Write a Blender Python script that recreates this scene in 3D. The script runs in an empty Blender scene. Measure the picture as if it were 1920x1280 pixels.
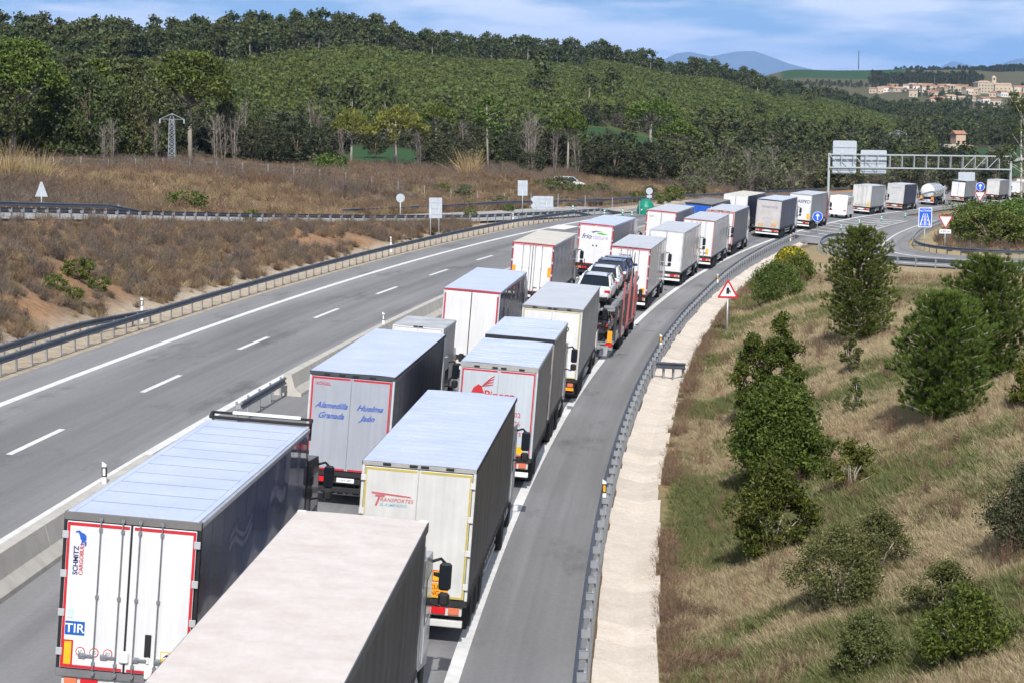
import bpy, bmesh, math, random
import numpy as np
from mathutils import Matrix, Vector

# ------------------------------------------------------------------ camera, sky, sun, exposure
sc = bpy.context.scene
COL = sc.collection
rng = np.random.default_rng(7)
random.seed(7)
ZC = 12.0                                   # camera height over the datum (metres)

cd = bpy.data.cameras.new("camera")
cd.sensor_width = 36.0
cd.lens = 4137.27 / 1920 * 36.0
cd.clip_start = 0.5
cd.clip_end = 60000
cam = bpy.data.objects.new("camera", cd)
COL.objects.link(cam)
_p, _r = 0.0999357, math.radians(0.7)
_fw = Vector((0, math.cos(_p), -math.sin(_p)))
_rt = Vector((1, 0, 0)); _up = _rt.cross(_fw)
_rt2 = _rt * math.cos(_r) + _up * math.sin(_r)
_up2 = -_rt * math.sin(_r) + _up * math.cos(_r)
cam.matrix_world = Matrix(((_rt2.x, _up2.x, -_fw.x, 0), (_rt2.y, _up2.y, -_fw.y, 0), (_rt2.z, _up2.z, -_fw.z, ZC), (0, 0, 0, 1)))
sc.camera = cam

SUN_EL, SUN_AZ = math.radians(41), math.radians(-1.5)    # shadows fall along +Y, turned by SUN_AZ to the right
sun_d = bpy.data.lights.new("sun", 'SUN')
sun_d.energy = 4.3
sun_d.angle = math.radians(0.53)
sun_d.color = (1.0, 0.965, 0.915)
sun = bpy.data.objects.new("sun", sun_d)
COL.objects.link(sun)
_sd = Vector((math.sin(SUN_AZ) * math.cos(SUN_EL), math.cos(SUN_AZ) * math.cos(SUN_EL), -math.sin(SUN_EL)))
sun.rotation_euler = _sd.to_track_quat('-Z', 'Y').to_euler()
sun.location = (0, -50, 80)

world = bpy.data.worlds.new("World")
sc.world = world
world.use_nodes = True
_nt = world.node_tree
for n in list(_nt.nodes): _nt.nodes.remove(n)
def _n(t, **k):
    n = _nt.nodes.new(t)
    for a, b in k.items(): setattr(n, a, b)
    return n
_sky = _n('ShaderNodeTexSky', sky_type='NISHITA', sun_disc=False)
_sky.sun_elevation = SUN_EL
_sky.sun_rotation = math.pi + SUN_AZ
_sky.altitude = 150; _sky.air_density = 1.0; _sky.dust_density = 0.1; _sky.ozone_density = 2.5
_lift = _n('ShaderNodeVectorMath', operation='ADD'); _lift.inputs[1].default_value = (0, 0, .10)      # the low sky is as clear and blue as it is higher up
_tc = _n('ShaderNodeTexCoord')
_mp = _n('ShaderNodeMapping'); _mp.inputs['Scale'].default_value = (7.0, 7.0, 42.0); _mp.inputs['Location'].default_value = (.35, .2, -.25)
_nz = _n('ShaderNodeTexNoise'); _nz.inputs['Scale'].default_value = 1.25; _nz.inputs['Detail'].default_value = 9; _nz.inputs['Roughness'].default_value = .55
_cr = _n('ShaderNodeValToRGB')
_cr.color_ramp.elements[0].position = .43; _cr.color_ramp.elements[0].color = (0, 0, 0, 1)
_cr.color_ramp.elements[1].position = .60; _cr.color_ramp.elements[1].color = (1, 1, 1, 1)
_mx = _n('ShaderNodeMixRGB'); _mx.inputs[2].default_value = (11.0, 11.3, 12.0, 1)
_ml = _n('ShaderNodeMath', operation='MULTIPLY'); _ml.inputs[1].default_value = .92
_bg = _n('ShaderNodeBackground'); _bg.inputs['Strength'].default_value = .086
_ou = _n('ShaderNodeOutputWorld')
L_ = _nt.links.new
L_(_tc.outputs['Generated'], _lift.inputs[0]); L_(_lift.outputs[0], _sky.inputs['Vector']); L_(_tc.outputs['Generated'], _mp.inputs['Vector']); L_(_mp.outputs[0], _nz.inputs['Vector']); L_(_nz.outputs['Fac'], _cr.inputs[0])
L_(_cr.outputs[0], _ml.inputs[0]); L_(_ml.outputs[0], _mx.inputs[0]); L_(_sky.outputs[0], _mx.inputs[1]); L_(_mx.outputs[0], _bg.inputs['Color']); L_(_bg.outputs[0], _ou.inputs[0])

vs = sc.view_settings
vs.view_transform = 'Standard'; vs.look = 'None'; vs.gamma = 1.0; vs.exposure = 0.28
try: vs.use_curve_mapping = False
except Exception: pass
sc.render.engine = 'CYCLES'
sc.cycles.use_denoising = True
sc.cycles.max_bounces = 4
sc.cycles.diffuse_bounces = 2
sc.cycles.glossy_bounces = 2
sc.cycles.use_adaptive_sampling = True
sc.cycles.adaptive_threshold = .03
sc.cycles.transmission_bounces = 2
sc.cycles.transparent_max_bounces = 6
sc.cycles.volume_bounces = 0

# ------------------------------------------------------------------ the road's own geometry (metres)
_c = [-0.2489976, 0.0724495, 0.4765084, 0.0369555, -0.0024624, -0.0012032]
_b = [0.0615728, 0.0096010, -0.0013563]
_g = [-1.6665264, 0.9727184, -0.1449775, -0.0151719]
_H = 11.056416
def _poly(y):
    u = y / 100.0
    return 10 * sum(_c[i] * u ** i for i in range(6))
_X300 = _poly(300.0)
_TH = math.tan(math.radians(17.8))
def XC(y):                                  # x of the right-hand edge line
    y = np.asarray(y, float); yc = np.minimum(y, 300.0); e = np.maximum(y - 300.0, 0)
    return _poly(yc) + e * _TH + e * e * .00022
def HD(y):
    y = np.asarray(y, float)
    return np.arctan(XC(y + .5) - XC(y - .5))
def ZE(y):
    y = np.asarray(y, float); u = np.clip(y, 0, 300) / 100.0
    z = -_H + _g[0] * u + _g[1] * u ** 2 + _g[2] * u ** 3 + _g[3] * u ** 4
    return z - .0165 * np.maximum(y - 300, 0) + ZC
def BK(y):
    u = np.clip(y, 0, 300) / 100.0
    return _b[0] + _b[1] * u + _b[2] * u * u
def TT(x, y): return (x - XC(y)) * np.cos(HD(y))
def S(x, y): return ZE(y) - BK(y) * TT(x, y)
def RP(y, t, dz=0.0):                       # point of the road surface
    x = float(XC(y) + t / np.cos(HD(y)))
    return Vector((x, float(y), float(S(x, y)) + dz))

# ------------------------------------------------------------------ materials
MATS = {}
def pmat(name, col, rough=.6, metal=0.0, var=.12, scale=3.0, bump=0.0, bscale=40.0, spec=.4, col2=None, emit=None, coat=0.0, trans=0.0, rand=0.0, detail=4, streak=0.0):
    if name in MATS: return MATS[name]
    m = bpy.data.materials.new(name); m.use_nodes = True
    nt = m.node_tree; b = nt.nodes['Principled BSDF']
    b.inputs['Roughness'].default_value = rough
    b.inputs['Metallic'].default_value = metal
    b.inputs['Specular IOR Level'].default_value = spec
    if coat: b.inputs['Coat Weight'].default_value = coat
    N = nt.nodes.new; K = nt.links.new
    tc = N('ShaderNodeTexCoord')
    nz = N('ShaderNodeTexNoise'); nz.inputs['Scale'].default_value = scale; nz.inputs['Detail'].default_value = detail; nz.inputs['Roughness'].default_value = .6
    K(tc.outputs['Object'], nz.inputs['Vector'])
    rp = N('ShaderNodeValToRGB'); rp.color_ramp.elements[0].position = .3; rp.color_ramp.elements[1].position = .7
    c2 = col2 or tuple(c * (1 - var) for c in col)
    c1 = col if col2 else tuple(min(1, c * (1 + var * .6)) for c in col)
    rp.color_ramp.elements[0].color = (*c2, 1); rp.color_ramp.elements[1].color = (*c1, 1)
    K(nz.outputs['Fac'], rp.inputs[0])
    out = rp.outputs[0]
    if streak:
        sm = N('ShaderNodeMapping'); sm.inputs['Scale'].default_value = (9, 5, .45); K(tc.outputs['Object'], sm.inputs['Vector'])
        sn = N('ShaderNodeTexNoise'); sn.inputs['Scale'].default_value = 1.0; sn.inputs['Detail'].default_value = 6; sn.inputs['Roughness'].default_value = .65; K(sm.outputs[0], sn.inputs['Vector'])
        sr_ = N('ShaderNodeMapRange'); sr_.inputs['From Min'].default_value = .38; sr_.inputs['From Max'].default_value = .62; sr_.inputs['To Min'].default_value = 1 - streak; sr_.inputs['To Max'].default_value = 1 + streak * .3
        sh = N('ShaderNodeHueSaturation'); K(sn.outputs['Fac'], sr_.inputs['Value']); K(sr_.outputs[0], sh.inputs['Value']); K(out, sh.inputs['Color']); out = sh.outputs[0]
    if rand:
        oi = N('ShaderNodeObjectInfo'); hs = N('ShaderNodeHueSaturation')
        mr = N('ShaderNodeMapRange'); mr.inputs['To Min'].default_value = 1 - rand; mr.inputs['To Max'].default_value = 1 + rand
        K(oi.outputs['Random'], mr.inputs['Value']); K(mr.outputs[0], hs.inputs['Value']); K(out, hs.inputs['Color']); out = hs.outputs[0]
    K(out, b.inputs['Base Color'])
    if bump:
        n2 = N('ShaderNodeTexNoise'); n2.inputs['Scale'].default_value = bscale; n2.inputs['Detail'].default_value = 3
        K(tc.outputs['Object'], n2.inputs['Vector'])
        bp = N('ShaderNodeBump'); bp.inputs['Strength'].default_value = bump; bp.inputs['Distance'].default_value = .02
        K(n2.outputs['Fac'], bp.inputs['Height']); K(bp.outputs[0], b.inputs['Normal'])
    if emit:
        b.inputs['Emission Color'].default_value = (*emit[:3], 1); b.inputs['Emission Strength'].default_value = emit[3]
    MATS[name] = m
    return m

def leafmat(name, dark, light, rough=.6, trans=.25, hue=.02, obj_rand=.15, spec=.25):
    """foliage: colour varies from leaf to leaf and plant to plant, with some light passing through"""
    if name in MATS: return MATS[name]
    m = bpy.data.materials.new(name); m.use_nodes = True
    nt = m.node_tree; b = nt.nodes['Principled BSDF']; N = nt.nodes.new; K = nt.links.new
    b.inputs['Roughness'].default_value = rough; b.inputs['Specular IOR Level'].default_value = spec
    ge = N('ShaderNodeNewGeometry')
    rp = N('ShaderNodeValToRGB'); rp.color_ramp.elements[0].color = (*dark, 1); rp.color_ramp.elements[1].color = (*light, 1)
    K(ge.outputs['Random Per Island'], rp.inputs[0])
    oi = N('ShaderNodeObjectInfo'); hs = N('ShaderNodeHueSaturation')
    mr = N('ShaderNodeMapRange'); mr.inputs['To Min'].default_value = 1 - obj_rand; mr.inputs['To Max'].default_value = 1 + obj_rand
    mh = N('ShaderNodeMapRange'); mh.inputs['To Min'].default_value = .5 - hue; mh.inputs['To Max'].default_value = .5 + hue
    ml = N('ShaderNodeMath'); ml.operation = 'MULTIPLY'; ml.inputs[1].default_value = 7.31
    fr = N('ShaderNodeMath'); fr.operation = 'FRACT'
    K(oi.outputs['Random'], ml.inputs[0]); K(ml.outputs[0], fr.inputs[0]); K(fr.outputs[0], mh.inputs['Value'])
    K(oi.outputs['Random'], mr.inputs['Value']); K(mr.outputs[0], hs.inputs['Value']); K(mh.outputs[0], hs.inputs['Hue']); K(rp.outputs[0], hs.inputs['Color'])
    K(hs.outputs[0], b.inputs['Base Color'])
    if trans:
        tb = N('ShaderNodeBsdfTranslucent'); mx = N('ShaderNodeMixShader'); mx.inputs[0].default_value = trans
        K(hs.outputs[0], tb.inputs['Color']); K(b.outputs[0], mx.inputs[1]); K(tb.outputs[0], mx.inputs[2])
        K(mx.outputs[0], nt.nodes['Material Output'].inputs['Surface'])
    MATS[name] = m
    return m

# ------------------------------------------------------------------ objects
def tag(o, label=None, cat=None, group=None, kind=None):
    if label: o['label'] = label
    if cat: o['category'] = cat
    if group: o['group'] = group
    if kind: o['kind'] = kind
    return o
def link(name, me, parent=None, mat=None, loc=None, rot=None):
    o = bpy.data.objects.new(name, me)
    COL.objects.link(o)
    if parent: o.parent = parent
    if mat is not None and me is not None and not me.materials: me.materials.append(mat)
    if loc is not None: o.location = loc
    if rot is not None: o.rotation_euler = rot
    return o
def empty(name, loc=(0, 0, 0), rz=0.0, mw=None):
    o = bpy.data.objects.new(name, None); COL.objects.link(o)
    o.empty_display_size = .2
    if mw is not None: o.matrix_world = mw
    else: o.location = loc; o.rotation_euler = (0, 0, rz)
    return o
def npmesh(name, V, F, smooth=False):
    """mesh from numpy verts (n,3) and faces (m,k)"""
    me = bpy.data.meshes.new(name)
    V = np.asarray(V, np.float32); F = np.asarray(F, np.int32)
    me.vertices.add(len(V)); me.vertices.foreach_set('co', V.ravel())
    k = F.shape[1]
    me.loops.add(F.size); me.loops.foreach_set('vertex_index', F.ravel())
    me.polygons.add(len(F)); me.polygons.foreach_set('loop_start', np.arange(0, F.size, k, dtype=np.int32))
    if smooth: me.polygons.foreach_set('use_smooth', np.ones(len(F), bool))
    me.update(calc_edges=True)
    return me
def gridmesh(name, P, smooth=True):
    """P (n,m,3) grid of points"""
    n, m = P.shape[:2]
    i = np.arange(n * m).reshape(n, m)
    F = np.stack([i[:-1, :-1], i[:-1, 1:], i[1:, 1:], i[1:, :-1]], -1).reshape(-1, 4)
    return npmesh(name, P.reshape(-1, 3), F, smooth)

class MB:
    """collects simple solids; build() links them as one mesh"""
    def __init__(s): s.v = []; s.f = []; s.n = 0
    def add(s, V, F):
        s.v.extend(tuple(p) for p in V); s.f.extend(tuple(i + s.n for i in f) for f in F); s.n = len(s.v); return s
    def box(s, x0, x1, y0, y1, z0, z1, bev=0.0, m=None):
        if bev:
            b = min(bev, abs(x1 - x0) * .45, abs(y1 - y0) * .45, abs(z1 - z0) * .45)
            bm = bmesh.new(); bmesh.ops.create_cube(bm, size=1)
            for v in bm.verts: v.co = Vector(((x0 + x1) / 2 + v.co.x * (x1 - x0), (y0 + y1) / 2 + v.co.y * (y1 - y0), (z0 + z1) / 2 + v.co.z * (z1 - z0)))
            bmesh.ops.bevel(bm, geom=bm.edges[:], offset=b, segments=1, affect='EDGES', profile=.5)
            bm.verts.index_update()
            V = [v.co[:] for v in bm.verts]; F = [[v.index for v in f.verts] for f in bm.faces]; bm.free()
        else:
            V = [(x, y, z) for z in (z0, z1) for y in (y0, y1) for x in (x0, x1)]
            F = [(0, 2, 3, 1), (4, 5, 7, 6), (0, 1, 5, 4), (2, 6, 7, 3), (0, 4, 6, 2), (1, 3, 7, 5)]
        if m is not None: V = [m @ Vector(p) for p in V]
        return s.add(V, F)
    def bar(s, a, b, w, h=None, up=(0, 0, 1)):
        a = Vector(a); b = Vector(b); d = (b - a).normalized(); u = Vector(up)
        if abs(d.dot(u)) > .98: u = Vector((1, 0, 0))
        x = d.cross(u).normalized(); z = x.cross(d); h = h or w
        V = [p + x * (i * w / 2) + z * (j * h / 2) for p in (a, b) for j in (-1, 1) for i in (-1, 1)]
        return s.add(V, [(0, 2, 3, 1), (4, 5, 7, 6), (0, 1, 5, 4), (2, 6, 7, 3), (0, 4, 6, 2), (1, 3, 7, 5)])
    def tube(s, pts, r, n=6, caps=True):
        pts = [Vector(p) for p in pts]; k = len(pts)
        rs = r if isinstance(r, (list, tuple)) else [r] * k
        V = []; 
        x = None
        for i, p in enumerate(pts):
            d = (pts[min(i + 1, k - 1)] - pts[max(i - 1, 0)]).normalized()
            if x is None:
                x = d.cross(Vector((0, 0, 1)))
                if x.length < .05: x = d.cross(Vector((1, 0, 0)))
            x = (x - d * x.dot(d)).normalized(); y = d.cross(x)
            for j in range(n):
                a = 2 * math.pi * j / n
                V.append(p + (x * math.cos(a) + y * math.sin(a)) * rs[i])
        F = [(i * n + j, i * n + (j + 1) % n, (i + 1) * n + (j + 1) % n, (i + 1) * n + j) for i in range(k - 1) for j in range(n)]
        if caps: F += [tuple(range(n))[::-1], tuple((k - 1) * n + j for j in range(n))]
        return s.add(V, F)
    def lathe(s, prof, n=20, axis='z', c=(0, 0, 0)):
        """prof: (radius, along-axis) list"""
        V = []
        for (r, h) in prof:
            for j in range(n):
                a = 2 * math.pi * j / n; p = (r * math.cos(a), r * math.sin(a), h)
                if axis == 'x': p = (p[2], p[0], p[1])
                if axis == 'y': p = (p[1], p[2], p[0])
                V.append((p[0] + c[0], p[1] + c[1], p[2] + c[2]))
        k = len(prof)
        F = [(i * n + j, i * n + (j + 1) % n, (i + 1) * n + (j + 1) % n, (i + 1) * n + j) for i in range(k - 1) for j in range(n)]
        F += [tuple(range(n))[::-1], tuple((k - 1) * n + j for j in range(n))]
        return s.add(V, F)
    def prism(s, poly, h0, h1, plane='xz'):
        """poly of 2-D points extruded between h0 and h1 along the third axis"""
        f = {'xz': lambda a, b, h: (a, h, b), 'yz': lambda a, b, h: (h, a, b), 'xy': lambda a, b, h: (a, b, h)}[plane]
        n = len(poly); V = [f(a, b, h) for h in (h0, h1) for a, b in poly]
        F = [tuple(range(n))[::-1], tuple(range(n, 2 * n))] + [(i, (i + 1) % n, n + (i + 1) % n, n + i) for i in range(n)]
        return s.add(V, F)
    def mesh(s, name, smooth=False, fix=True):
        me = bpy.data.meshes.new(name)
        me.from_pydata([tuple(p) for p in s.v], [], s.f)
        if fix:
            bm = bmesh.new(); bm.from_mesh(me); bmesh.ops.recalc_face_normals(bm, faces=bm.faces); bm.to_mesh(me); bm.free()
        if smooth: me.polygons.foreach_set('use_smooth', np.ones(len(me.polygons), bool))
        me.update()
        return me
    def build(s, name, mat, parent=None, smooth=False, loc=None, rot=None):
        return link(name, s.mesh(name, smooth), parent, mat, loc, rot)

_txt = {}
def text(body, size, mat, parent, m, name='lettering', bold=0.0, shear=0.0, align='LEFT', squash=1.0, spacing=1.0):
    """flat lettering: drawn in the local XY plane, m = 4x4 matrix to the parent's space"""
    key = (body, bold, shear, align, spacing)
    if key not in _txt:
        cu = bpy.data.curves.new('lettering', 'FONT'); cu.body = body; cu.size = 1.0; cu.offset = bold; cu.shear = shear
        cu.align_x = align; cu.fill_mode = 'FRONT'; cu.resolution_u = 3; cu.space_character = spacing
        o = bpy.data.objects.new('lettering', cu); COL.objects.link(o)
        bpy.context.view_layer.update()
        dg = bpy.context.evaluated_depsgraph_get()
        me = bpy.data.meshes.new_from_object(o.evaluated_get(dg))
        bpy.data.objects.remove(o); bpy.data.curves.remove(cu)
        _txt[key] = me
    me = _txt[key].copy(); me.materials.clear()
    o = link(name, me, parent, mat)
    o.matrix_local = m @ Matrix.Diagonal((size * squash, size, size, 1))
    return o

def copy_tree(o, parent=None):
    c = o.copy(); COL.objects.link(c); c.parent = parent
    for ch in o.children: copy_tree(ch, c)
    return c

# value noise used for the shape of the ground
_tab = rng.random((64, 64))
def vnoise(x, y, s):
    x = np.asarray(x) / s; y = np.asarray(y) / s
    xi = np.floor(x).astype(int); yi = np.floor(y).astype(int); fx = x - xi; fy = y - yi
    fx = fx * fx * (3 - 2 * fx); fy = fy * fy * (3 - 2 * fy)
    a = _tab[xi % 64, yi % 64]; b = _tab[(xi + 1) % 64, yi % 64]; c = _tab[xi % 64, (yi + 1) % 64]; d = _tab[(xi + 1) % 64, (yi + 1) % 64]
    return (a * (1 - fx) + b * fx) * (1 - fy) + (c * (1 - fx) + d * fx) * fy
def sstep(a, b, x):
    t = np.clip((x - a) / (b - a), 0, 1); return t * t * (3 - 2 * t)

# ------------------------------------------------------------------ the lie of the land
_RY = np.array([0, 60, 95, 115, 130, 143, 157, 176, 192, 213, 234, 250, 262])
_RX = np.array([-31, -32, -32, -31.5, -30.2, -28, -25, -19.6, -12.1, -3.1, 5.5, 12, 17])
_RZ = np.array([8.6, 8.0, 7.0, 6.4, 5.8, 5.2, 4.5, 3.6, 2.9, 2.15, 1.75, 1.6, 1.5])
def RX(y): return np.interp(y, _RY, _RX)            # near edge of the slip road on the left
def RZ(y): return np.interp(y, _RY, _RZ)
_tu = (np.array([-900, -400, 0, 300, 600, 900, 1100, 1300, 1500, 1700, 1920, 2400, 3000]) - 960) / 4137.0
_ty = np.array([20, 60, 150, 250, 330, 420, 520, 650, 760, 900, 1150, 1400, 1700, 2200, 2500, 3000, 4000, 6000])
_tz = np.array([
 [-4, -4, -4.5, -5, -6, -8, -11, -12, -12, -12, -12, -12, -12],
 [-4, -4, -4.5, -5, -6, -8, -11, -12, -12, -12, -12, -12, -12],
 [-5.5, -5.5, -5.5, -6, -7, -9, -10, -11, -12, -12.4, -12.4, -12.4, -12.4],
 [-6.6, -6.6, -6.6, -6.8, -7.6, -9, -10, -11.5, -12.4, -12.9, -12.9, -12.5, -12.5],
 [-7, -7, -7, -7.1, -8.3, -8.8, -9.6, -11, -13, -13.4, -13.5, -13, -13],
 [-4, -4, -4, -5, -7, -7.5, -8.2, -10, -14, -15, -15, -14, -14],
 [0, 0, 0, -1, -2.5, -4.5, -4.5, -8.5, -12, -16, -15.5, -14, -14],
 [8, 8, 8, 7, 8, 2, 0, -5, -10, -15, -14, -13, -13],
 [15, 15, 16, 14, 18, 9, 5, 1, -7, -13, -12, -10, -10],
 [20, 20, 21, 25, 29, 19, 12, 7, -1, -10, -9, -6, -6],
 [18, 18, 19, 22, 26, 28, 25, 16, 5, -6, -5, -2, -2],
 [15, 15, 16, 18, 22, 26, 28, 23, 10, -3, -1, 2, 2],
 [12, 12, 12, 15, 18, 22, 24, 22, 11.5, 1, 5, 8, 8],
 [12, 12, 12, 12, 12, 17, 17, 18, 26, 29, 22, 20, 20],
 [15, 15, 15, 15, 15, 20, 22, 25, 40, 40, 42, 42, 42],
 [25, 25, 25, 25, 25, 30, 34, 42, 72, 74, 72, 80, 80],
 [30, 30, 30, 30, 30, 35, 38, 45, 60, 83, 97, 102, 102],
 [10, 10, 10, 10, 10, 10, 10, 10, 20, 30, 40, 40, 40]], float) + ZC
def far_z(x, y):
    u = x / np.maximum(y, 15.0)
    iu = np.clip(np.searchsorted(_tu, u) - 1, 0, len(_tu) - 2); fu = np.clip((u - _tu[iu]) / (_tu[iu + 1] - _tu[iu]), 0, 1); fu = fu * fu * (3 - 2 * fu)
    iy = np.clip(np.searchsorted(_ty, y) - 1, 0, len(_ty) - 2); fy = np.clip((y - _ty[iy]) / (_ty[iy + 1] - _ty[iy]), 0, 1)
    a = _tz[iy, iu] * (1 - fu) + _tz[iy, iu + 1] * fu
    b = _tz[iy + 1, iu] * (1 - fu) + _tz[iy + 1, iu + 1] * fu
    return a * (1 - fy) + b * fy
def terrain(x, y):
    x = np.asarray(x, float); y = np.asarray(y, float)
    t = TT(x, y); ze = ZE(y); bk = BK(y)
    F = far_z(x, y) + (vnoise(x, y, 23) - .5) * .7 + (vnoise(x + 9, y, 90) - .5) * np.clip((y - 350) / 150, 0, 1) * 5
    # right of the carriageway: cut slope that dies out where the loop road comes in
    crest = np.interp(y, [0, 70, 100, 150, 176], [6.5, 6.2, 4.4, 1.5, 0.0])
    h = np.maximum(.5 * (t - 5.2), 0); h = h * np.minimum(1, np.maximum(t - 5.2, 0) / 3 + .35)
    hb = crest * (1 - np.exp(-(h / np.maximum(crest, .01)) ** 1.6)) ** .8
    bump = (vnoise(x, y, 2.3) - .5) * .22 + (vnoise(x + 31, y, 6) - .5) * .35
    right = ze - bk * np.minimum(t, 6) - .1 + hb + bump * sstep(4.8, 7, t) * np.where(y < 178, 1, .25)
    right = right * (1 - sstep(14, 45, t) * sstep(215, 260, y)) + F * sstep(14, 45, t) * sstep(215, 260, y)
    # left: gravel verge, earth bank up to the slip road, the slip road, then rough land
    road = S(x, y) - .12
    xl = XC(y) - 24.3 / np.cos(HD(y)); xr = RX(y) + .8
    w = np.maximum(xl - xr, .5)
    f = np.clip((xl - x) / w, 0, 1)
    zb = S(xl, y) - .1
    f2 = np.clip(f * 1.18, 0, 1); f2 = f2 * .75 + .25 * f2 * f2 * (3 - 2 * f2)
    bank = zb + (RZ(y) - .15 - zb) * f2 + ((vnoise(x, y, 3.1) - .5) * .5 + (vnoise(x, y + 50, 1.1) - .5) * .25) * np.sin(np.pi * f)
    dr = RX(y) - x
    ramp = RZ(y) - .15 + .047 * np.clip(dr, 0, 9)
    k = sstep(10.5, 42, dr)
    beyond = ramp * (1 - k) + F * k + (vnoise(x, y, 4.7) - .5) * .5 * sstep(10, 14, dr)
    left = np.where(dr > 0, beyond, np.where(xl > xr + .5, bank, road))
    kk = sstep(248, 300, y) * sstep(-24, -40, t)
    left = left * (1 - kk) + F * kk
    z = np.where(t < -24.3 if False else (x < xl), left, np.where(t > 4.6, right, road))
    kf = sstep(440, 520, y)
    return z * (1 - kf) + F * kf

# ------------------------------------------------------------------ ground sheet
def mk_ground():
    ys = [14.0]
    while ys[-1] < 6000: ys.append(ys[-1] + max(.42, ys[-1] * .0085))
    ys = np.array(ys); us = np.linspace(-.46, .46, 400)
    Y = np.repeat(ys[:, None], len(us), 1); X = us[None, :] * Y + 0 * Y
    wide = np.clip((60 - Y) / 46, 0, 1) * 18          # close to the viewer the sheet stays wide
    X = X + us[None, :] / .46 * wide
    Z = terrain(X, Y)
    me = gridmesh('ground', np.stack([X, Y, Z], -1))
    t = TT(X, Y); dr = RX(Y) - X
    # soil colour: what the earth itself is, zone by zone
    def C(*c): return np.array(c)
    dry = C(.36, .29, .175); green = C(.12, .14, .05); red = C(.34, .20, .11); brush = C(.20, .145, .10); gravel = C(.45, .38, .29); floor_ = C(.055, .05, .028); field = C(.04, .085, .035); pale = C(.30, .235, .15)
    col = np.broadcast_to(brush, Z.shape + (3,)).copy()
    def mixin(w, c):
        nonlocal col
        col = col * (1 - w[..., None]) + c * w[..., None]
    n1 = vnoise(X, Y, 5.5); n2 = vnoise(X + 40, Y, 1.7); n3 = vnoise(X, Y + 33, 14)
    r = (t > 4.2) & (Y < 420)
    mixin(r * 1.0, dry)
    mixin(r * sstep(.62, .82, n1 * .7 + n2 * .3) * .6, green)
    mixin(r * sstep(8, 5, t) * .3, green)
    mixin(r * sstep(.6, .8, n3) * .5, C(.34, .22, .12))
    lb = (t < -23) & (dr < 1) & (Y < 300)
    mixin(lb * sstep(.42, .62, n1 * .6 + n2 * .4) * .9, red)
    mixin(lb * sstep(-26.2, -24.4, t), gravel)
    mixin(((t < -21) & (t > -24.6) & (Y < 320)) * .9, gravel)
    pl = (dr > 8) & (Y < 430)
    mixin(pl * sstep(.5, .7, n3) * .6, pale)
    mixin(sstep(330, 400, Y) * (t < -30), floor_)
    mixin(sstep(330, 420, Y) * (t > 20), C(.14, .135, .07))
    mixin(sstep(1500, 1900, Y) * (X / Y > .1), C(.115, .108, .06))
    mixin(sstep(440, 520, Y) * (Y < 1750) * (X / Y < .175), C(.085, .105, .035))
    u = X / Y
    fld = ((u > .025) & (u < .085) & (Y > 455) & (Y < 600)) | ((u > .19) & (u < .24) & (Y > 640) & (Y < 900)) | ((u > -.085) & (u < -.03) & (Y > 385) & (Y < 440)) | ((u > .12) & (u < .175) & (Y > 2750) & (Y < 3200))
    mixin(fld * 1.0, field)
    rc = ((u > .125) & (u < .16) & (Y > 395) & (Y < 450)) | ((u > .19) & (u < .235) & (Y > 430) & (Y < 470))
    mixin(rc * .9, C(.46, .25, .12))
    ca = me.color_attributes.new('soil', 'FLOAT_COLOR', 'POINT')
    ca.data.foreach_set('color', np.concatenate([col, np.ones(Z.shape + (1,))], -1).astype(np.float32).ravel())
    m = bpy.data.materials.new('earth'); m.use_nodes = True
    nt = m.node_tree; b = nt.nodes['Principled BSDF']; N = nt.nodes.new; K = nt.links.new
    b.inputs['Roughness'].default_value = .95; b.inputs['Specular IOR Level'].default_value = .1
    at = N('ShaderNodeAttribute'); at.attribute_name = 'soil'
    tc = N('ShaderNodeTexCoord')
    nz = N('ShaderNodeTexNoise'); nz.inputs['Scale'].default_value = 2.2; nz.inputs['Detail'].default_value = 8; nz.inputs['Roughness'].default_value = .75
    K(tc.outputs['Object'], nz.inputs['Vector'])
    mr = N('ShaderNodeMapRange'); mr.inputs['From Min'].default_value = .3; mr.inputs['From Max'].default_value = .7; mr.inputs['To Min'].default_value = .62; mr.inputs['To Max'].default_value = 1.3
    K(nz.outputs['Fac'], mr.inputs['Value'])
    hs = N('ShaderNodeHueSaturation'); K(at.outputs['Color'], hs.inputs['Color']); K(mr.outputs[0], hs.inputs['Value']); K(hs.outputs[0], b.inputs['Base Color'])
    bp = N('ShaderNodeBump'); bp.inputs['Strength'].default_value = .8; bp.inputs['Distance'].default_value = .12
    K(nz.outputs['Fac'], bp.inputs['Height']); K(bp.outputs[0], b.inputs['Normal'])
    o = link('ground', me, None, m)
    tag(o, kind='structure')
    return o
ground = mk_ground()

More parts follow.
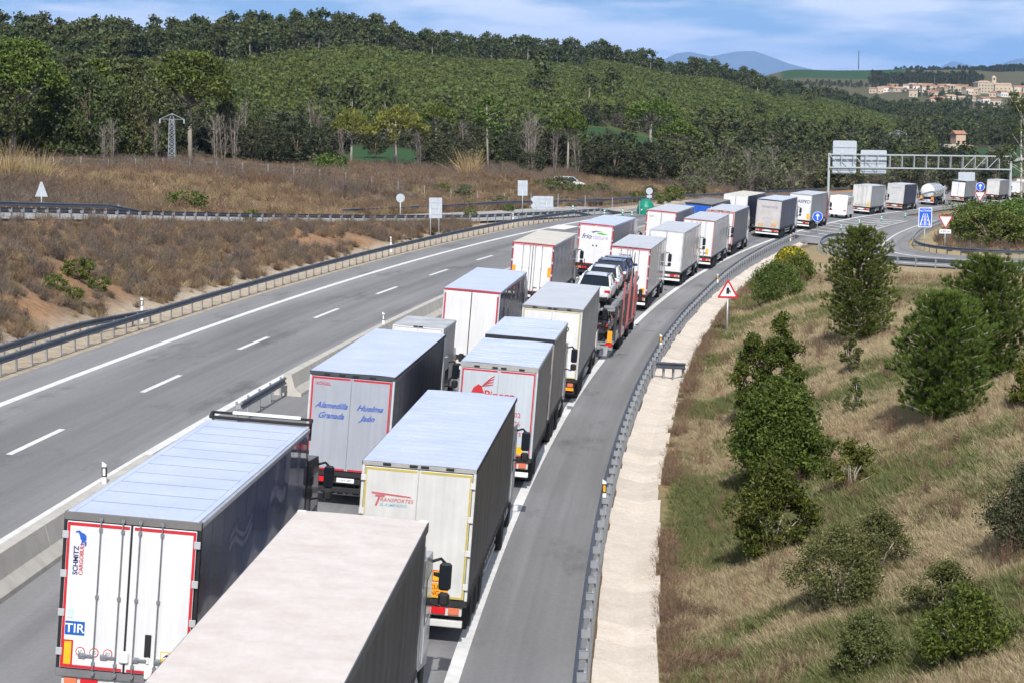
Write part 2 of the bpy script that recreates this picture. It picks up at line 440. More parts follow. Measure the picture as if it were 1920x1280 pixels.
# ------------------------------------------------------------------ roads
def asphalt(name, base, tracks=True):
    m = bpy.data.materials.new(name); m.use_nodes = True
    nt = m.node_tree; b = nt.nodes['Principled BSDF']; N = nt.nodes.new; K = nt.links.new
    b.inputs['Roughness'].default_value = .82; b.inputs['Specular IOR Level'].default_value = .28
    uv = N('ShaderNodeUVMap'); tc = N('ShaderNodeTexCoord')
    def noise(vec, sx, sy, scale, detail, rough=.6):
        mp = N('ShaderNodeMapping'); mp.inputs['Scale'].default_value = (sx, sy, 1); K(vec, mp.inputs['Vector'])
        n = N('ShaderNodeTexNoise'); n.inputs['Scale'].default_value = scale; n.inputs['Detail'].default_value = detail; n.inputs['Roughness'].default_value = rough
        K(mp.outputs[0], n.inputs['Vector']); return n.outputs['Fac']
    def rng_(v, a, c, lo, hi):
        q = N('ShaderNodeMapRange'); q.inputs['From Min'].default_value = a; q.inputs['From Max'].default_value = c; q.inputs['To Min'].default_value = lo; q.inputs['To Max'].default_value = hi
        K(v, q.inputs['Value']); return q.outputs[0]
    def mul(p, q):
        k = N('ShaderNodeMath'); k.operation = 'MULTIPLY'; K(p, k.inputs[0]); K(q, k.inputs[1]); return k.outputs[0]
    big = rng_(noise(uv.outputs[0], .35, .05, 1.0, 5), .3, .7, .86, 1.12)
    strk = rng_(noise(uv.outputs[0], .75, .006, 1.0, 4), .35, .65, .72, 1.10)
    fine = rng_(noise(tc.outputs['Object'], 1, 1, 9.0, 8, .8), .3, .7, .86, 1.14)
    patch = rng_(noise(uv.outputs[0], .55, .16, .6, 7, .7), .56, .70, 1.0, .60)
    stain = rng_(noise(uv.outputs[0], 1.1, .35, .8, 6, .75), .66, .74, 1.0, .68)
    sx = N('ShaderNodeSeparateXYZ'); K(uv.outputs[0], sx.inputs[0])
    wob = rng_(noise(uv.outputs[0], .0, .02, 1.0, 3), .3, .7, -.35, .35)
    xx = N('ShaderNodeMath'); xx.operation = 'ADD'; K(sx.outputs[0], xx.inputs[0]); K(wob, xx.inputs[1])
    def band(c, w, amp):                       # worn wheel track: rubbered darker strip at offset c
        a = N('ShaderNodeMath'); a.operation = 'SUBTRACT'; K(xx.outputs[0], a.inputs[0]); a.inputs[1].default_value = c
        d = N('ShaderNodeMath'); d.operation = 'DIVIDE'; K(a.outputs[0], d.inputs[0]); d.inputs[1].default_value = w
        s = mul(d.outputs[0], d.outputs[0])
        e = N('ShaderNodeMath'); e.operation = 'MULTIPLY'; K(s, e.inputs[0]); e.inputs[1].default_value = -1.0
        x = N('ShaderNodeMath'); x.operation = 'EXPONENT'; K(e.outputs[0], x.inputs[0])
        q = N('ShaderNodeMath'); q.operation = 'MULTIPLY_ADD'; K(x.outputs[0], q.inputs[0]); q.inputs[1].default_value = -amp; q.inputs[2].default_value = 1.0
        return q.outputs[0]
    v = mul(mul(mul(big, strk), mul(fine, patch)), stain)
    if tracks:
        for c, w, amp in ((-17.3, .75, .26), (-14.3, .9, .13), (-18.9, .4, .06), (-2.0, 1.0, .14), (2.1, .5, .10)): v = mul(v, band(c, w, amp))
    hs = N('ShaderNodeHueSaturation'); hs.inputs['Color'].default_value = (*base, 1); K(v, hs.inputs['Value']); K(hs.outputs[0], b.inputs['Base Color'])
    bp = N('ShaderNodeBump'); bp.inputs['Strength'].default_value = .35; bp.inputs['Distance'].default_value = .01
    K(noise(tc.outputs['Object'], 1, 1, 60, 2), bp.inputs['Height']); K(bp.outputs[0], b.inputs['Normal'])
    return m
ASPH = asphalt('worn_asphalt', (.24, .238, .24))
ASPH2 = asphalt('pale_asphalt', (.36, .35, .335), False)
PAINT = pmat('road_paint', (.76, .75, .73), .65, var=.28, scale=2.2, col2=(.58, .57, .55), detail=8)
CONC = pmat('concrete', (.52, .49, .44), .85, var=.25, scale=1.6, bump=.3, bscale=25, col2=(.38, .36, .33), detail=8)
CONC_PALE = pmat('pale_concrete', (.69, .61, .52), .85, var=.2, rand=.09, streak=.1, scale=1.1, bump=.25, bscale=20, col2=(.56, .485, .40), detail=9)
GALV = pmat('galvanised_steel', (.40, .415, .44), .42, .55, var=.2, scale=4, col2=(.36, .38, .41))
GALV_D = pmat('shaded_steel_beam', (.13, .15, .185), .5, .5, var=.25, scale=2, col2=(.085, .10, .13))  # dark navy base paints in the shade on beam faces under grazing sun

def add_uv(me, UV):
    uvl = me.uv_layers.new(name='UVMap')
    idx = np.empty(len(me.loops), np.int32); me.loops.foreach_get('vertex_index', idx)
    uvl.data.foreach_set('uv', UV[idx].astype(np.float32).ravel())
def strip(name, t0, t1, ys, dz, mat, parent=None, nt_=2):
    ys = np.asarray(ys, float)
    f = np.linspace(0, 1, nt_)[None, :]
    t = (t0(ys) if callable(t0) else t0 + 0 * ys)[:, None] * (1 - f) + (t1(ys) if callable(t1) else t1 + 0 * ys)[:, None] * f
    Y = np.repeat(ys[:, None], nt_, 1)
    X = XC(Y) + t / np.cos(HD(Y)); Z = S(X, Y) + dz
    me = gridmesh(name, np.stack([X, Y, Z], -1))
    add_uv(me, np.stack([t, Y], -1).reshape(-1, 2))
    return link(name, me, parent, mat)

road = strip('main_road', -21.7, 2.85, np.arange(6, 560, 2.0), 0, ASPH, None, 30)
tag(road, kind='structure')
YS = np.arange(20, 330, 2.0)
strip('edge_line', -19.88, -19.56, np.arange(20, 252, 2.0), .008, PAINT, road)
strip('edge_line', -12.55, -12.22, np.arange(20, 300, 2.0), .008, PAINT, road)
strip('edge_line', -.15, .15, np.arange(20, 480, 2.0), .008, PAINT, road)
strip('edge_line', -7.45, -7.3, np.arange(20, 480, 2.0), .008, PAINT, road)
k = 0
for i in range(-3, 26):
    y0 = 69.0 + i * 16.62
    if 20 < y0 < 300: strip('lane_marking', -16.31, -16.09, np.linspace(y0, y0 + 6.0, 4), .008, PAINT, road)
for i in range(0, 28):
    y0 = 30.0 + i * 17.0
    strip('lane_marking', -3.72, -3.58, np.linspace(y0, y0 + 5.5, 4), .008, PAINT, road)
# white arrow-like gore tip where the slip road leaves on the left
strip('gore_marking', lambda y: -19.7 - (y - 214) * .05, lambda y: -18.0 - (y - 214) * .05 * 0, np.linspace(214, 221, 4), .012, PAINT, road)
# tarmac patches and sealed cracks on the right shoulder
SEAL = pmat('bitumen_seal', (.05, .05, .052), .6, var=.3, scale=3)
for (y, t0, t1) in ((113.5, .5, 1.1), (126.8, .8, 1.6), (142.0, .4, 1.4), (96.0, .3, .7)):
    strip('sealed_joint', t0, t1, [y, y + .16], .006, SEAL, road)

# slip road on the left (leaves the far carriageway and climbs)
def mk_slip():
    ys = np.arange(60, 262, 3.0); P = np.stack([RX(ys), ys], -1)
    P = np.stack([np.convolve(np.pad(P[:, i], 4, mode='edge'), np.ones(9) / 9, 'valid') for i in (0, 1)], -1)
    d = np.gradient(P, axis=0); d /= np.linalg.norm(d, axis=1)[:, None]; nrm = np.stack([-d[:, 1], d[:, 0]], -1)
    f = np.linspace(.3, 9.0, 5)
    Q = P[:, None, :] + nrm[:, None, :] * f[None, :, None]
    z = RZ(P[:, 1])[:, None] + .047 * f[None, :] + .03
    me = gridmesh('slip_road', np.concatenate([Q, np.broadcast_to(z[..., None], Q.shape[:2] + (1,))], -1))
    add_uv(me, np.stack([np.broadcast_to(f, z.shape), np.broadcast_to(P[:, 1:2], z.shape)], -1).reshape(-1, 2))
    o = tag(link('slip_road', me, None, ASPH2), kind='structure')
    for a, w in ((.9, .16), (8.0, .16)):
        f = np.array([a, a + w]); Q = P[:, None, :] + nrm[:, None, :] * f[None, :, None]; z = RZ(P[:, 1])[:, None] + .047 * f[None, :] + .042
        link('edge_line', gridmesh('edge_line', np.concatenate([Q, z[..., None]], -1)), o, PAINT)
    near = [(q[0], q[1], zz) for q, zz in zip(P, RZ(P[:, 1]))]
    farq = P + nrm * 9.6
    return near, [(q[0], q[1], zz + .45) for q, zz in zip(farq, RZ(P[:, 1]))]
slip_near, slip_far = mk_slip()

# loop road joining from the right
LOOP_OUT = np.array([(120, 176), (90, 180), (60, 184), (43.7, 188), (34, 195), (30.2, 203), (30.6, 216), (33.2, 228), (37, 245), (43, 267), (51.5, 295), (62, 330)], float)
LOOP_IN = np.array([(120, 190), (90, 196), (62, 203), (45.5, 207), (40.6, 212), (39.7, 220), (41.2, 231), (45.5, 250), (50.8, 270), (57.0, 292), (63, 312), (70, 338)], float)
def resamp(P, n, sm=2):
    P = np.asarray(P, float)
    for _ in range(sm):      # Chaikin
        Q = [P[0]]
        for a, b in zip(P[:-1], P[1:]): Q += [a * .75 + b * .25, a * .25 + b * .75]
        P = np.array(Q + [P[-1]])
    s = np.concatenate([[0], np.cumsum(np.linalg.norm(np.diff(P, axis=0), axis=1))])
    q = np.linspace(0, s[-1], n)
    return np.stack([np.interp(q, s, P[:, i]) for i in range(P.shape[1])], -1)
def ZL(x, y): return ZE(y) - BK(y) * np.minimum(TT(x, y), 6.0)
def mk_loop():
    n = 90; A = resamp(LOOP_OUT, n); B = resamp(LOOP_IN, n)
    f = np.linspace(0, 1, 8)[None, :, None]
    Q = A[:, None] * (1 - f) + B[:, None] * f
    z = ZL(Q[..., 0], Q[..., 1]) + .012
    me = gridmesh('loop_road', np.concatenate([Q, z[..., None]], -1))
    add_uv(me, np.stack([np.broadcast_to(f[..., 0] * 9, z.shape), np.broadcast_to(np.linspace(0, 190, n)[:, None], z.shape)], -1).reshape(-1, 2))
    o = tag(link('loop_road', me, None, ASPH), kind='structure')
    for a in (.13, .66):
        g0 = A * (1 - a) + B * a; g1 = A * (1 - a - .028) + B * (a + .028)
        Q = np.stack([g0, g1], 1)[:-14]; z = ZL(Q[..., 0], Q[..., 1]) + .022
        link('edge_line', gridmesh('edge_line', np.concatenate([Q, z[..., None]], -1)), o, PAINT)
    return A, B
loopA, loopB = mk_loop()
# paved wedge and hatching between main road and loop road
def quad_on_road(name, pts, dz, mat, parent):
    V = [(p[0], p[1], float(ZL(p[0], p[1])) + dz) for p in pts]
    return link(name, npmesh(name, V, [list(range(len(V)))]), parent, mat)
def mk_gore():
    ys = np.arange(226, 318, 2.0)
    i = np.argsort(loopA[40:, 1]); lx = np.interp(ys, loopA[40:][i, 1], loopA[40:][i, 0])
    X = np.stack([XC(ys) + 2.7, np.maximum(lx + .6, XC(ys) + 2.8)], 1); Y = np.stack([ys, ys], 1)
    me = gridmesh('gore_paving', np.stack([X, Y, ZL(X, Y) + .006], -1)); add_uv(me, np.stack([X, Y], -1).reshape(-1, 2))
    tag(link('gore_paving', me, None, ASPH), kind='structure')
    g = bpy.data.objects['gore_paving']
    for j in range(13):
        y = 219 + j * 6.2
        if y < 236: xr = XC(y) + 1.4 + (y - 219) * .1
        else: xr = float(np.interp(y, loopA[40:][i, 1], loopA[40:][i, 0])) + 1.0
        xl = float(XC(y + 2.6)) + .45
        xm = xl + (xr - xl) * .45
        quad_on_road('hatch_marking', [(xl, y + 2.6), (xm, y), (xm, y + .9), (xl, y + 3.6)], .022, PAINT, g)
        if y > 236: quad_on_road('hatch_marking', [(xm, y), (xr, y + 1.2), (xr, y + 2.1), (xm, y + .9)], .022, PAINT, g)
mk_gore()
# farm road far off on the right with its verge
def mk_farroad():
    P = resamp([(118, 640), (150, 690), (172, 720), (200, 735), (240, 742), (300, 745)], 40, 1)
    d = np.gradient(P, axis=0); d /= np.linalg.norm(d, axis=1)[:, None]; nrm = np.stack([-d[:, 1], d[:, 0]], -1)
    Q = P[:, None] + nrm[:, None] * np.array([-4.0, 4.0])[None, :, None]
    z = terrain(Q[..., 0], Q[..., 1]).max(1, keepdims=True) + .5 + 0 * Q[..., 0]
    me = gridmesh('country_road', np.concatenate([Q, z[..., None]], -1)); add_uv(me, Q.reshape(-1, 2))
    tag(link('country_road', me, None, ASPH2), kind='structure')
    return P, z
far_road = mk_farroad()

# ------------------------------------------------------------------ concrete drainage channel, slab by slab
def mk_ditch():
    root = tag(empty('drainage_channel', RP(46, 3.5)), kind='structure')
    inv = root.matrix_world.inverted() if False else Matrix.Translation(-Vector(root.location))
    y = 34.0; i = 0
    r = np.random.default_rng(3)
    while y < 226:
        n = 2.0 + r.uniform(-.06, .06); fade = 1 - max(0, (y - 130) / 110) * .55
        a = 2.88 + r.uniform(-.05, .05); b = a + .82 * fade; c = b + (.62 + r.uniform(-.10, .10)) * fade
        lift = r.uniform(0, .012)
        V = []
        for yy in (y + .012, y + n - .012):
            for (t, dz) in ((a, .02), (b - .05, -.10), (b + .05, -.10), (c, .03)):
                V.append(inv @ RP(yy, t, dz + lift))
        V += [Vector(v) - Vector((0, 0, .15)) for v in V[:8]]
        F = [(k, k + 1, k + 5, k + 4) for k in range(3)] + [(8, 12, 4, 0), (3, 7, 15, 11), (0, 1, 9, 8), (1, 2, 10, 9), (2, 3, 11, 10), (4, 12, 13, 5), (5, 13, 14, 6), (6, 14, 15, 7)]
        link('slab', MB().add(V, F).mesh('slab'), root, CONC_PALE)
        y += n; i += 1
mk_ditch()

# ------------------------------------------------------------------ concrete median barrier
def mk_barrier(y0, y1, label):
    root = empty('median_barrier', RP(y0, -11))
    inv = Matrix.Translation(-Vector(root.location))
    prof = [(-10.45, 0), (-10.47, .12), (-10.72, .34), (-10.86, .86), (-11.16, .86), (-11.30, .34), (-11.55, .12), (-11.57, 0)]
    y = y0
    while y < y1 - .5:
        n = min(6.0, y1 - y); st = [y + .012, y + n / 2, y + n - .012]
        V = [inv @ RP(q, t, z - (.0 if z else .1)) for q in st for t, z in prof]; m = len(prof)
        F = [(i * m + j, i * m + j + 1, (i + 1) * m + j + 1, (i + 1) * m + j) for i in range(2) for j in range(m - 1)] + [tuple(range(m)), tuple(2 * m + j for j in range(m))[::-1]]
        link('barrier_segment', MB().add(V, F).mesh('barrier_segment'), root, CONC)
        y += n
    tag(root, label, 'barrier')
    return root
mk_barrier(18, 66, 'grey concrete median barrier beside the nearest navy-sided trailer')
mk_barrier(88, 330, 'long grey concrete median barrier running on beyond the opening')
base = strip('barrier_footing', -11.75, -11.25, np.linspace(66.1, 79, 6), .014, CONC_PALE, road)

# ------------------------------------------------------------------ steel guardrails
def guardrail(base, label, side=1, step=2.0, h=.72, spacer=True, sm=1, end_down=(False, False), name='guardrail', group=None, two=False):
    """base: ground points under the posts; the beam stands off on `side` (+1 right of travel, -1 left)"""
    P = resamp(np.array(base, float), max(3, int(np.linalg.norm(np.diff(np.array(base, float)[:, :2], axis=0), axis=1).sum() / step) + 1), sm)
    root = empty(name, Vector(P[len(P) // 2])); o = np.array(root.location)
    d = np.gradient(P[:, :2], axis=0); d /= np.linalg.norm(d, axis=1)[:, None]; nr = np.stack([d[:, 1], -d[:, 0]], -1) * side
    Lp = P - o
    prof = [(.17, .0), (.235, .03), (.235, .085), (.175, .125), (.175, .185), (.235, .225), (.235, .28), (.17, .31), (.162, .31), (.225, .275), (.225, .23), (.165, .19), (.165, .12), (.225, .08), (.225, .035), (.162, .0)]
    top = np.full(len(P), h - .31)
    for e, k in ((0, range(0, 5)), (1, range(len(P) - 5, len(P)))):
        if end_down[e]:
            ks = list(k); seq = np.linspace(-.25, h - .31, 5); seq = seq if e == 0 else seq[::-1]
            for q, kk in zip(seq, ks): top[kk] = q
    V = np.array([[(*(Lp[i, :2] + nr[i] * a), Lp[i, 2] + top[i] + z) for a, z in prof] for i in range(len(P))])
    m = len(prof); n = len(P)
    F = [(i * m + j, i * m + (j + 1) % m, (i + 1) * m + (j + 1) % m, (i + 1) * m + j) for i in range(n - 1) for j in range(m)] + [tuple(range(m)), tuple((n - 1) * m + j for j in range(m))]
    link('beam', MB().add(V.reshape(-1, 3), F).mesh('beam'), root, GALV_D)
    pm = MB().box(-.03, .03, -.055, -.045, -.35, h).box(-.03, -.022, -.055, .055, -.35, h).box(.022, .03, -.055, .055, -.35, h).mesh('post')
    pm.materials.append(GALV)
    smh = MB().box(-.02, .17, -.06, .06, h - .27, h - .262).box(-.02, .17, -.06, -.052, h - .27, h - .09).box(-.02, .17, .052, .06, h - .27, h - .09).box(-.02, .17, -.06, .06, h - .098, h - .09).mesh('spacer')
    smh.materials.append(GALV)
    for i in range(n):
        a = math.atan2(nr[i, 1], nr[i, 0])
        if top[i] < .1: continue
        link('post', pm, root, None, Vector(Lp[i]), (0, 0, a))
        if spacer: link('spacer', smh, root, None, Vector(Lp[i]), (0, 0, a))
    tag(root, label, 'guardrail', group)
    return root
def roadline(t, y0, y1, n=40, dz=0.0):
    return [tuple(RP(y, (t(y) if callable(t) else t), dz)) for y in np.linspace(y0, y1, n)]
guardrail(roadline(lambda y: 2.78 - max(0, y - 150) * .012, 30, 236), 'long steel guardrail along the right shoulder beside the concrete channel', side=-1, end_down=(False, True))
guardrail(roadline(lambda y: -22.45 + max(0, y - 212) * .03, 60, 243), 'steel guardrail along the far carriageway below the red earth bank', side=1, end_down=(False, True))
_p0 = roadline(lambda y: -23.9, 60, 97, 10, -.1); _p1 = [tuple(RP(y, t, -.1)) for y, t in ((100, -23.9), (104, -23.75), (108, -23.2), (111, -22.75))]
guardrail(_p0 + _p1, 'short second guardrail behind the far carriageway rail, bending into it', side=1)
guardrail([p for p in slip_near if 84 < p[1] < 252], 'guardrail on the near side of the slip road above the bank', side=-1, end_down=(False, True))
guardrail([p for p in slip_far if 60 < p[1] < 178], 'guardrail far side of the slip road behind the triangular sign', side=1, end_down=(False, True))
_f2 = [p for p in slip_far if p[1] > 214]
_f2 = [(-16.5, 211, float(terrain(-16.5, 211)) + .1), (-12.5, 221, float(terrain(-12.5, 221)) + .1), (-6, 233, 2.4)] + [tuple(RP(y, t, -.1)) for y, t in ((245, -31.5), (262, -27.5), (285, -25.5), (320, -24.5), (360, -24), (420, -24))]
guardrail(_f2, 'guardrail beyond the slip road behind the green nose marker', side=1)
def zl(P): return [(p[0], p[1], float(ZL(p[0], p[1]))) for p in P]
guardrail(zl([(120, 175.2), (90, 179.2), (60, 183.2), (43.5, 187.2), (33.5, 194.3), (29.4, 203), (29.8, 216), (31.4, 226), (33.6, 235), (35.2, 237), (36.3, 235)]), 'guardrail round the outside of the loop road behind the pines', side=1, sm=2)
guardrail(zl([(120, 190.8), (90, 196.8), (62, 203.8), (45.9, 207.8), (41.4, 212.6), (40.5, 220), (42.0, 231), (46.3, 250), (51.6, 270), (57.8, 292), (66, 317), (78, 352), (96, 405)]), 'guardrail along the inside of the loop road under the blue motorway sign', side=-1, sm=2)
# short cross rail on the channel where two guardrail runs meet
_c0 = RP(104.6, 2.9); _c1 = RP(105.4, 4.25, -.05)
guardrail([tuple(_c0.lerp(_c1, f)) for f in (0, .33, .66, 1)], 'short guardrail stub turned across the concrete channel', side=1, step=.5, h=.78, spacer=False, sm=0)
# steel rail closing the opening in the median
guardrail(roadline(-11.2, 79.5, 87.6, 8), 'short steel guardrail closing the gap in the median barrier', side=1, step=2.0, h=.8)

# ------------------------------------------------------------------ delineator posts
WHITE = pmat('white_plastic', (.74, .74, .72), .45, var=.08)
BLACK = pmat('black_plastic', (.018, .018, .02), .5, var=.2)
AMBER = pmat('amber_reflector', (.75, .36, .02), .3, var=.1)
SILVER_R = pmat('white_reflector', (.8, .82, .85), .25, var=.05)
def delineator(p, label, amber=False, h=1.05, rail=False):
    root = empty('delineator', p)
    z0 = .45 if rail else -.2
    MB().prism([(-.06, z0), (.06, z0), (.06, h - .08), (-.06, h)], -.05, .05, 'xz').build('post', WHITE, root)
    MB().box(-.064, .064, -.054, .054, h - .42, h - .14).build('band', BLACK, root)
    MB().box(-.035, .035, -.062, -.055, h - .38, h - .18).build('reflector', AMBER if amber else SILVER_R, root)
    return tag(root, label, 'road post', 'roadside delineators')
for y, lab, am, r in ((66.5, 'white and amber marker post on the near right guardrail', True, True), (114.5, 'white and amber marker post on the right guardrail by the yellow-edged trailer', True, True), (161, 'amber marker post on the right guardrail behind the merge warning sign', True, True), (220, 'farthest amber marker post on the right guardrail by the yellow bush', True, True)):
    delineator(RP(y, 2.66), lab, am, 1.12, r)
for y, t, lab in ((111.5, -23.3, 'black and white marker post behind the bend of the left guardrail'), (171, -23.2, 'black and white marker post behind the left guardrail midway'), (216, -23.3, 'farthest black and white marker post behind the left guardrail')):
    delineator(RP(y, t, -.1), lab, False, 1.2)
for y, lab in ((60.5, 'black and white marker on the median barrier left of the navy trailer'), (110.7, 'black and white marker on the median barrier beyond the small box truck'), ):
    delineator(RP(y, -11.0, .84), lab, False, .62)

# ------------------------------------------------------------------ traffic signs
SGREY = pmat('sign_back_aluminium', (.46, .50, .55), .5, .3, var=.1, scale=2)
POLE = pmat('galvanised_pole', (.44, .47, .49), .45, .4, var=.12, scale=6)
SRED = pmat('sign_red', (.48, .02, .03), .45, var=.06)
SWHITE = pmat('sign_white', (.78, .78, .80), .45, var=.04)
SBLUE = pmat('sign_blue', (.015, .10, .62), .4, var=.05)
SBLACK = pmat('sign_black', (.012, .012, .015), .5, var=.1)
GREEN_P = pmat('green_plastic', (.0, .20, .13), .4, var=.1)
FRONT = Matrix(((1, 0, 0, 0), (0, 0, -1, 0), (0, 1, 0, 0), (0, 0, 0, 1)))          # drawing plane -> facing -Y
def ngon(n, r, a0=0.0): return [(r * math.cos(a0 + 2 * math.pi * i / n), r * math.sin(a0 + 2 * math.pi * i / n)) for i in range(n)]
def rounded(poly, r, k=4):
    out = []; n = len(poly)
    for i in range(n):
        p0, p, p1 = Vector(poly[i - 1]), Vector(poly[i]), Vector(poly[(i + 1) % n])
        a = p + (p0 - p).normalized() * r; b = p + (p1 - p).normalized() * r
        for j in range(k + 1):
            s = j / k; out.append(tuple(a * (1 - s) ** 2 + p * 2 * s * (1 - s) + b * s * s))
    return out
def shift(poly, dx, dz): return [(a + dx, b + dz) for a, b in poly]
def plate(root, poly, y, mat, name, th=.02):
    return MB().prism(poly, y - th / 2, y + th / 2, 'xz').build(name, mat, root)
def gz(x, y): return float(terrain(x, y))
def sign_root(x, y, z=None, rz=0.0): return empty('traffic_sign', (x, y, gz(x, y) if z is None else z), rz)
def pole(root, h, x=0, r=.038, y=.05): MB().tube([(x, y, -.4), (x, y, h)], r, 8).build('pole', POLE, root, True)

# merge warning triangle on the right bank
s = sign_root(12.75, 130.3)
tri = lambda w, cx=0, z0=0: [(cx - w / 2, z0), (cx + w / 2, z0), (cx, z0 + w * .88)]
pole(s, 2.4, r=.05)
plate(s, rounded(tri(1.30, 0, 2.08), .10), 0, SRED, 'rim')
plate(s, rounded(tri(.92, 0, 2.20), .05), -.012, SWHITE, 'face')
plate(s, [(-.10, 2.30), (.0, 2.36), (.08, 2.30), (.08, 2.48), (.17, 2.40), (.20, 2.46), (.08, 2.58), (.08, 2.66), (-.01, 2.75), (-.10, 2.66)], -.026, SBLACK, 'symbol', .012)
tag(s, 'red bordered triangular merging traffic sign on the right grass bank', 'road sign')

def keep_sign(x, y, z, d, hc, label, yield_below=False):
    s = sign_root(x, y, z)
    pole(s, hc + d * .3)
    plate(s, shift(ngon(28, d / 2), 0, hc), 0, SWHITE, 'rim')
    plate(s, shift(ngon(28, d * .46), 0, hc), -.012, SBLUE, 'face')
    k = d * .5
    plate(s, shift([(-.09 * k, -.62 * k), (.09 * k, -.62 * k), (.09 * k, .18 * k), (.36 * k, .02 * k), (.36 * k, .24 * k), (0, .64 * k), (-.36 * k, .24 * k), (-.36 * k, .02 * k), (-.09 * k, .18 * k)], 0, hc), -.026, SWHITE, 'arrow', .012)
    if yield_below: yield_plates(s, 1.7, hc - d * .5 - .12)
    return tag(s, label, 'road sign')
def yield_plates(s, w, ztop):
    inv = lambda w, zt: [(w / 2, zt), (-w / 2, zt), (0, zt - w * .88)]
    plate(s, rounded(inv(w, ztop), .08), 0, SRED, 'rim')
    plate(s, rounded(inv(w * .76, ztop - w * .07), .04), -.012, SWHITE, 'face')
keep_sign(33.5, 243.3, float(ZL(33.5, 243.3)), 1.12, 1.95, 'round blue ahead-only sign standing in the hatched wedge')
keep_sign(69.8, 331, -1.0, 1.3, 3.9, 'far round blue arrow sign above a yield triangle', True)
s = sign_root(43.5, 222.3, float(ZL(43.5, 222)))
pole(s, 1.9); yield_plates(s, 1.52, 3.30)
plate(s, [(-.58, 1.52), (.58, 1.52), (.58, 1.92), (-.58, 1.92)], 0, SWHITE, 'distance_plate')
text('150 m', .36, SBLACK, s, Matrix.Translation((0, -.014, 1.60)) @ FRONT, align='CENTER', bold=.01)
tag(s, 'red and white yield triangle with small distance plate by the loop road', 'road sign')
s = sign_root(42.0, 225.3, float(ZL(42, 225)))
pole(s, 2.1)
rr = lambda w, z0, z1: [(-w / 2, z0), (w / 2, z0), (w / 2, z1), (-w / 2, z1)]
plate(s, rounded(rr(1.36, 2.0, 3.98), .08), 0, SWHITE, 'rim'); plate(s, rounded(rr(1.22, 2.07, 3.91), .05), -.012, SBLUE, 'face')
text('AUTOVIA', .26, SWHITE, s, Matrix.Translation((0, -.03, 3.58)) @ FRONT, align='CENTER', bold=.012)
for sg in (-1, 1):
    plate(s, [(sg * .56, 2.15), (sg * .45, 2.15), (sg * .16, 3.4), (sg * .20, 3.4)], -.026, SWHITE, 'road_line', .012)
    plate(s, [(sg * .05, 2.15), (sg * .13, 2.15), (sg * .05, 3.4), (sg * .025, 3.4)], -.026, SWHITE, 'road_line', .012)
    for a, b in ((2.15, 2.4), (2.62, 2.82), (3.0, 3.12)):
        f = lambda z: sg * (.33 - .21 * (z - 2.15) / 1.25)
        plate(s, [(f(a) - .03, a), (f(a) + .03, a), (f(b) + .02, b), (f(b) - .02, b)], -.026, SWHITE, 'lane_dash', .012)
tag(s, 'rectangular blue motorway start sign beside the loop road', 'road sign')

# the backs of signs that face the other way
def back_sign(x, y, poly, label, poles, top, z=None, ribs=()):
    s = sign_root(x, y, z)
    for px_ in poles: pole(s, top, px_, .045, -.06)
    plate(s, poly, 0, SGREY, 'panel', .03)
    for (a, b, zz) in ribs: MB().box(a, b, -.05, -.018, zz - .03, zz + .03).build('rib', SGREY, s)
    return tag(s, label, 'road sign')
back_sign(-34.2, 160, [(-.46, 1.42), (.46, 1.42), (.06, 2.5), (-.06, 2.5)], 'grey back of a triangular sign beside the slip road, far left', (0,), 2.3)
back_sign(-10.15, 198.0, shift(ngon(24, .39), 0, 2.35), 'grey back of a round sign behind the slip road guardrail', (0,), 2.5, z=2.55)
back_sign(-6.7, 189.5, rr(1.12, 1.75, 3.5), 'grey back of a tall rectangular sign on two posts below the slip road', (-.42, .30), 3.3, ribs=((-.5, .5, 2.1), (-.5, .5, 2.6), (-.5, .5, 3.1)))
back_sign(.9, 226, rr(1.0, 2.3, 3.85), 'grey back of a rectangular sign on one pole by the slip road', (0,), 3.6, z=2.0, ribs=((-.45, .45, 2.7), (-.45, .45, 3.4)))
s = back_sign(2.95, 232, [(-1.18, 1.98), (-.86, 2.32), (1.2, 2.32), (1.2, .92), (-.86, .92), (-1.18, 1.26), (-.90, 1.60)], 'grey back of a double arrow direction sign at the slip road fork', (-.5, .5, .95), 2.1, z=1.75, ribs=((-.8, 1.15, 1.2), (-.8, 1.15, 1.62), (-.8, 1.15, 2.05)))
s = back_sign(16.8, 274, shift(ngon(24, .42), 0, 2.0), 'grey back of a round sign with small plate beyond the green marker', (0,), 2.2)
plate(s, rr(.62, 1.15, 1.5), 0, SGREY, 'small_plate', .03)
back_sign(85.5, 418, rr(3.1, 3.4, 6.2), 'large grey back of a sign standing above the far white trailer', (-1, 1), 6, z=-3, ribs=((-1.4, 1.4, 4.0), (-1.4, 1.4, 5.4)))

# green nose marker and the small green and white cylinders
s = empty('nose_marker', (15.2, 254, float(S(15.2, 254))))
V = []; F = []
mb = MB(); pr = []
n = 16
for k, h in enumerate(np.linspace(0, 1.75, 7)):
    for j in range(n + 1):
        a = math.pi * j / n; r = 1.05 * (1 - .62 * (h / 1.75) ** 3.2)
        V.append((r * math.cos(a), -r * math.sin(a) * .9, h))
F = [(k * (n + 1) + j, k * (n + 1) + j + 1, (k + 1) * (n + 1) + j + 1, (k + 1) * (n + 1) + j) for k in range(6) for j in range(n)]
F += [tuple(range(n + 1)), tuple(6 * (n + 1) + j for j in range(n + 1))[::-1]] + [(k * (n + 1), (k + 1) * (n + 1), (k + 1) * (n + 1) + n, k * (n + 1) + n) for k in range(6)]
MB().add(V, F).build('body', GREEN_P, s)
for sg in (-1, 1): MB().box(sg * .5 - .12, sg * .5 + .12, -.83, -.79, .5, .62).build('reflector', SWHITE, s)
tag(s, 'rounded green plastic nose marker where the slip road splits off', 'road marker')
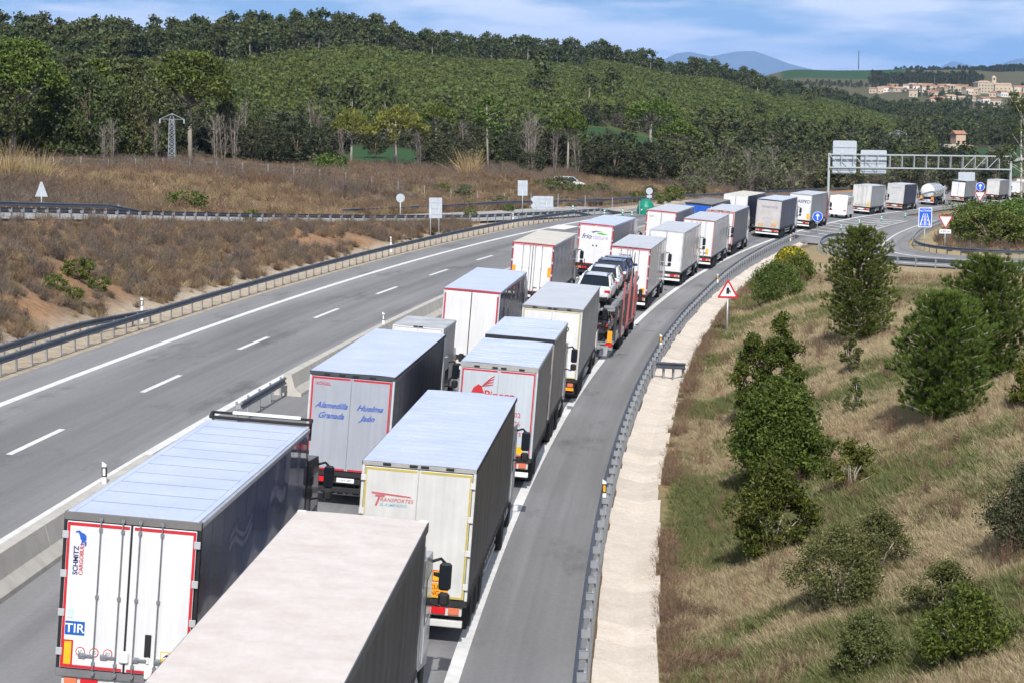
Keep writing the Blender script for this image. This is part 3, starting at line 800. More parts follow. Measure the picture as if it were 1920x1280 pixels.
def cyl_marker(x, y, z, label):
    s = empty('green_bollard', (x, y, z))
    MB().lathe([(.0, 0), (.16, 0), (.10, .08), (.10, .78), (.06, .8), (0, .8)], 10).build('body', GREEN_P, s, True)
    for a in (.3, .55): MB().lathe([(.104, a), (.104, a + .12)], 10).build('band', SWHITE, s, True)
    tag(s, label, 'bollard', 'green and white flexible bollards')
for x, y, lab in ((6.6, 246, 'green bollard nearest the end of the left guardrail'), (10.0, 243, 'second green bollard before the green nose marker'), (12.2, 247, 'green bollard right before the green nose marker, left of a pair'), (13.1, 244.5, 'green bollard right before the green nose marker, right of a pair')):
    cyl_marker(x, y, float(S(x, y)) + .01, lab)
for x, y, lab in ((38.0, 256, 'green bollard on the hatched wedge nearest the blue arrow sign'), (42.6, 272, 'second green bollard along the hatched wedge by the motorhome'), (48.0, 288, 'third green bollard along the hatched wedge'), (54.3, 306, 'farthest green bollard at the tip of the hatched wedge')):
    cyl_marker(x, y, float(ZL(x, y)) + .02, lab)

# ------------------------------------------------------------------ sign gantry
def mk_gantry():
    y = 365.0; xl, xr = 51.9, 81.9; zb, zt = 12 - 7.15, 12 - 5.0
    g = empty('sign_gantry', ((xl + xr) / 2, y, gz((xl + xr) / 2, y)))
    o = Vector(g.location)
    def B(a, b, w): 
        return MB().bar(Vector(a) - o, Vector(b) - o, w)
    for x in (xl, xr):
        MB().bar(Vector((x, y, gz(x, y) - .6)) - o, Vector((x, y, zt + .2)) - o, .34).build('post', POLE, g)
    for z in (zb, zt):
        for dy in (-.5, .5): B((xl, y + dy, z), (xr, y + dy, z), .19).build('chord', POLE, g)
    n = 15
    for i in range(1, n):
        x = xl + (xr - xl) * i / n
        for dy in (-.5, .5): B((x, y + dy, zb), (x, y + dy, zt), .10).build('upright', POLE, g)
        B((x, y - .5, zt), (x, y + .5, zt), .1).build('tie', POLE, g)
    for i, up in ((0, 0), (1, 0), (2, 0), (3, 0), (11, 1), (12, 1), (13, 1)):
        x0 = xl + (xr - xl) * i / n; x1 = xl + (xr - xl) * (i + 1) / n
        B((x0, y - .5, zb if up else zt), (x1, y - .5, zt if up else zb), .1).build('diagonal', POLE, g)
    tag(g, 'grey steel lattice gantry spanning the motorway in the distance', 'gantry')
    for (x0, x1, z0, z1, lab) in ((52.6, 56.5, -8.2, -2.75, 'taller grey sign back hung on the gantry by its left post'), (57.2, 61.5, -8.2, -4.25, 'lower grey sign back hung on the gantry, right of the taller one')):
        s = empty('gantry_sign', ((x0 + x1) / 2, y + .75, 12 + z0)); w = x1 - x0; h = z1 - z0
        plate(s, rounded(rr(w, 0, h), .25), 0, SGREY, 'panel', .06)
        nx = 9
        for i in range(1, nx): MB().box(-w / 2 + w * i / nx - .02, -w / 2 + w * i / nx + .02, -.05, -.031, .1, h - .1).build('seam', POLE, s)
        for z in (h * .12, h * .45, h * .8): MB().box(-w / 2 + .1, w / 2 - .1, -.14, -.05, z - .05, z + .05).build('rib', POLE, s)
        tag(s, lab, 'sign')
mk_gantry()

# ------------------------------------------------------------------ power pylons, mast, fence
PYL = pmat('dull_lattice_steel', (.30, .32, .34), .6, .3, var=.15)
def pylon(x, y, h, label, w0=.95, arm=1.8, z=None):
    s = empty('power_pylon', (x, y, gz(x, y) if z is None else z))
    m = MB(); n = 11; w1 = w0 * .62
    lv = [(-.5 if i == 0 else h * .9 * i / n, w0 + (w1 - w0) * i / n) for i in range(n + 1)]
    for (z0, a), (z1, b) in zip(lv[:-1], lv[1:]):
        c0 = [(-a / 2, -a / 2, z0), (a / 2, -a / 2, z0), (a / 2, a / 2, z0), (-a / 2, a / 2, z0)]; c1 = [(-b / 2, -b / 2, z1), (b / 2, -b / 2, z1), (b / 2, b / 2, z1), (-b / 2, b / 2, z1)]
        for i in range(4):
            m.bar(c0[i], c1[i], .075); m.bar(c0[i], c1[(i + 1) % 4], .04); m.bar(c0[(i + 1) % 4], c1[i], .04); m.bar(c1[i], c1[(i + 1) % 4], .04)
    m.build('lattice', PYL, s)
    m = MB(); zt = h * .9
    for sg in (-1, 1):
        for dy in (-w1 / 2, w1 / 2):
            m.bar((0, dy, zt + h * .1), (sg * arm, 0, zt), .06); m.bar((0, dy, zt), (sg * arm, 0, zt), .06)
        m.bar((sg * w1 / 2, 0, zt), (0, 0, zt + h * .1), .08)
    m.build('crossarm', PYL, s)
    for sx in (-arm, 0, arm): MB().lathe([(.0, zt - .55), (.09, zt - .55), (.09, zt - .12), (.03, zt)], 8, c=(sx, 0, 0)).build('insulator', SGREY, s)
    return tag(s, label, 'pylon')
pylon(-43.9, 284, 7.1, 'lattice power pylon in front of the dark pines at left', arm=1.55)
pylon(121.5, 702, 10.5, 'distant lattice power pylon on the wooded slope right of the gantry signs', w0=1.5, arm=2.6)
s = empty('radio_mast', (463, 3000, 90)); MB().tube([(0, 0, -5), (0, 0, 20.5)], [.7, .5], 6).build('mast', pmat('dark_steel', (.10, .11, .13), .5, .4, var=.1), s); tag(s, 'thin radio mast on the far green skyline', 'mast')

def fence(pts, label):
    root = empty('wire_fence', (pts[0][0], pts[0][1], gz(*pts[0]))); o = Vector(root.location)
    pm = MB().tube([(0, 0, -.3), (0, 0, 1.8)], .04, 6).mesh('post'); pm.materials.append(POLE)
    P = [Vector((x, y, gz(x, y))) for x, y in pts]
    for p in P: link('post', pm, root, None, p - o)
    for k in (.4, .8, 1.2, 1.65):
        m = MB()
        for a, b in zip(P[:-1], P[1:]): m.bar(a + Vector((0, 0, k)) - o, b + Vector((0, 0, k)) - o, .006)
        m.build('wire', POLE, root)
    tag(root, label, 'fence')
fx = [(-60 + i * 3.1, 262 - abs(i - 8) * .6) for i in range(0, 27)]
fence(fx, 'thin wire fence with grey posts crossing the dry scrub')
fence([(58.0 + i * 2.4, 246 + i * 6) for i in range(5)], 'short run of grey fence posts beside the dark bushes at right')

# ------------------------------------------------------------------ vehicles
def paint(name, c, rough=.35, coat=.3, var=.07, scale=.9, c2=None): return pmat('paint_' + name, c, rough, 0, var, scale, coat=coat, spec=.45, col2=c2, detail=8, streak=.06)
def tarp(name, c, rough=.5, var=.16, c2=None): return pmat('tarp_' + name, c, rough, 0, var, 1.2, bump=.12, bscale=5, spec=.4, col2=c2, detail=9, streak=.22)
TYRE = pmat('tyre_rubber', (.022, .022, .024), .85, var=.2)
RIM = pmat('wheel_steel', (.42, .43, .45), .4, .5, var=.15)
CHAS = pmat('chassis_black', (.02, .02, .022), .6, var=.3)
GLASS = pmat('vehicle_glass', (.012, .016, .022), .06, 0, var=.1, spec=.8)
RED_L = pmat('lamp_red', (.55, .015, .02), .25, var=.1)
ORANGE = pmat('orange_marker', (.85, .32, .02), .4, var=.1, scale=6)
YELLOW = pmat('yellow_marker', (.72, .42, .02), .4, var=.12, scale=5)
ALU = pmat('aluminium_trim', (.55, .56, .58), .4, .5, var=.12)
STEEL = pmat('lock_steel', (.40, .41, .43), .32, .8, var=.2, scale=8)
RTAPE = pmat('red_tape', (.50, .02, .03), .45, var=.12, scale=4)
YTAPE = pmat('yellow_tape', (.46, .37, .075), .45, var=.18, scale=4)
R_WHITE = pmat('roof_white_sky_tint', (.50, .56, .745), .5, 0, .10, .7, streak=.05, bump=.05, bscale=3, detail=8)  # white roofs, with the blue sky reflection put into the base colour
R_GREY = pmat('roof_grey', (.49, .515, .56), .55, 0, .12, .6, bump=.05, bscale=3, detail=8)
R_BEIGE = pmat('roof_beige', (.68, .62, .58), .6, 0, .12, 1.6, bump=.2, bscale=4, col2=(.58, .51, .46), streak=.05, detail=12, rand=0)
R_TAN = pmat('roof_tan_grey', (.58, .54, .47), .6, 0, .12, .8, detail=8)
R_DARK = pmat('roof_dark', (.20, .19, .175), .6, 0, .15, .8, detail=8)
W_DOOR = paint('white_door', (.68, .68, .69), .35, .2, .05, .8, (.60, .60, .61))
W_DIRTY = paint('dusty_white', (.60, .595, .58), .45, .1, .1, 1.1, (.48, .475, .455))
G_DOOR = paint('grey_door', (.33, .35, .40), .4, .2, .06, .8)
G_LIGHT = paint('pale_grey_door', (.46, .50, .55), .4, .2, .06, .8)

_wh = {}
BRACKET = MB().box(-.035, .035, -.022, .022, -.035, .035, .008).mesh('bar_bracket'); BRACKET.materials.append(STEEL)
def wheel(parent, x, y, r, w, out=1, name='wheel'):
    key = (round(r, 2), round(w, 2))
    if key not in _wh:
        t = MB().lathe([(r * .58, -w / 2), (r * .93, -w / 2), (r, -w * .36), (r, w * .36), (r * .93, w / 2), (r * .58, w / 2)], 22, 'x').mesh('tyre', True); t.materials.append(TYRE)
        h = MB().lathe([(r * .59, w * .30), (r * .56, w * .47), (r * .5, w * .40), (r * .34, w * .22), (r * .2, w * .25), (r * .16, w * .46), (r * .02, w * .46)], 18, 'x').mesh('rim', False); h.materials.append(RIM)
        _wh[key] = (t, h)
    t, h = _wh[key]
    o = link(name, t, parent, None, (x, y, r)); q = link('rim', h, o)
    if out < 0: q.rotation_euler = (0, 0, math.pi)
    return o

def road_matrix(x, y, h, mid=6.0):
    F = Vector((math.sin(h), math.cos(h), 0)); R = Vector((math.cos(h), -math.sin(h), 0))
    c = Vector((x, y, 0)) + F * mid; e = 1.0
    nx = -float(S(c.x + e, c.y) - S(c.x - e, c.y)) / 2; ny = -float(S(c.x, c.y + e) - S(c.x, c.y - e)) / 2
    n = Vector((nx, ny, 1)).normalized()
    z = float(S(c.x, c.y)) - (-nx * 0) + 0
    zb = float(S(c.x, c.y)) + (nx * (c.x - x) + ny * (c.y - y))
    F2 = (F - n * F.dot(n)).normalized(); R2 = F2.cross(n)
    return Matrix(((R2.x, F2.x, n.x, x), (R2.y, F2.y, n.y, y), (R2.z, F2.z, n.z, zb + .004), (0, 0, 0, 1)))

def cab(root, L, W, H, mat, mirrors=True, deflector=True, top=3.55, dark_top=None):
    """tractor unit ahead of a semi-trailer whose front wall is at y = L"""
    yb, yf = L + .35, L + 2.5; w = 2.46
    prof = [(yb, .95), (yf - .06, .62), (yf, .95), (yf + .02, 1.75), (yf - .18, 2.75), (yf - .42, 3.0), (yb, 3.12)]
    MB().prism(prof, -w / 2, w / 2, 'yz').build('cab_body', mat, root)
    MB().prism([(yf - .02 + .045, 1.8), (yf - .20 + .05, 2.72), (yf - .24, 2.72), (yf - .08, 1.8)], -w / 2 + .1, w / 2 - .1, 'yz').build('windscreen', GLASS, root)
    for sg in (-1, 1):
        MB().prism([(yf - .2, 1.75), (yf - .36, 2.6), (yb + .75, 2.6), (yb + .75, 1.72)], sg * w / 2 - .01, sg * w / 2 + .012, 'yz').build('side_window', GLASS, root)
        MB().prism([(yb + .65, .95), (yb + .65, 1.68), (yf - .12, 1.68), (yf - .12, .95)], sg * w / 2 - .01, sg * w / 2 + .02, 'yz').build('cab_door', mat, root)
        MB().box(sg * w / 2 - .03 * sg, sg * (w / 2 - .03) + .02 * sg, yb - .75, yb, .9, 3.4).build('side_fairing', mat, root)
    if deflector:
        MB().prism([(yb - .15, 3.08), (yf - .5, 2.98), (yf - .75, 3.35), (yb + .6, top + .22), (yb - .15, top + .3)], -w / 2 + .04, w / 2 - .04, 'yz').build('roof_deflector', dark_top or mat, root)
    m = MB()
    for sg in (-1, 1): m.box(sg * .42 - .05, sg * .42 + .05, L - 3.6, yf - .2, .75, 1.0)
    m.box(-1.1, 1.1, yf - .35, yf - .05, .35, .62); m.box(-.55, .55, L - 2.6, L - 1.2, 1.0, 1.13)
    m.build('tractor_chassis', CHAS, root)
    for sg in (-1, 1):
        MB().lathe([(.0, L - 1.15), (.33, L - 1.15), (.33, L + .35), (0, L + .35)], 12, 'y', (sg * .92, 0, .72)).build('fuel_tank', ALU, root, True)
        wheel(root, sg * 1.05, L + 1.75, .5, .32, sg); wheel(root, sg * .98, L - 1.9, .5, .56, sg)
        MB().prism([(L - 2.5, .95), (L - 2.3, 1.08), (L - 1.5, 1.08), (L - 1.3, .95), (L - 1.5, 1.04), (L - 2.3, 1.04)], sg * .98 - .3, sg * .98 + .3, 'yz').build('mudguard', CHAS, root)
    if mirrors:
        for sg in (-1, 1):
            a = empty_part('mirror', root)
            x0 = sg * (w / 2); x1 = sg * (w / 2 + .26)
            m = MB().tube([(x0, yf - .35, 2.78), (x0 + sg * .16, yf - .22, 2.82), (x1, yf - .2, 2.72)], .032, 6).tube([(x0, yf - .35, 1.92), (x0 + sg * .18, yf - .24, 1.86), (x1, yf - .2, 1.95)], .028, 6)
            m.build('mirror_arm', BLACK, a)
            MB().box(x1 - .12, x1 + .13, yf - .29, yf - .11, 2.18, 2.74, .05).build('mirror_housing', BLACK, a)
            MB().box(x1 - .11, x1 + .12, yf - .28, yf - .12, 1.86, 2.13, .05).build('mirror_housing', BLACK, a)
            MB().box(x1 - .09, x1 + .10, yf - .298, yf - .288, 2.22, 2.70).build('mirror_glass', GLASS, a)
def empty_part(name, parent):
    o = bpy.data.objects.new(name, None); COL.objects.link(o); o.parent = parent; o.empty_display_size = .1; return o

def rear_underrun(root, W, lamps=True, bar=None, white=False, plate_=True, zb=1.0, mudflap=None):
    MB().box(-W / 2 + .08, W / 2 - .08, .12, .26, .42, .58, .02).build('underrun_bar', bar or (WHITE if white else CHAS), root)
    m = MB()
    for sg in (-1, 1): m.box(sg * .45 - .05, sg * .45 + .05, .15, 13.0 if W > 2.3 else 4, .98, 1.1); m.box(sg * .45 - .04, sg * .45 + .04, .14, .24, .5, 1.05)
    m.build('chassis_rail', CHAS, root)
    if lamps:
        lb = MB().box(-W / 2 + .1, W / 2 - .1, .05, .16, .70, .92, .01).build('light_bar', bar or (W_DIRTY if white else CHAS), root)
        for sg in (-1, 1):
            MB().box(sg * (W / 2 - .62) - .16, sg * (W / 2 - .62) + .16, .015, .06, .73, .89, .01).build('tail_lamp', RED_L, root)
            MB().box(sg * (W / 2 - .28) - .12, sg * (W / 2 - .28) + .12, .015, .06, .73, .89, .01).build('turn_lamp', pmat('lamp_mixed', (.60, .16, .08), .3, var=.1), root)
    if plate_:
        MB().box(-.26, .26, .03, .05, .745, .875).build('number_plate', SWHITE, root)
    for sg in (-1, 1): MB().box(sg * .92 - .3, sg * .92 + .3, 1.16, 1.18, .18, .75).build('mud_flap', mudflap or CHAS, root)

def box_shell(root, L, W, H, o):
    """the load box: floor, walls, roof, rear frame and doors; o = options"""
    zf = o.get('zf', 1.08)
    side = o['side']; roof = o['roof']; style = o.get('style', 'smooth'); fr = o.get('frame', ALU)
    # walls
    ny = max(12, int(L / .16)); nz = 7
    for sg in (-1, 1):
        ys = np.linspace(.05, L - .02, ny); zs = np.linspace(zf, H - .13, nz)
        Y, Zg = np.meshgrid(ys, zs, indexing='ij')
        off = np.zeros_like(Y)
        if style == 'curtain':
            r = np.random.default_rng(int(abs(o.get('seed', 1)) * 10 + sg + 2)); ph = r.uniform(0, 6, 6)
            fade = np.sin(np.pi * (Zg - zf) / (H - .13 - zf)) * .8 + .2
            off = (.012 * np.sin(Y * 2 * np.pi / 1.1 + ph[0]) + .008 * np.sin(Y * 2 * np.pi / .47 + ph[1] + Zg * .7) + .012 * np.sin(Y * 2 * np.pi / 3.4 + ph[2] + Zg)) * fade
            off += .010 * np.sin(Zg * 5 + Y * .6 + ph[3]) * fade
        elif style == 'smooth':
            off = .0025 * np.sin(Y * 2 * np.pi / 2.4) 
        elif style == 'ribs':
            off = .012 * (np.sign(np.sin(Zg * 2 * np.pi / .42)) * .5)
        X = sg * (W / 2 - .02 + off)
        me = gridmesh('side_wall', np.stack([X, Y, Zg], -1), style != 'ribs')
        w = link('side_wall', me, root, side)
        MB().box(sg * (W / 2 - .075) - .02, sg * (W / 2 - .075) + .02, .05, L - .02, zf, H - .13).build('wall_core', side, w)
        MB().box(sg * W / 2 - (.07 if sg > 0 else -.0), sg * W / 2 + (.0 if sg > 0 else .07), 0, L, H - .13, H - .02, .012).build('roof_rail', o.get('rail', fr), root)
        MB().box(sg * W / 2 - (.06 if sg > 0 else 0), sg * W / 2 + (0 if sg > 0 else .06), 0, L, zf - .13, zf - .002, .01).build('floor_rail', o.get('rail2', CHAS), root)
        if style == 'curtain':
            n = int(L / .62)
            bm_ = MB().box(-.006, .006, -.022, .022, 0, .34).mesh('strap'); bm_.materials.append(BLACK)
            for i in range(1, n):
                link('strap', bm_, root, None, (sg * (W / 2 + .006), i * L / n, zf - .22))
        elif o.get('seams', True) and style == 'smooth' and L > 10:
            bm_ = MB().box(-.0015, .0015, -.004, .004, zf + .02, H - .15).mesh('wall_seam'); bm_.materials.append(side)
            for i in range(1, 11): link('wall_seam', bm_, root, None, (sg * (W / 2 - .012), i * L / 11, 0))
    MB().box(-W / 2 + .05, W / 2 - .05, L - .06, L, zf - .1, H - .03).build('front_wall', o.get('front', side), root)
    MB().box(-W / 2 + .06, W / 2 - .06, .06, L - .06, zf - .12, zf - .01).build('floor', CHAS, root)
    # roof
    rs = o.get('roofstyle', 'tarp')
    if rs == 'panel':
        n = 11
        for i in range(n):
            MB().box(-W / 2 + .19, W / 2 - .19, i * L / n + .022, (i + 1) * L / n - .022, H - .06, H).build('roof_panel', roof, root)
        for sg in (-1, 1): MB().box(sg * (W / 2 - .125) - .06, sg * (W / 2 - .125) + .06, 0.01, L - .01, H - .06, H + .004, .004).build('roof_edge', roof, root)
        MB().box(-W / 2 + .1, W / 2 - .1, .02, L - .02, H - .10, H - .064).build('roof_core', CHAS, root)
        for i in range(1, n): MB().box(-W / 2 + .19, W / 2 - .19, i * L / n - .022, i * L / n + .022, H - .004, H + .003).build('roof_seam', pmat('seam_grey', (.22, .24, .29), .6, var=.1), root)
    else:
        nx = 9; ny = int(L / .12)
        X, Y = np.meshgrid(np.linspace(-W / 2 + .005, W / 2 - .005, nx), np.linspace(.0, L, ny), indexing='ij')
        amp = {'tarp': .006, 'ribbed': .012, 'flat': .0012}[rs] * o.get('amp', 1); wl = {'tarp': .62, 'ribbed': .52, 'flat': 2.0}[rs]
        r = np.random.default_rng(int(abs(o.get('seed', 1)) * 7)); p = r.uniform(0, 6, 4)
        e = 1 - (np.abs(X) / (W / 2)) ** 6
        Zr = H + .012 * (1 - (X / (W / 2)) ** 2) + e * amp * np.sin(Y * 2 * np.pi / wl) + (0 if rs == 'flat' else e * .008 * np.sin(Y * 1.3 + X * 1.9 + p[0]) + e * .005 * np.sin(Y * 3.1 - X * 3.3 + p[1]))
        me = gridmesh('roof', np.stack([X, Y, Zr], -1)); me.flip_normals()
        rf = link('roof', me, root, roof)
        if rs == 'ribbed':
            nb = int(L / .78)
            for i in range(1, nb): MB().box(-W / 2 + .02, W / 2 - .02, i * L / nb - .02, i * L / nb + .02, H + .004, H + .016).build('roof_bow', roof, rf)
        MB().box(-W / 2 + .08, W / 2 - .08, .04, L - .04, H - .07, H - .03).build('roof_core', roof, rf)
    if rs == 'tarp':
        for sg in (-1, 1): MB().box(sg * (W / 2) - .012, sg * (W / 2) + .012, .0, L, H - o.get('hemh', .10), H - .005, .006).build('roof_hem', o.get('hem', side), root)
    # rear frame
    hd = o.get('header', .16); fm = o.get('rframe', fr)
    MB().box(-W / 2, -W / 2 + .065, -.012, .12, zf - .02, H - .02, .008).build('rear_pillar', fm, root); MB().box(W / 2 - .065, W / 2, -.012, .12, zf - .02, H - .02, .008).build('rear_pillar', fm, root)
    MB().box(-W / 2, W / 2, -.014, .10, H - hd, H - .004, .01).build('rear_header', o.get('headmat', fm), root)
    MB().box(-W / 2, W / 2, -.02, .14, zf - .16, zf - .005, .01).build('rear_sill', o.get('sillmat', fm), root)
    for hx in o.get('catches', ()): MB().box(hx - .09, hx + .09, -.035, .0, H - hd + .03, H - hd + .09, .008).build('header_catch', BLACK, root)
    # doors
    d0, d1 = zf + .015, H - hd - .01; dm = o['door']
    for sg in (-1, 1):
        gp = .012 if o.get('gasket') or o.get('bars') else .0015; xa, xb = (gp, W / 2 - .075) if sg > 0 else (-W / 2 + .075, -gp)
        dr = MB().box(xa, xb, -.055, -.01, d0, d1, .01).build('rear_door', dm, root)
        xo = sg * (W / 2 - .075)
        tp = o.get('tape')
        if tp is not None:
            w_ = o.get('tw', .055); xi = sg * .03; y0, y1 = -.060, -.053
            lo, hi = sorted((xi, xo))
            MB().box(lo + .02, hi - .01, y0, y1, d1 - .015 - w_, d1 - .015).build('marker_tape', tp, dr)
            a, b = sorted((xo, xo - sg * w_)); MB().box(a + .01 * (sg < 0), b - .01 * (sg > 0), y0 - .001, y1, d0 + .02, d1 - .02).build('marker_tape', tp, dr)
            MB().box(lo + .02, hi - .01, y0 - .002, y1, d0 + .012, d0 + .012 + w_ * .9).build('marker_tape', tp, dr)
        if o.get('bars'):
            for bx in (sg * .16, sg * (W / 2 - .70)):
                MB().tube([(bx, -.085, d0 - .12), (bx, -.085, d1 + .12)], .016, 8).build('lock_bar', STEEL, dr)
                for z in (d0 - .06, d0 + .12, (d0 + d1) / 2, d1 - .12, d1 + .08): link('bar_bracket', BRACKET, dr, None, (bx, -.077, z))
                hx = bx - .26 if o.get('handles', 'L') == 'L' and sg < 0 else bx + (.26 if sg > 0 else -.26)
                a, b = sorted((bx, hx)); z = d0 + .26
                MB().box(a, b, -.115, -.085, z - .012, z + .03, .006).box(a - .02 * (hx < bx), a + .11, -.10, -.06, z - .05, z + .05, .01).build('door_handle', STEEL, dr)
        if o.get('hinges'):
            hm_ = MB().box(-.06, .06, -.075, -.05, -.07, .07, .008).mesh('hinge'); hm_.materials.append(o.get('hingemat', ALU))
            for i in range(4):
                link('hinge', hm_, dr, None, (sg * (W / 2 - .055), 0, d0 + .3 + i * (d1 - d0 - .55) / 3))
    if o.get('gasket'): MB().box(-.02, .02, -.062, -.05, d0, d1).build('door_gasket', BLACK, root)
    return zf

def T_at(x, z, y=-.064): return Matrix.Translation((x, y, z)) @ FRONT
def rot_in(m, a): return m @ Matrix.Rotation(a, 4, 'Z')

def semi(x, y, hdeg, L, W, H, label, cabmat, o, axles=3, under=None, name='articulated_truck', group='lorries queuing on the motorway'):
    root = empty(name, mw=road_matrix(x, y, math.radians(hdeg)))
    box_shell(root, L, W, H, o)
    u = dict(under or {}); rear_underrun(root, W, **u)
    for i in range(axles):
        for sg in (-1, 1): wheel(root, sg * (W / 2 - .24), 2.35 + i * 1.31, .5, .38, sg)
    for sg in (-1, 1):
        m = MB()
        for z in (.55, .8): m.box(sg * (W / 2 - .06) - .02, sg * (W / 2 - .06) + .02, 6.0, L - 4.2, z - .05, z + .05)
        m.build('side_guard', o.get('guard', ALU), root)
        MB().box(sg * .75 - .06, sg * .75 + .06, L - 3.1, L - 2.95, .15, 1.05).box(sg * .75 - .13, sg * .75 + .13, L - 3.17, L - 2.88, .1, .16).build('landing_leg', CHAS, root)
        if o.get('locker'): MB().box(sg * (W / 2 - .05) - (.45 if sg > 0 else 0), sg * (W / 2 - .05) + (0 if sg > 0 else .45), 7.2, 8.6, .42, .93, .03).build('side_locker', o['locker'], root)
    cab(root, L, W, H, cabmat, deflector=o.get('defl', True), dark_top=o.get('defl_mat'))
    tag(root, label, 'truck', group)
    return root

P_WHITE = paint('white_cab', (.70, .70, .70)); P_GREYC = paint('grey_cab', (.35, .36, .38)); P_BLUE = paint('blue_cab', (.02, .05, .18)); P_REDC = paint('red_cab', (.35, .02, .02)); P_BLACKC = paint('dark_cab', (.03, .03, .035))
NAVY = paint('navy_gloss', (.032, .060, .165), .24, .6, .1, .5)
NAVY2 = paint('navy_panel', (.055, .07, .125), .22, .5, .1, .5)
GREYP = paint('grey_panel', (.25, .265, .305), .28, .4, .1, .5)
LGREY = paint('light_grey_panel', (.42, .42, .43), .22, .5, .08, .5)
SILVERP = paint('silver_panel', (.58, .58, .60), .22, .5, .08, .4)
C_BLACK = tarp('black', (.05, .05, .056), .42); C_NAVY = tarp('navy', (.03, .036, .056), .42); C_WARM = tarp('warm_grey', (.25, .235, .225), .5)
C_GREY = tarp('grey', (.35, .35, .355), .5); C_DGREY = tarp('dark_grey', (.16, .165, .185), .5); C_SLATE = tarp('slate', (.095, .10, .135), .5); C_MID = tarp('mid_grey', (.30, .31, .32), .5); C_INK = tarp('ink_blue', (.035, .045, .09), .5); C_CHAR = tarp('charcoal', (.06, .06, .065), .5)
T_BLUE = pmat('print_blue', (.02, .09, .42), .5, var=.1); T_RED = pmat('print_red', (.50, .03, .04), .5, var=.1); T_NAVY = pmat('print_navy', (.02, .02, .13), .5, var=.1); T_GREEN = pmat('print_green', (.10, .42, .05), .5, var=.1); T_GREY = pmat('print_grey', (.22, .24, .28), .5, var=.1); T_CYAN = pmat('print_pale_blue', (.22, .42, .55), .5, var=.2); T_PINK = pmat('print_faded_red', (.52, .12, .14), .5, var=.2); T_LILAC = pmat('print_lilac', (.40, .36, .52), .5, var=.1)

# --- nearest: pale roofed curtain-sider, only its front half in view
rt_ = semi(-3.72, 27.91, 2.87, 13.6, 2.5, 3.96, 'nearest lorry with beige tarpaulin roof and charcoal curtain sides', P_GREYC,
     dict(side=C_CHAR, roof=R_BEIGE, style='curtain', door=W_DIRTY, hem=pmat('hem_slate', (.10, .105, .12), .55, var=.15), rail=CHAS, seed=3, roofstyle='tarp', defl=False, amp=.3, hemh=.2))
MB().box(1.08, 1.26, 13.48, 13.62, 3.80, 3.975, .02).build('corner_cap', WHITE, rt_)
MB().box(-1.26, -1.08, 13.48, 13.62, 3.80, 3.975, .02).build('corner_cap', WHITE, rt_)

# --- reefer with the sky-tinted white roof panels and white doors
t0 = semi(-7.09, 39.51, 3.24, 13.23, 2.53, 3.98, 'refrigerated trailer with red-framed white doors and navy side, far-left foreground', P_BLACKC,
     dict(side=NAVY, roof=R_WHITE, style='smooth', door=W_DOOR, roofstyle='panel', frame=ALU, rframe=BLACK, headmat=pmat('header_grey', (.15, .145, .14), .5, var=.1), sillmat=pmat('sill_grey', (.16, .16, .17), .5, var=.2), tape=RTAPE, tw=.06, bars=True, hinges=True, hingemat=ALU, gasket=True, seed=5, rail=ALU, defl=False),
     under=dict(white=True))
W0 = 2.53
text('SCHMITZ', .128, T_NAVY, t0, rot_in(T_at(-.955, 2.83), math.pi / 2), bold=.02)
text('CARGOBULL', .105, T_RED, t0, rot_in(T_at(-.86, 2.83), math.pi / 2), bold=.015)
emb = [(0, 0), (.05, .03), (.04, .12), (.0, .17), (-.07, .19), (-.12, .24), (-.20, .22), (-.205, .17), (-.185, .20), (-.14, .19), (-.11, .13), (-.09, .05), (-.06, .02), (-.07, -.10), (-.045, -.10), (-.03, -.02), (.015, -.03), (.02, -.11), (.05, -.11), (.055, -.02)]
MB().prism([(a * .8 - .86, b * .8 + 3.46) for a, b in emb], -.068, -.056, 'xz').build('emblem', T_BLUE, t0)
MB().box(-1.12, -.76, -.066, -.055, 1.72, 1.97).build('blue_plate', pmat('plate_blue', (.01, .10, .38), .4, var=.05), t0)
text('TIR', .235, SWHITE, t0, T_at(-.94, 1.765, -.071), align='CENTER', bold=.01, squash=1.05)
MB().box(-1.10, -.98, -.064, -.055, 2.03, 2.2).build('paper_label', pmat('label_pale', (.50, .58, .70), .5, var=.05), t0)
for sx in (-1, 1):
    MB().box(sx * 1.05 - .095, sx * 1.05 + .095, -.066, -.056, 1.14, 1.62).build('marker_border', RTAPE, t0)
    MB().box(sx * 1.05 - .065, sx * 1.05 + .065, -.070, -.060, 1.17, 1.59).build('marker_plate', YELLOW, t0)
for cx_, s_ in ((-.815, '60'), (-.56, '70'), (-.305, '80')):
    MB().prism(shift(ngon(20, .085), cx_, 1.42), -.068, -.056, 'xz').build('speed_ring', RTAPE, t0)
    MB().prism(shift(ngon(20, .068), cx_, 1.42), -.071, -.060, 'xz').build('speed_disc', SWHITE, t0)
    text(s_, .095, SBLACK, t0, T_at(cx_, 1.388, -.074), align='CENTER')
MB().box(.36, .48, -.075, -.056, 1.42, 1.84, .01).build('strap_holder', BLACK, t0)
MB().box(-.09, .09, -.12, -.056, 1.27, 1.50, .03).build('seal_box', WHITE, t0)
MB().box(.39, .53, -.12, -.056, 1.02, 1.18, .02).box(.41, .46, -.09, -.056, 1.3, 1.42, .01).build('door_catch', WHITE, t0)
MB().box(.66, .83, -.066, -.056, 1.31, 1.55).build('warning_sticker', YELLOW, t0); MB().box(.68, .81, -.07, -.06, 1.42, 1.53).build('warning_face', SWHITE, t0)
MB().prism([(.69, 1.43), (.80, 1.47), (.80, 1.52)], -.074, -.062, 'xz').build('warning_figure', SBLACK, t0)
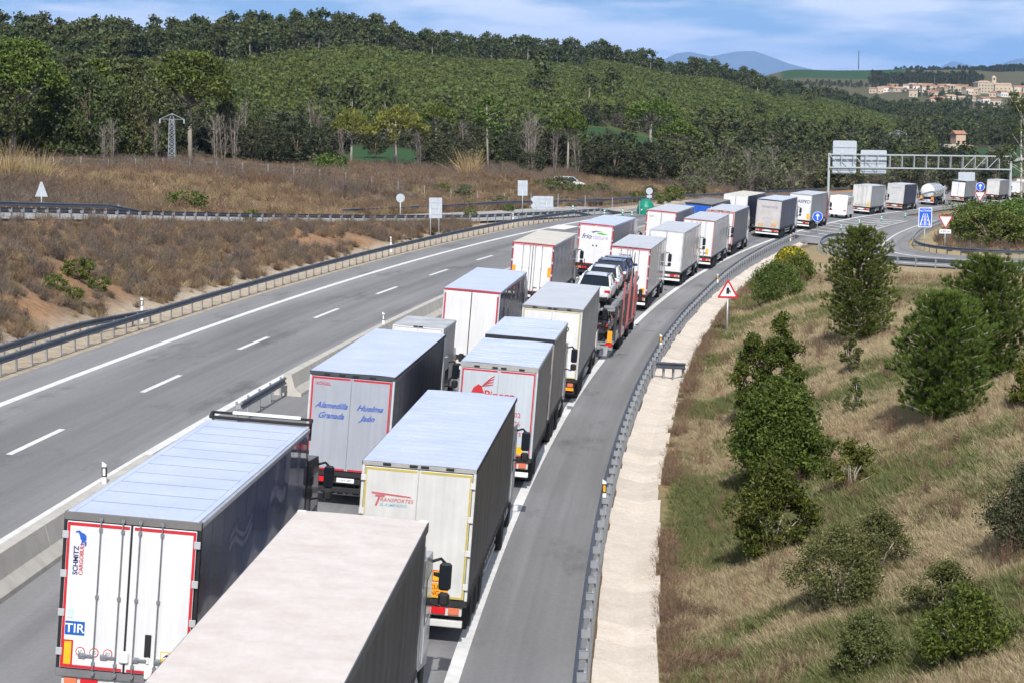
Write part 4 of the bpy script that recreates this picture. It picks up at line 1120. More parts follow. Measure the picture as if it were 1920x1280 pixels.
# front top: dark frame with a pale bar, antennas
m = MB().bar((-1.22, 13.45, 4.02), (1.22, 13.45, 4.02), .07).bar((-1.22, 13.75, 4.10), (1.22, 13.75, 4.10), .06).bar((-1.22, 13.45, 4.02), (-1.22, 13.75, 4.10), .06).bar((1.22, 13.45, 4.02), (1.22, 13.75, 4.10), .06).bar((1.2, 13.75, 3.6), (1.2, 13.75, 4.10), .05).bar((-1.2, 13.75, 3.6), (-1.2, 13.75, 4.10), .05)
m.build('cooler_frame', BLACK, t0)
MB().box(-.72, .95, 13.66, 13.80, 4.09, 4.16, .01).build('cooler_top', WHITE, t0)
MB().box(-1.15, 1.15, 13.25, 13.62, 2.2, 3.92, .04).build('cooler_unit', WHITE, t0)

# --- white curtain-sider with the yellow outline
t1 = semi(-2.26, 48.01, 3.77, 13.75, 2.53, 4.01, 'yellow-outlined white-door lorry with faded red lettering and black curtain side', P_GREYC,
     dict(side=C_BLACK, roof=R_WHITE, style='curtain', door=W_DIRTY, tape=YTAPE, tw=.05, header=.10, rframe=pmat('pillar_offwhite', (.55, .55, .52), .5, var=.15), headmat=pmat('header_dirty', (.32, .31, .29), .6, var=.2), sillmat=CHAS, catches=(-.72, -.13, .12, .68), hinges=True, hingemat=W_DIRTY, hem=CHAS, seed=11, defl=False),
     under=dict(white=True, bar=W_DIRTY))
text('T', .34, T_PINK, t1, T_at(-1.0, 3.05), bold=.02, shear=.35)
text('RANSPORTES', .115, T_PINK, t1, T_at(-.82, 3.15), bold=.008, shear=.3, spacing=1.08)
text('EL ALMENDRO', .09, T_CYAN, t1, T_at(-.82, 3.05), bold=.008, shear=.3)
MB().prism([(-1.0, 3.31), (-.12, 3.27), (-.16, 3.30), (-1.02, 3.35)], -.066, -.056, 'xz').build('logo_stroke', T_PINK, t1)
MB().box(.20, .83, -.068, -.056, 1.12, 1.44).build('long_vehicle_plate', ORANGE, t1)
text('VEÍCULO', .135, SBLACK, t1, T_at(.515, 1.30, -.072), align='CENTER', bold=.004); text('LONGO', .135, SBLACK, t1, T_at(.515, 1.165, -.072), align='CENTER', bold=.004)
MB().box(.46, .68, -.068, -.056, 1.47, 1.72).build('warning_sticker', RTAPE, t1); MB().box(.48, .66, -.072, -.060, 1.49, 1.70).build('warning_face', YELLOW, t1); MB().prism([(.49, 1.60), (.65, 1.56), (.65, 1.68), (.49, 1.68)], -.076, -.064, 'xz').build('warning_figure', SBLACK, t1)
MB().box(.02, .18, -.068, -.056, 1.22, 1.50).build('label_plate', SWHITE, t1); MB().prism(shift(ngon(14, .06), .10, 1.36), -.073, -.06, 'xz').build('round_label', T_BLUE, t1)

# --- grey doors with blue script
t2 = semi(-4.93, 64.33, 4.39, 13.75, 2.52, 3.99, 'lorry with grey red-taped doors and blue place names in script', P_WHITE,
     dict(side=C_NAVY, roof=R_WHITE, style='curtain', door=G_DOOR, tape=RTAPE, tw=.055, header=.13, rframe=pmat('pillar_pale', (.50, .51, .53), .5, var=.1), headmat=pmat('header_navy', (.05, .055, .065), .5, var=.2), sillmat=CHAS, catches=(-.75, -.3, .1, .6), hem=CHAS, seed=17, roofstyle='tarp'),
     under=dict(white=False))
text('Alamedilla', .245, T_BLUE, t2, T_at(-1.03, 2.93), shear=.55, bold=.014, squash=.92); text('Granada', .245, T_BLUE, t2, T_at(-.95, 2.63), shear=.55, bold=.014, squash=.92)
text('Huelma', .245, T_BLUE, t2, T_at(.19, 2.93), shear=.55, bold=.014); text('Jaén', .245, T_BLUE, t2, T_at(.32, 2.63), shear=.55, bold=.014)
text('KÖGEL', .12, T_RED, t2, T_at(-1.05, 3.60), bold=.012, squash=1.15)
MB().box(-1.05, -.42, .0, .06, .74, .86).build('reflector_strip', RED_L, t2)
text('VOLVO', .26, SBLACK, t2, T_at(-.3, .205, 1.15), bold=.02, align='CENTER', squash=1.5); MB().box(-1.15, 1.15, 1.155, 1.16, .17, .42).build('mud_flap_strip', W_DOOR, t2)
text('2583 LBM', .085, SBLACK, t2, T_at(0, .78, .028), align='CENTER')

# --- the rest of the right-hand lane and the left lane
CAT4 = (-.75, -.12, .12, .7)
def logo_wing(root, x, z, k, mat):
    for i in range(4):
        MB().prism([(x + .02 * k, z + .05 * k), (x + (.35 + .05 * i) * k, z + (.10 + .13 * i) * k), (x + (.62 + .02 * i) * k, z + (.16 + .15 * i) * k), (x + (.64 + .02 * i) * k, z + (.21 + .15 * i) * k), (x + (.34 + .05 * i) * k, z + (.15 + .13 * i) * k)], -.068 - .002 * i, -.056, 'xz').build('logo_wing', mat, root)
    MB().prism([(x - .45 * k, z - .28 * k), (x - .38 * k, z - .05 * k), (x - .12 * k, z + .16 * k), (x + .04 * k, z + .08 * k), (x + .2 * k, z - .28 * k)], -.069, -.056, 'xz').build('logo_head', mat, root)

# drawbar pair: box trailer behind a rigid truck
tr = empty('box_trailer', mw=road_matrix(-.65, 69.85, math.radians(4.31), 4))
box_shell(tr, 8.1, 2.5, 3.99, dict(side=C_WARM, roof=R_WHITE, style='curtain', door=G_LIGHT, tape=RTAPE, tw=.05, header=.17, rframe=G_LIGHT, headmat=pmat('header_warm', (.33, .32, .31), .5, var=.1), sillmat=CHAS, catches=(-.72, -.14, .14, .72), roofstyle='ribbed', seed=23, hem=C_WARM))
rear_underrun(tr, 2.5, bar=None, white=True)
for yy in (2.2, 3.5):
    for sg in (-1, 1): wheel(tr, sg * 1.0, yy, .48, .38, sg)
MB().box(-.07, .07, 7.6, 9.4, .55, .7).box(-.9, .9, 7.3, 7.6, .5, .75).build('drawbar', CHAS, tr)
logo_wing(tr, -.55, 3.22, .62, T_RED)
text('Pinero', .38, T_RED, tr, T_at(-.43, 2.88), bold=.012)
text('961 88 02', .21, T_RED, tr, T_at(.80, 2.36), bold=.004, align='RIGHT'); text('620 41 76', .21, T_RED, tr, T_at(.80, 2.08), bold=.004, align='RIGHT')
text('TRANSPORTE', .17, T_RED, tr, T_at(.86, 1.76), bold=.004, align='RIGHT')
MB().box(.62, .96, -.068, -.056, 1.18, 1.42).build('orange_sticker', YELLOW, tr)
tag(tr, 'box trailer with pale grey doors and red winged logo, coupled to a rigid truck', 'trailer', 'lorries queuing on the motorway')
rg = empty('rigid_truck', mw=road_matrix(.02, 79.38, math.radians(5.13), 4))
box_shell(rg, 7.4, 2.54, 3.98, dict(side=C_WARM, roof=R_WHITE, style='curtain', door=G_LIGHT, rframe=C_WARM, headmat=CHAS, sillmat=CHAS, catches=CAT4, roofstyle='ribbed', seed=29, hem=C_WARM, header=.17))
rear_underrun(rg, 2.5)
for yy in (1.8, 3.1):
    for sg in (-1, 1): wheel(rg, sg * 1.0, yy, .5, .5, sg)
cab(rg, 7.2, 2.54, 3.98, P_GREYC, deflector=False)
tag(rg, 'rigid truck with ribbed white roof ahead of its matching box trailer', 'truck', 'lorries queuing on the motorway')

t4 = semi(1.42, 92.46, 5.28, 13.75, 2.55, 4.01, 'clean white-door lorry with thin yellow outline and grey curtain side', P_WHITE,
     dict(side=C_GREY, roof=R_GREY, style='curtain', door=W_DOOR, tape=YTAPE, tw=.04, header=.12, rframe=W_DIRTY, headmat=pmat('header_mid', (.16, .16, .16), .5, var=.1), sillmat=CHAS, catches=CAT4, seed=31, hem=C_GREY, locker=ALU), under=dict(white=False))
text('LOGRO', .36, SBLACK, t4, T_at(.15, 3.02), bold=.012, align='CENTER')
MB().prism([(-.28, 3.30), (-.02, 3.50), (.02, 3.44), (-.2, 3.24)], -.068, -.056, 'xz').build('logo_stroke', SBLACK, t4)
MB().box(.55, .78, -.068, -.056, 1.72, 1.98).build('orange_sticker', YELLOW, t4)
MB().box(.2, 1.15, .0, .06, .58, .70).build('marker_plate', ORANGE, t4)

t7 = semi(7.09, 138.26, 7.9, 13.75, 2.54, 4.0, 'white-door refrigerated lorry with dark red pillars behind the car transporter', P_WHITE,
     dict(side=LGREY, roof=R_GREY, style='smooth', door=W_DOOR, tape=RTAPE, tw=.04, header=.09, rframe=pmat('pillar_maroon', (.22, .02, .03), .4, var=.1), headmat=pmat('header_maroon', (.24, .03, .04), .4, var=.1), sillmat=CHAS, bars=True, hinges=True, roofstyle='flat', seed=37, locker=W_DOOR), under=dict(white=True))
text('CHEREAU', .17, T_NAVY, t7, T_at(-.72, 3.42), bold=.015, squash=1.2)
MB().box(.82, 1.1, -.066, -.056, 1.2, 1.5).build('marker_plate', ORANGE, t7)

t8 = semi(10.84, 159.64, 9.6, 13.69, 2.54, 4.0, 'plain white-door lorry with glossy silver side and orange tail plate', P_WHITE,
     dict(side=SILVERP, roof=R_GREY, style='smooth', door=W_DOOR, header=.07, rframe=ALU, headmat=ALU, sillmat=CHAS, bars=False, hinges=True, gasket=True, roofstyle='flat', seed=41, locker=ALU), under=dict(white=True))
MB().box(-.95, -.35, -.03, .05, .62, .92).build('marker_plate', ORANGE, t8)
MB().tube([(.0, -.09, 1.2), (.0, -.09, 3.85)], .02, 6).build('lock_bar', STEEL, t8)

t9 = semi(14.77, 178.9, 10.4, 13.59, 2.56, 4.0, 'white ribbed-door lorry with pale horizontally banded side', P_WHITE,
     dict(side=SILVERP, roof=R_GREY, style='ribs', door=W_DOOR, tape=None, header=.10, rframe=pmat('pillar_rose', (.45, .20, .20), .4, var=.1), headmat=pmat('header_rose', (.33, .12, .12), .4, var=.1), sillmat=CHAS, bars=True, hinges=False, roofstyle='flat', seed=43, locker=ALU), under=dict(white=True))
MB().box(.75, .95, -.066, -.056, 1.25, 1.7).build('marker_plate', YELLOW, t9)
t10 = semi(18.13, 196.51, 11.4, 13.59, 2.56, 4.01, 'lorry with pinkish rear frame and dark slate curtain side', P_WHITE,
     dict(side=C_DGREY, roof=R_GREY, style='curtain', door=W_DOOR, tape=RTAPE, tw=.06, header=.11, rframe=pmat('pillar_pink', (.55, .36, .36), .4, var=.1), headmat=pmat('header_pink', (.35, .22, .22), .4, var=.1), sillmat=CHAS, catches=CAT4, seed=47, hem=C_DGREY, locker=ALU), under=dict(white=True))
t12 = semi(26.15, 228.23, 13.9, 13.6, 2.55, 4.0, 'dusty grey-door lorry with sky-tinted roof and slate side before the hatched wedge', P_WHITE,
     dict(side=C_SLATE, roof=R_WHITE, style='curtain', door=pmat('dusty_pink_grey', (.50, .47, .47), .5, var=.15, scale=1, col2=(.38, .36, .36), detail=8), header=.10, rframe=pmat('pillar_dust', (.46, .43, .42), .5, var=.1), headmat=CHAS, sillmat=CHAS, seed=53, hem=C_SLATE), under=dict(white=True))
text('TRANSPORTES', .27, T_GREY, t12, T_at(0.05, 3.15), align='CENTER', bold=.02); text('SERVICIO INTERNACIONAL', .10, T_GREY, t12, T_at(0, 2.05), align='CENTER')
for sx in (-.7, .62): MB().box(sx - .28, sx + .28, -.066, -.056, 1.2, 1.5).build('marker_plate', pmat('faded_orange', (.55, .33, .16), .5, var=.3, scale=6), t12)
MB().box(.42, 1.0, -.068, -.057, 1.58, 1.78).build('marker_plate', pmat('faded_yellow', (.56, .46, .22), .5, var=.3, scale=6), t12)
t13 = semi(32.27, 250.43, 15.33, 13.61, 2.55, 4.0, 'lorry with dark slanted lettering on its white doors and grey side', P_REDC,
     dict(side=C_MID, roof=R_GREY, style='curtain', door=W_DOOR, header=.11, rframe=ALU, headmat=pmat('header_g2', (.30, .30, .31), .5, var=.1), sillmat=CHAS, seed=59, hem=C_MID), under=dict(white=True))
text('TRASPED', .50, T_NAVY, t13, T_at(1.10, 3.02), align='RIGHT', bold=.012, shear=.2)
MB().box(.85, 1.15, -.066, -.056, 1.2, 1.85).build('marker_plate', YELLOW, t13)
t15 = semi(48.0, 306.0, 17.4, 13.6, 2.56, 4.01, 'white-door lorry with light grey side ahead of the motorhome', P_WHITE,
     dict(side=tarp('pale_grey', (.40, .40, .405), .5), roof=R_GREY, style='curtain', door=W_DIRTY, header=.12, rframe=W_DIRTY, headmat=R_GREY, sillmat=CHAS, bars=True, seed=61), under=dict(white=True))
MB().box(.85, 1.15, -.066, -.056, 1.15, 1.7).build('marker_plate', YELLOW, t15)
t16 = semi(57.3, 333.0, 18.2, 13.6, 2.56, 4.01, 'pale grey-door lorry with ink-blue side behind the tanker', P_WHITE,
     dict(side=C_INK, roof=R_GREY, style='curtain', door=pmat('dusty_grey_door', (.47, .47, .47), .5, var=.12, scale=1), header=.12, rframe=W_DIRTY, headmat=R_GREY, sillmat=CHAS, seed=67), under=dict(white=True, bar=pmat('tan_bumper', (.5, .4, .3), .5, var=.2)))
text('TRANSPORT', .26, T_GREY, t16, T_at(0, 3.35), align='CENTER', bold=.01)
t18 = semi(80.6, 402.0, 19.8, 13.6, 2.55, 4.0, 'far white-door lorry with black rear frame beyond the tanker', P_WHITE,
     dict(side=C_MID, roof=R_GREY, style='curtain', door=W_DOOR, header=.28, rframe=BLACK, headmat=BLACK, sillmat=CHAS, gasket=True, seed=71), under=dict(bar=pmat('tan_bumper', (.5, .4, .3), .5)))
t19 = semi(94.5, 437.0, 20.3, 13.6, 2.55, 4.0, 'very far cream-door lorry under the gantry post', P_WHITE, dict(side=C_MID, roof=R_GREY, style='curtain', door=W_DIRTY, rframe=ALU, headmat=ALU, sillmat=CHAS, seed=73))
t20 = semi(105.6, 466.0, 20.6, 9.0, 2.5, 3.4, 'farthest white lorry at the right end of the queue', P_WHITE, dict(side=W_DOOR, roof=R_GREY, style='smooth', door=W_DOOR, rframe=ALU, headmat=ALU, sillmat=CHAS, seed=79), axles=2)

# left lane
t3 = semi(-2.07, 97.88, 5.17, 13.75, 2.55, 4.01, 'white-door refrigerated lorry with navy gloss side behind the small box truck', P_WHITE,
     dict(side=NAVY2, roof=R_WHITE, style='smooth', door=W_DOOR, tape=None, header=.09, rframe=G_LIGHT, headmat=pmat('header_red', (.40, .04, .05), .4, var=.1), sillmat=CHAS, gasket=True, roofstyle='flat', seed=83, rail=ALU), under=dict(white=True))
for sx in (-1, 1): MB().box(sx * 1.17 - .03, sx * 1.17 + .03, -.066, -.056, 1.1, 3.8).build('marker_tape', RTAPE, t3)
t5 = semi(.96, 133.96, 7.3, 13.81, 2.57, 4.02, 'white-door lorry with tan roof, orange corner plates and blue-grey side', P_GREYC,
     dict(side=GREYP, roof=R_TAN, style='smooth', door=W_DOOR, tape=RTAPE, tw=.04, header=.08, rframe=pmat('pillar_maroon', (.22, .02, .03), .4), headmat=pmat('header_red', (.40, .04, .05), .4), sillmat=CHAS, bars=True, hinges=True, gasket=True, roofstyle='flat', seed=89), under=dict(white=False))
for sx in (-1, 1): MB().box(sx * 1.08 - .10, sx * 1.08 + .10, -.07, -.056, 2.05, 2.62).build('marker_plate', ORANGE, t5)
t6 = semi(5.76, 160.32, 9.9, 13.64, 2.56, 4.01, 'white-door lorry with violet and green lettering under a leaf swoosh', P_WHITE,
     dict(side=GREYP, roof=R_WHITE, style='smooth', door=W_DOOR, tape=RTAPE, tw=.045, header=.08, rframe=pmat('pillar_red', (.36, .03, .04), .4, var=.1), headmat=pmat('header_red', (.40, .04, .05), .4), sillmat=CHAS, gasket=False, hinges=True, roofstyle='flat', seed=97), under=dict(white=False))
text('frio', .50, T_NAVY, t6, T_at(-1.0, 2.92), bold=.012, shear=.25); text('nature', .46, T_LILAC, t6, T_at(-.22, 2.92), bold=.006, shear=.15, squash=.95)
MB().prism([(-.35, 3.42), (.0, 3.52), (.55, 3.47), (.0, 3.46), (-.2, 3.36)], -.068, -.056, 'xz').build('logo_stroke', T_NAVY, t6)
MB().prism([(.05, 3.36), (.4, 3.42), (.95, 3.30), (.6, 3.27), (.25, 3.30)], -.068, -.056, 'xz').build('logo_leaf', T_GREEN, t6)
for sx in (-.14, .12): MB().prism(shift(ngon(10, .06), sx, 2.45), -.08, -.056, 'xz').build('door_lock', SBLACK, t6)
MB().box(-.85, -.1, -.03, .05, 1.12, 1.32).build('marker_plate', ORANGE, t6)
t11a = semi(12.27, 187.12, 10.9, 13.71, 2.57, 4.01, 'white-door lorry with red header and grey-blue side by the green nose marker', P_WHITE,
     dict(side=GREYP, roof=R_GREY, style='smooth', door=W_DOOR, tape=RTAPE, tw=.035, header=.08, rframe=pmat('pillar_red', (.36, .03, .04), .4), headmat=pmat('header_red', (.40, .04, .05), .4), sillmat=CHAS, gasket=True, hinges=True, roofstyle='flat', seed=101))
text('SOR', .2, T_GREY, t11a, T_at(-1.0, 3.45), bold=.01)
t11b = semi(17.02, 206.96, 12.7, 13.61, 2.54, 3.99, 'dark-roofed lorry with bright blue doors between paler ones', P_BLUE,
     dict(side=C_CHAR, roof=R_DARK, style='curtain', door=paint('bright_blue', (.015, .10, .48)), header=.16, rframe=G_LIGHT, headmat=CHAS, sillmat=CHAS, seed=103, hem=C_CHAR))
t11c = semi(23.03, 231.95, 14.1, 13.65, 2.56, 4.01, 'lorry with white framed doors and dark blue side, front of the left lane', P_BLUE,
     dict(side=C_INK, roof=R_TAN, style='curtain', door=W_DOOR, header=.09, rframe=W_DOOR, headmat=W_DOOR, sillmat=CHAS, gasket=True, seed=107, hem=C_INK))

# small box truck in the left lane
bt = empty('box_van', mw=road_matrix(-3.95, 87.2, math.radians(5.6), 3))
box_shell(bt, 4.1, 2.06, 3.27, dict(side=pmat('brushed_side', (.44, .44, .45), .35, .3, var=.2, scale=1.5), roof=pmat('brushed_roof', (.62, .62, .62), .4, .15, var=.35, scale=.9, col2=(.34, .34, .34)), style='smooth', door=W_DOOR, header=.06, rframe=W_DOOR, headmat=W_DOOR, sillmat=W_DOOR, gasket=False, roofstyle='flat', zf=.95, catches=(-.1, .1), seams=False))
MB().box(-.09, .09, -.035, 0, 3.14, 3.2).build('lamp', RED_L, bt)
for sg in (-1, 1):
    wheel(bt, sg * .84, 1.1, .36, .26, sg); wheel(bt, sg * .86, 4.9, .36, .24, sg)
    MB().tube([(sg * .98, 5.0, 1.55), (sg * 1.22, 5.1, 1.6)], .03, 6).box(sg * 1.22 - .1, sg * 1.22 + .1, 5.02, 5.16, 1.45, 1.8, .03).build('mirror', BLACK, bt)
MB().prism([(4.15, .5), (6.0, .45), (6.05, .9), (5.55, 1.25), (4.95, 2.05), (4.15, 2.1)], -.98, .98, 'yz').build('cab_body', P_WHITE, bt)
MB().prism([(5.58, 1.3), (5.0, 2.0), (4.96, 2.0), (5.5, 1.3)], -.85, .85, 'yz').build('windscreen', GLASS, bt)
MB().box(-.9, .9, .1, 5.6, .5, .8).build('chassis_rail', CHAS, bt); MB().box(-.95, .95, .0, .12, .42, .56).build('underrun_bar', CHAS, bt)
for sg in (-1, 1): MB().box(sg * .86 - .07, sg * .86 + .07, -.02, .04, .6, .85).build('tail_lamp', RED_L, bt)
tag(bt, 'small white box truck with brushed metal roof in the left lane', 'truck', 'lorries queuing on the motorway')

# ---- passenger cars
def car(mw, paintm, label, name='car', L=4.45, W=1.82, H=1.46, suv=False, group=None, wheels=True, roofm=None):
    root = empty(name, mw=mw)
    hh = H
    st = [  # y, half width, z low, z belt (stations rear -> front)
        (0.0, .70, .42, .78), (.06, .80, .34, .92), (.35, .87, .28, .97), (1.0, .905, .25, .96), (2.0, .91, .24, .94), (3.0, .905, .25, .92), (3.6, .89, .27, .86), (4.1, .83, .32, .76), (4.38, .72, .38, .64), (4.45, .58, .44, .56)]
    k = L / 4.45; kw = W / 1.82
    V = []; m = 10
    for (y, w, z0, z1) in st:
        y *= k; w *= kw; s_ = H / 1.46; z0 *= s_; z1 *= s_; h = z1 - z0
        pts = [(-w * .80, z0), (-w * .97, z0 + h * .2), (-w, z0 + h * .5), (-w * .97, z0 + h * .85), (-w * .88, z1), (w * .88, z1), (w * .97, z0 + h * .85), (w, z0 + h * .5), (w * .97, z0 + h * .2), (w * .80, z0)]
        V += [(x, y, z) for x, z in pts]
    n = len(st)
    F = [(i * m + j, i * m + (j + 1) % m, (i + 1) * m + (j + 1) % m, (i + 1) * m + j) for i in range(n - 1) for j in range(m)] + [tuple(range(m)), tuple((n - 1) * m + j for j in range(m))]
    MB().add(V, F).build('body', paintm, root, True)
    zb = .95 * H / 1.46
    gb = [(.28 if not suv else .12, .74), (1.0 if not suv else .45, .66), (1.9, .64), (2.55, .66), (3.35, .76)]
    gt = [zb, H - .05, H, H - .04, zb - .03]
    V = []
    for (y, w), z in zip(gb, gt):
        y *= k; w *= kw; b = (.82 * kw)
        V += [(-b, y, zb - .04), (-w, y, z), (w, y, z), (b, y, zb - .04)]
    F = [(i * 4 + j, i * 4 + j + 1, i * 4 + j + 5, i * 4 + j + 4) for i in range(4) for j in range(3)] + [(0, 1, 2, 3), (16, 17, 18, 19)]
    MB().add(V, F).build('windows', GLASS, root, False)
    # roof skin and pillars
    y1, y2 = gb[1][0] * k, gb[3][0] * k
    X, Y = np.meshgrid(np.linspace(-.67 * kw, .67 * kw, 7), np.linspace(y1 - .05, y2 + .1, 7), indexing='ij')
    Zr = np.interp(Y, [y1 - .05, 1.9 * k, y2 + .1], [H - .04, H + .012, H - .035]) - .03 * (X / (.67 * kw)) ** 4
    me = gridmesh('roof', np.stack([X, Y, Zr], -1)); me.flip_normals(); link('roof', me, root, roofm or paintm)
    for sg in (-1, 1):
        p = MB()
        p.bar((sg * .80 * kw, gb[0][0] * k, zb), (sg * .66 * kw, y1, H - .05), .09); p.bar((sg * .80 * kw, gb[4][0] * k, zb), (sg * .66 * kw, y2, H - .05), .07); p.bar((sg * .815 * kw, 1.9 * k, zb - .02), (sg * .65 * kw, 1.9 * k, H - .02), .06)
        p.bar((sg * .665 * kw, y1, H - .045), (sg * .665 * kw, y2, H - .045), .05)
        p.build('window_frame', roofm or paintm, root)
        MB().box(sg * .70 * kw - .17, sg * .70 * kw + .13, -.012, .1, .66 * H / 1.46, .80 * H / 1.46, .02).build('tail_lamp', RED_L, root)
        MB().box(sg * .96 * kw - .09, sg * .96 * kw + .09, 2.95 * k, 3.1 * k, zb - .02, zb + .13, .03).build('mirror', paintm, root)
        if wheels:
            wheel(root, sg * .78 * kw, .82 * k, .32, .21, sg); wheel(root, sg * .78 * kw, 3.55 * k, .32, .21, sg)
    MB().box(-.26, .26, -.02, .03, .55, .66).build('number_plate', SWHITE, root)
    MB().box(-.72 * kw, .72 * kw, -.01, .1, .30, .46, .03).build('bumper', CHAS, root)
    return tag(root, label, 'car', group)

# ---- car transporter
CT_RED = paint('transporter_red', (.22, .010, .016), .4, .2, .1); CT_GREY = pmat('transporter_deck', (.36, .37, .38), .45, .5, var=.25, scale=2)
def mk_transporter():
    h = math.radians(7.0); x, y = 3.85, 111.2
    root = empty('car_transporter', mw=road_matrix(x, y, h, 8)); mw = root.matrix_world.copy()
    W = 2.5
    m = MB()
    for sg in (-1, 1): m.box(sg * 1.0 - .22, sg * 1.0 + .22, .2, 15.5, .72, .86); m.box(sg * .45 - .06, sg * .45 + .06, .3, 16, .55, .74)
    for i in range(9): m.box(-1.2, 1.2, .6 + i * 1.8, .75 + i * 1.8, .62, .74)
    m.build('lower_deck', CT_GREY, root)
    def up(yv): return 2.55 + .018 * yv
    m = MB()
    for sg in (-1, 1):
        for a, b in ((.2, 4.8), (5.0, 9.6), (9.8, 14.4), (14.6, 18.6)):
            m.bar((sg * .82, a, up(a)), (sg * .82, b, up(b)), .46, .09); m.bar((sg * 1.1, a, up(a) - .06), (sg * 1.1, b, up(b) - .06), .07, .2)
            for q in np.arange(a + .2, b, .55): m.bar((sg * .6, q, up(q) + .05), (sg * 1.04, q, up(q) + .05), .06, .03)
    for q in (.3, 4.7, 9.4, 14.2): m.box(-1.15, 1.15, q - .06, q + .06, up(q) - .2, up(q) - .05)
    m.build('upper_deck', CT_GREY, root)
    for i, yy in enumerate((5.2, 9.8, 13.8)):
        for sg in (-1, 1):
            m = MB().bar((sg * 1.22, yy - .5, .7), (sg * 1.22, yy + .25, 3.5 if sg > 0 else 3.3), .11, .13); m.bar((sg * 1.22, yy - .3, .8), (sg * 1.22, yy - 1.0, .8), .11, .2)
            m.build('upright', CT_RED, root)
    for yy in (.6, 4.2, 7.5, 12.0):
        for sg in (-1, 1): MB().bar((sg * 1.2, yy, .8), (sg * 1.2, yy + .25, up(yy)), .1, .12).build('strut', CHAS, root)
    for yy in (5.0, 6.2, 7.4):
        for sg in (-1, 1):
            wheel(root, sg * 1.02, yy, .42, .36, sg)
            pr = [(yy + .52 * math.cos(a), .42 + .52 * math.sin(a)) for a in np.linspace(.3, math.pi - .3, 8)]; pr2 = [(yy + .57 * math.cos(a), .42 + .57 * math.sin(a)) for a in np.linspace(math.pi - .3, .3, 8)]
            MB().prism(pr + pr2, sg * 1.03 - .2, sg * 1.03 + .2, 'yz').build('wheel_arch', CT_GREY, root)
    for yy in (11.6, 15.8):
        for sg in (-1, 1): wheel(root, sg * 1.02, yy, .48, .36, sg)
    for yy in (10.9,): 
        for sg in (-1, 1): MB().box(sg * 1.05 - .2, sg * 1.05 + .2, yy - .3, yy + 1.6, .95, 1.06).build('mudguard', CT_RED, root)
    MB().box(-1.2, 1.2, .0, .2, .42, .62, .02).build('underrun_bar', CT_GREY, root)
    for sg in (-1, 1):
        MB().box(sg * 1.0 - .18, sg * 1.0 + .18, -.05, .04, .62, .78).build('tail_lamp', RED_L, root)
        MB().box(sg * 1.02 - .12, sg * 1.02 + .12, -.06, -.03, .82, 1.4).build('marker_plate', ORANGE, root)
        MB().bar((sg * .8, -.1, .62), (sg * .8, -.7, .2), .4, .06).build('loading_ramp', CT_GREY, root)
    for (xx, yy) in ((1.1, 9.0), (1.15, 12.4), (1.0, 15.0), (-1.1, 6.0)): MB().tube([(xx, yy, 2.8), (xx, yy, 4.5)], .022, 6).build('guide_rod', CHAS, root)
    prof = [(15.3, .95), (17.2, .6), (17.25, 1.7), (17.05, 2.4), (16.8, 2.55), (15.3, 2.55)]
    MB().prism(prof, -1.2, 1.2, 'yz').build('cab_body', P_REDC, root)
    MB().prism([(17.26, 1.55), (17.08, 2.3), (17.02, 2.3), (17.2, 1.55)], -1.08, 1.08, 'yz').build('windscreen', GLASS, root)
    for sg in (-1, 1): MB().box(sg * 1.4 - .11, sg * 1.4 + .11, 16.7, 16.85, 1.6, 2.3, .04).build('mirror', BLACK, root)
    tag(root, 'car transporter with red uprights carrying white and blue cars', 'truck', 'lorries queuing on the motorway')
    cw = paint('car_white', (.66, .67, .69), .2, .6, .03); cb = paint('car_blue', (.02, .04, .12), .15, .8, .05); cg = paint('car_grey', (.16, .17, .18), .2, .6, .05); ck = paint('car_black', (.015, .015, .018), .15, .8, .05); cs = paint('car_silver', (.45, .46, .48), .2, .6, .05)
    def put(yv, z, pm, lab, pitch=0.0, xo=0.0, **k):
        mm = mw @ Matrix.Translation((xo, yv, z)) @ Matrix.Rotation(pitch, 4, 'X')
        return car(mm, pm, lab, group='cars on the transporter', **k)
    put(.1, up(.1) + .06, cw, 'white car at the tail of the transporter upper deck', math.radians(2))
    put(4.9, up(4.9) + .08, cw, 'second white car on the transporter upper deck', math.radians(1.5))
    put(9.6, up(9.6) + .08, cb, 'dark blue car on the transporter upper deck behind the white ones', math.radians(1))
    put(14.1, up(14.1) - .05, cb, 'foremost dark blue car on the transporter upper deck', math.radians(-2))
    put(.5, .86, ck, 'black car at the tail of the transporter lower deck')
    put(5.2, .92, cg, 'grey car in the middle of the transporter lower deck')
    put(10.0, .95, cs, 'silver car at the front of the transporter lower deck')
mk_transporter()

# ---- motorhome
mh = empty('motorhome', mw=road_matrix(41.9, 286.0, math.radians(16.6), 3))
MB().prism([(0, .55), (0, 2.55), (.18, 2.85), (4.8, 2.85), (5.6, 2.75), (5.95, 2.3), (5.6, 1.9), (6.2, 1.3), (6.75, 1.05), (6.8, .5)], -1.13, 1.13, 'yz').build('body', paint('motorhome_white', (.70, .70, .71)), mh)
MB().box(-1.0, 1.0, -.05, .1, .45, .78, .05).build('rear_bumper', WHITE, mh)
MB().prism([(5.62, 1.88), (6.12, 1.36), (6.18, 1.4), (5.7, 1.92)], -.95, .95, 'yz').build('windscreen', GLASS, mh)
for sg in (-1, 1):
    MB().box(sg * .88 - .16, sg * .88 + .16, -.03, .02, .98, 1.12).build('tail_lamp', RED_L, mh)
    for a, b in ((.7, 1.7), (2.4, 3.5)): MB().box(sg * 1.135 - .012, sg * 1.135 + .012, a, b, 1.75, 2.25).build('side_window', GLASS, mh)
    wheel(mh, sg * .95, 1.7, .34, .24, sg); wheel(mh, sg * .95, 5.7, .34, .24, sg)
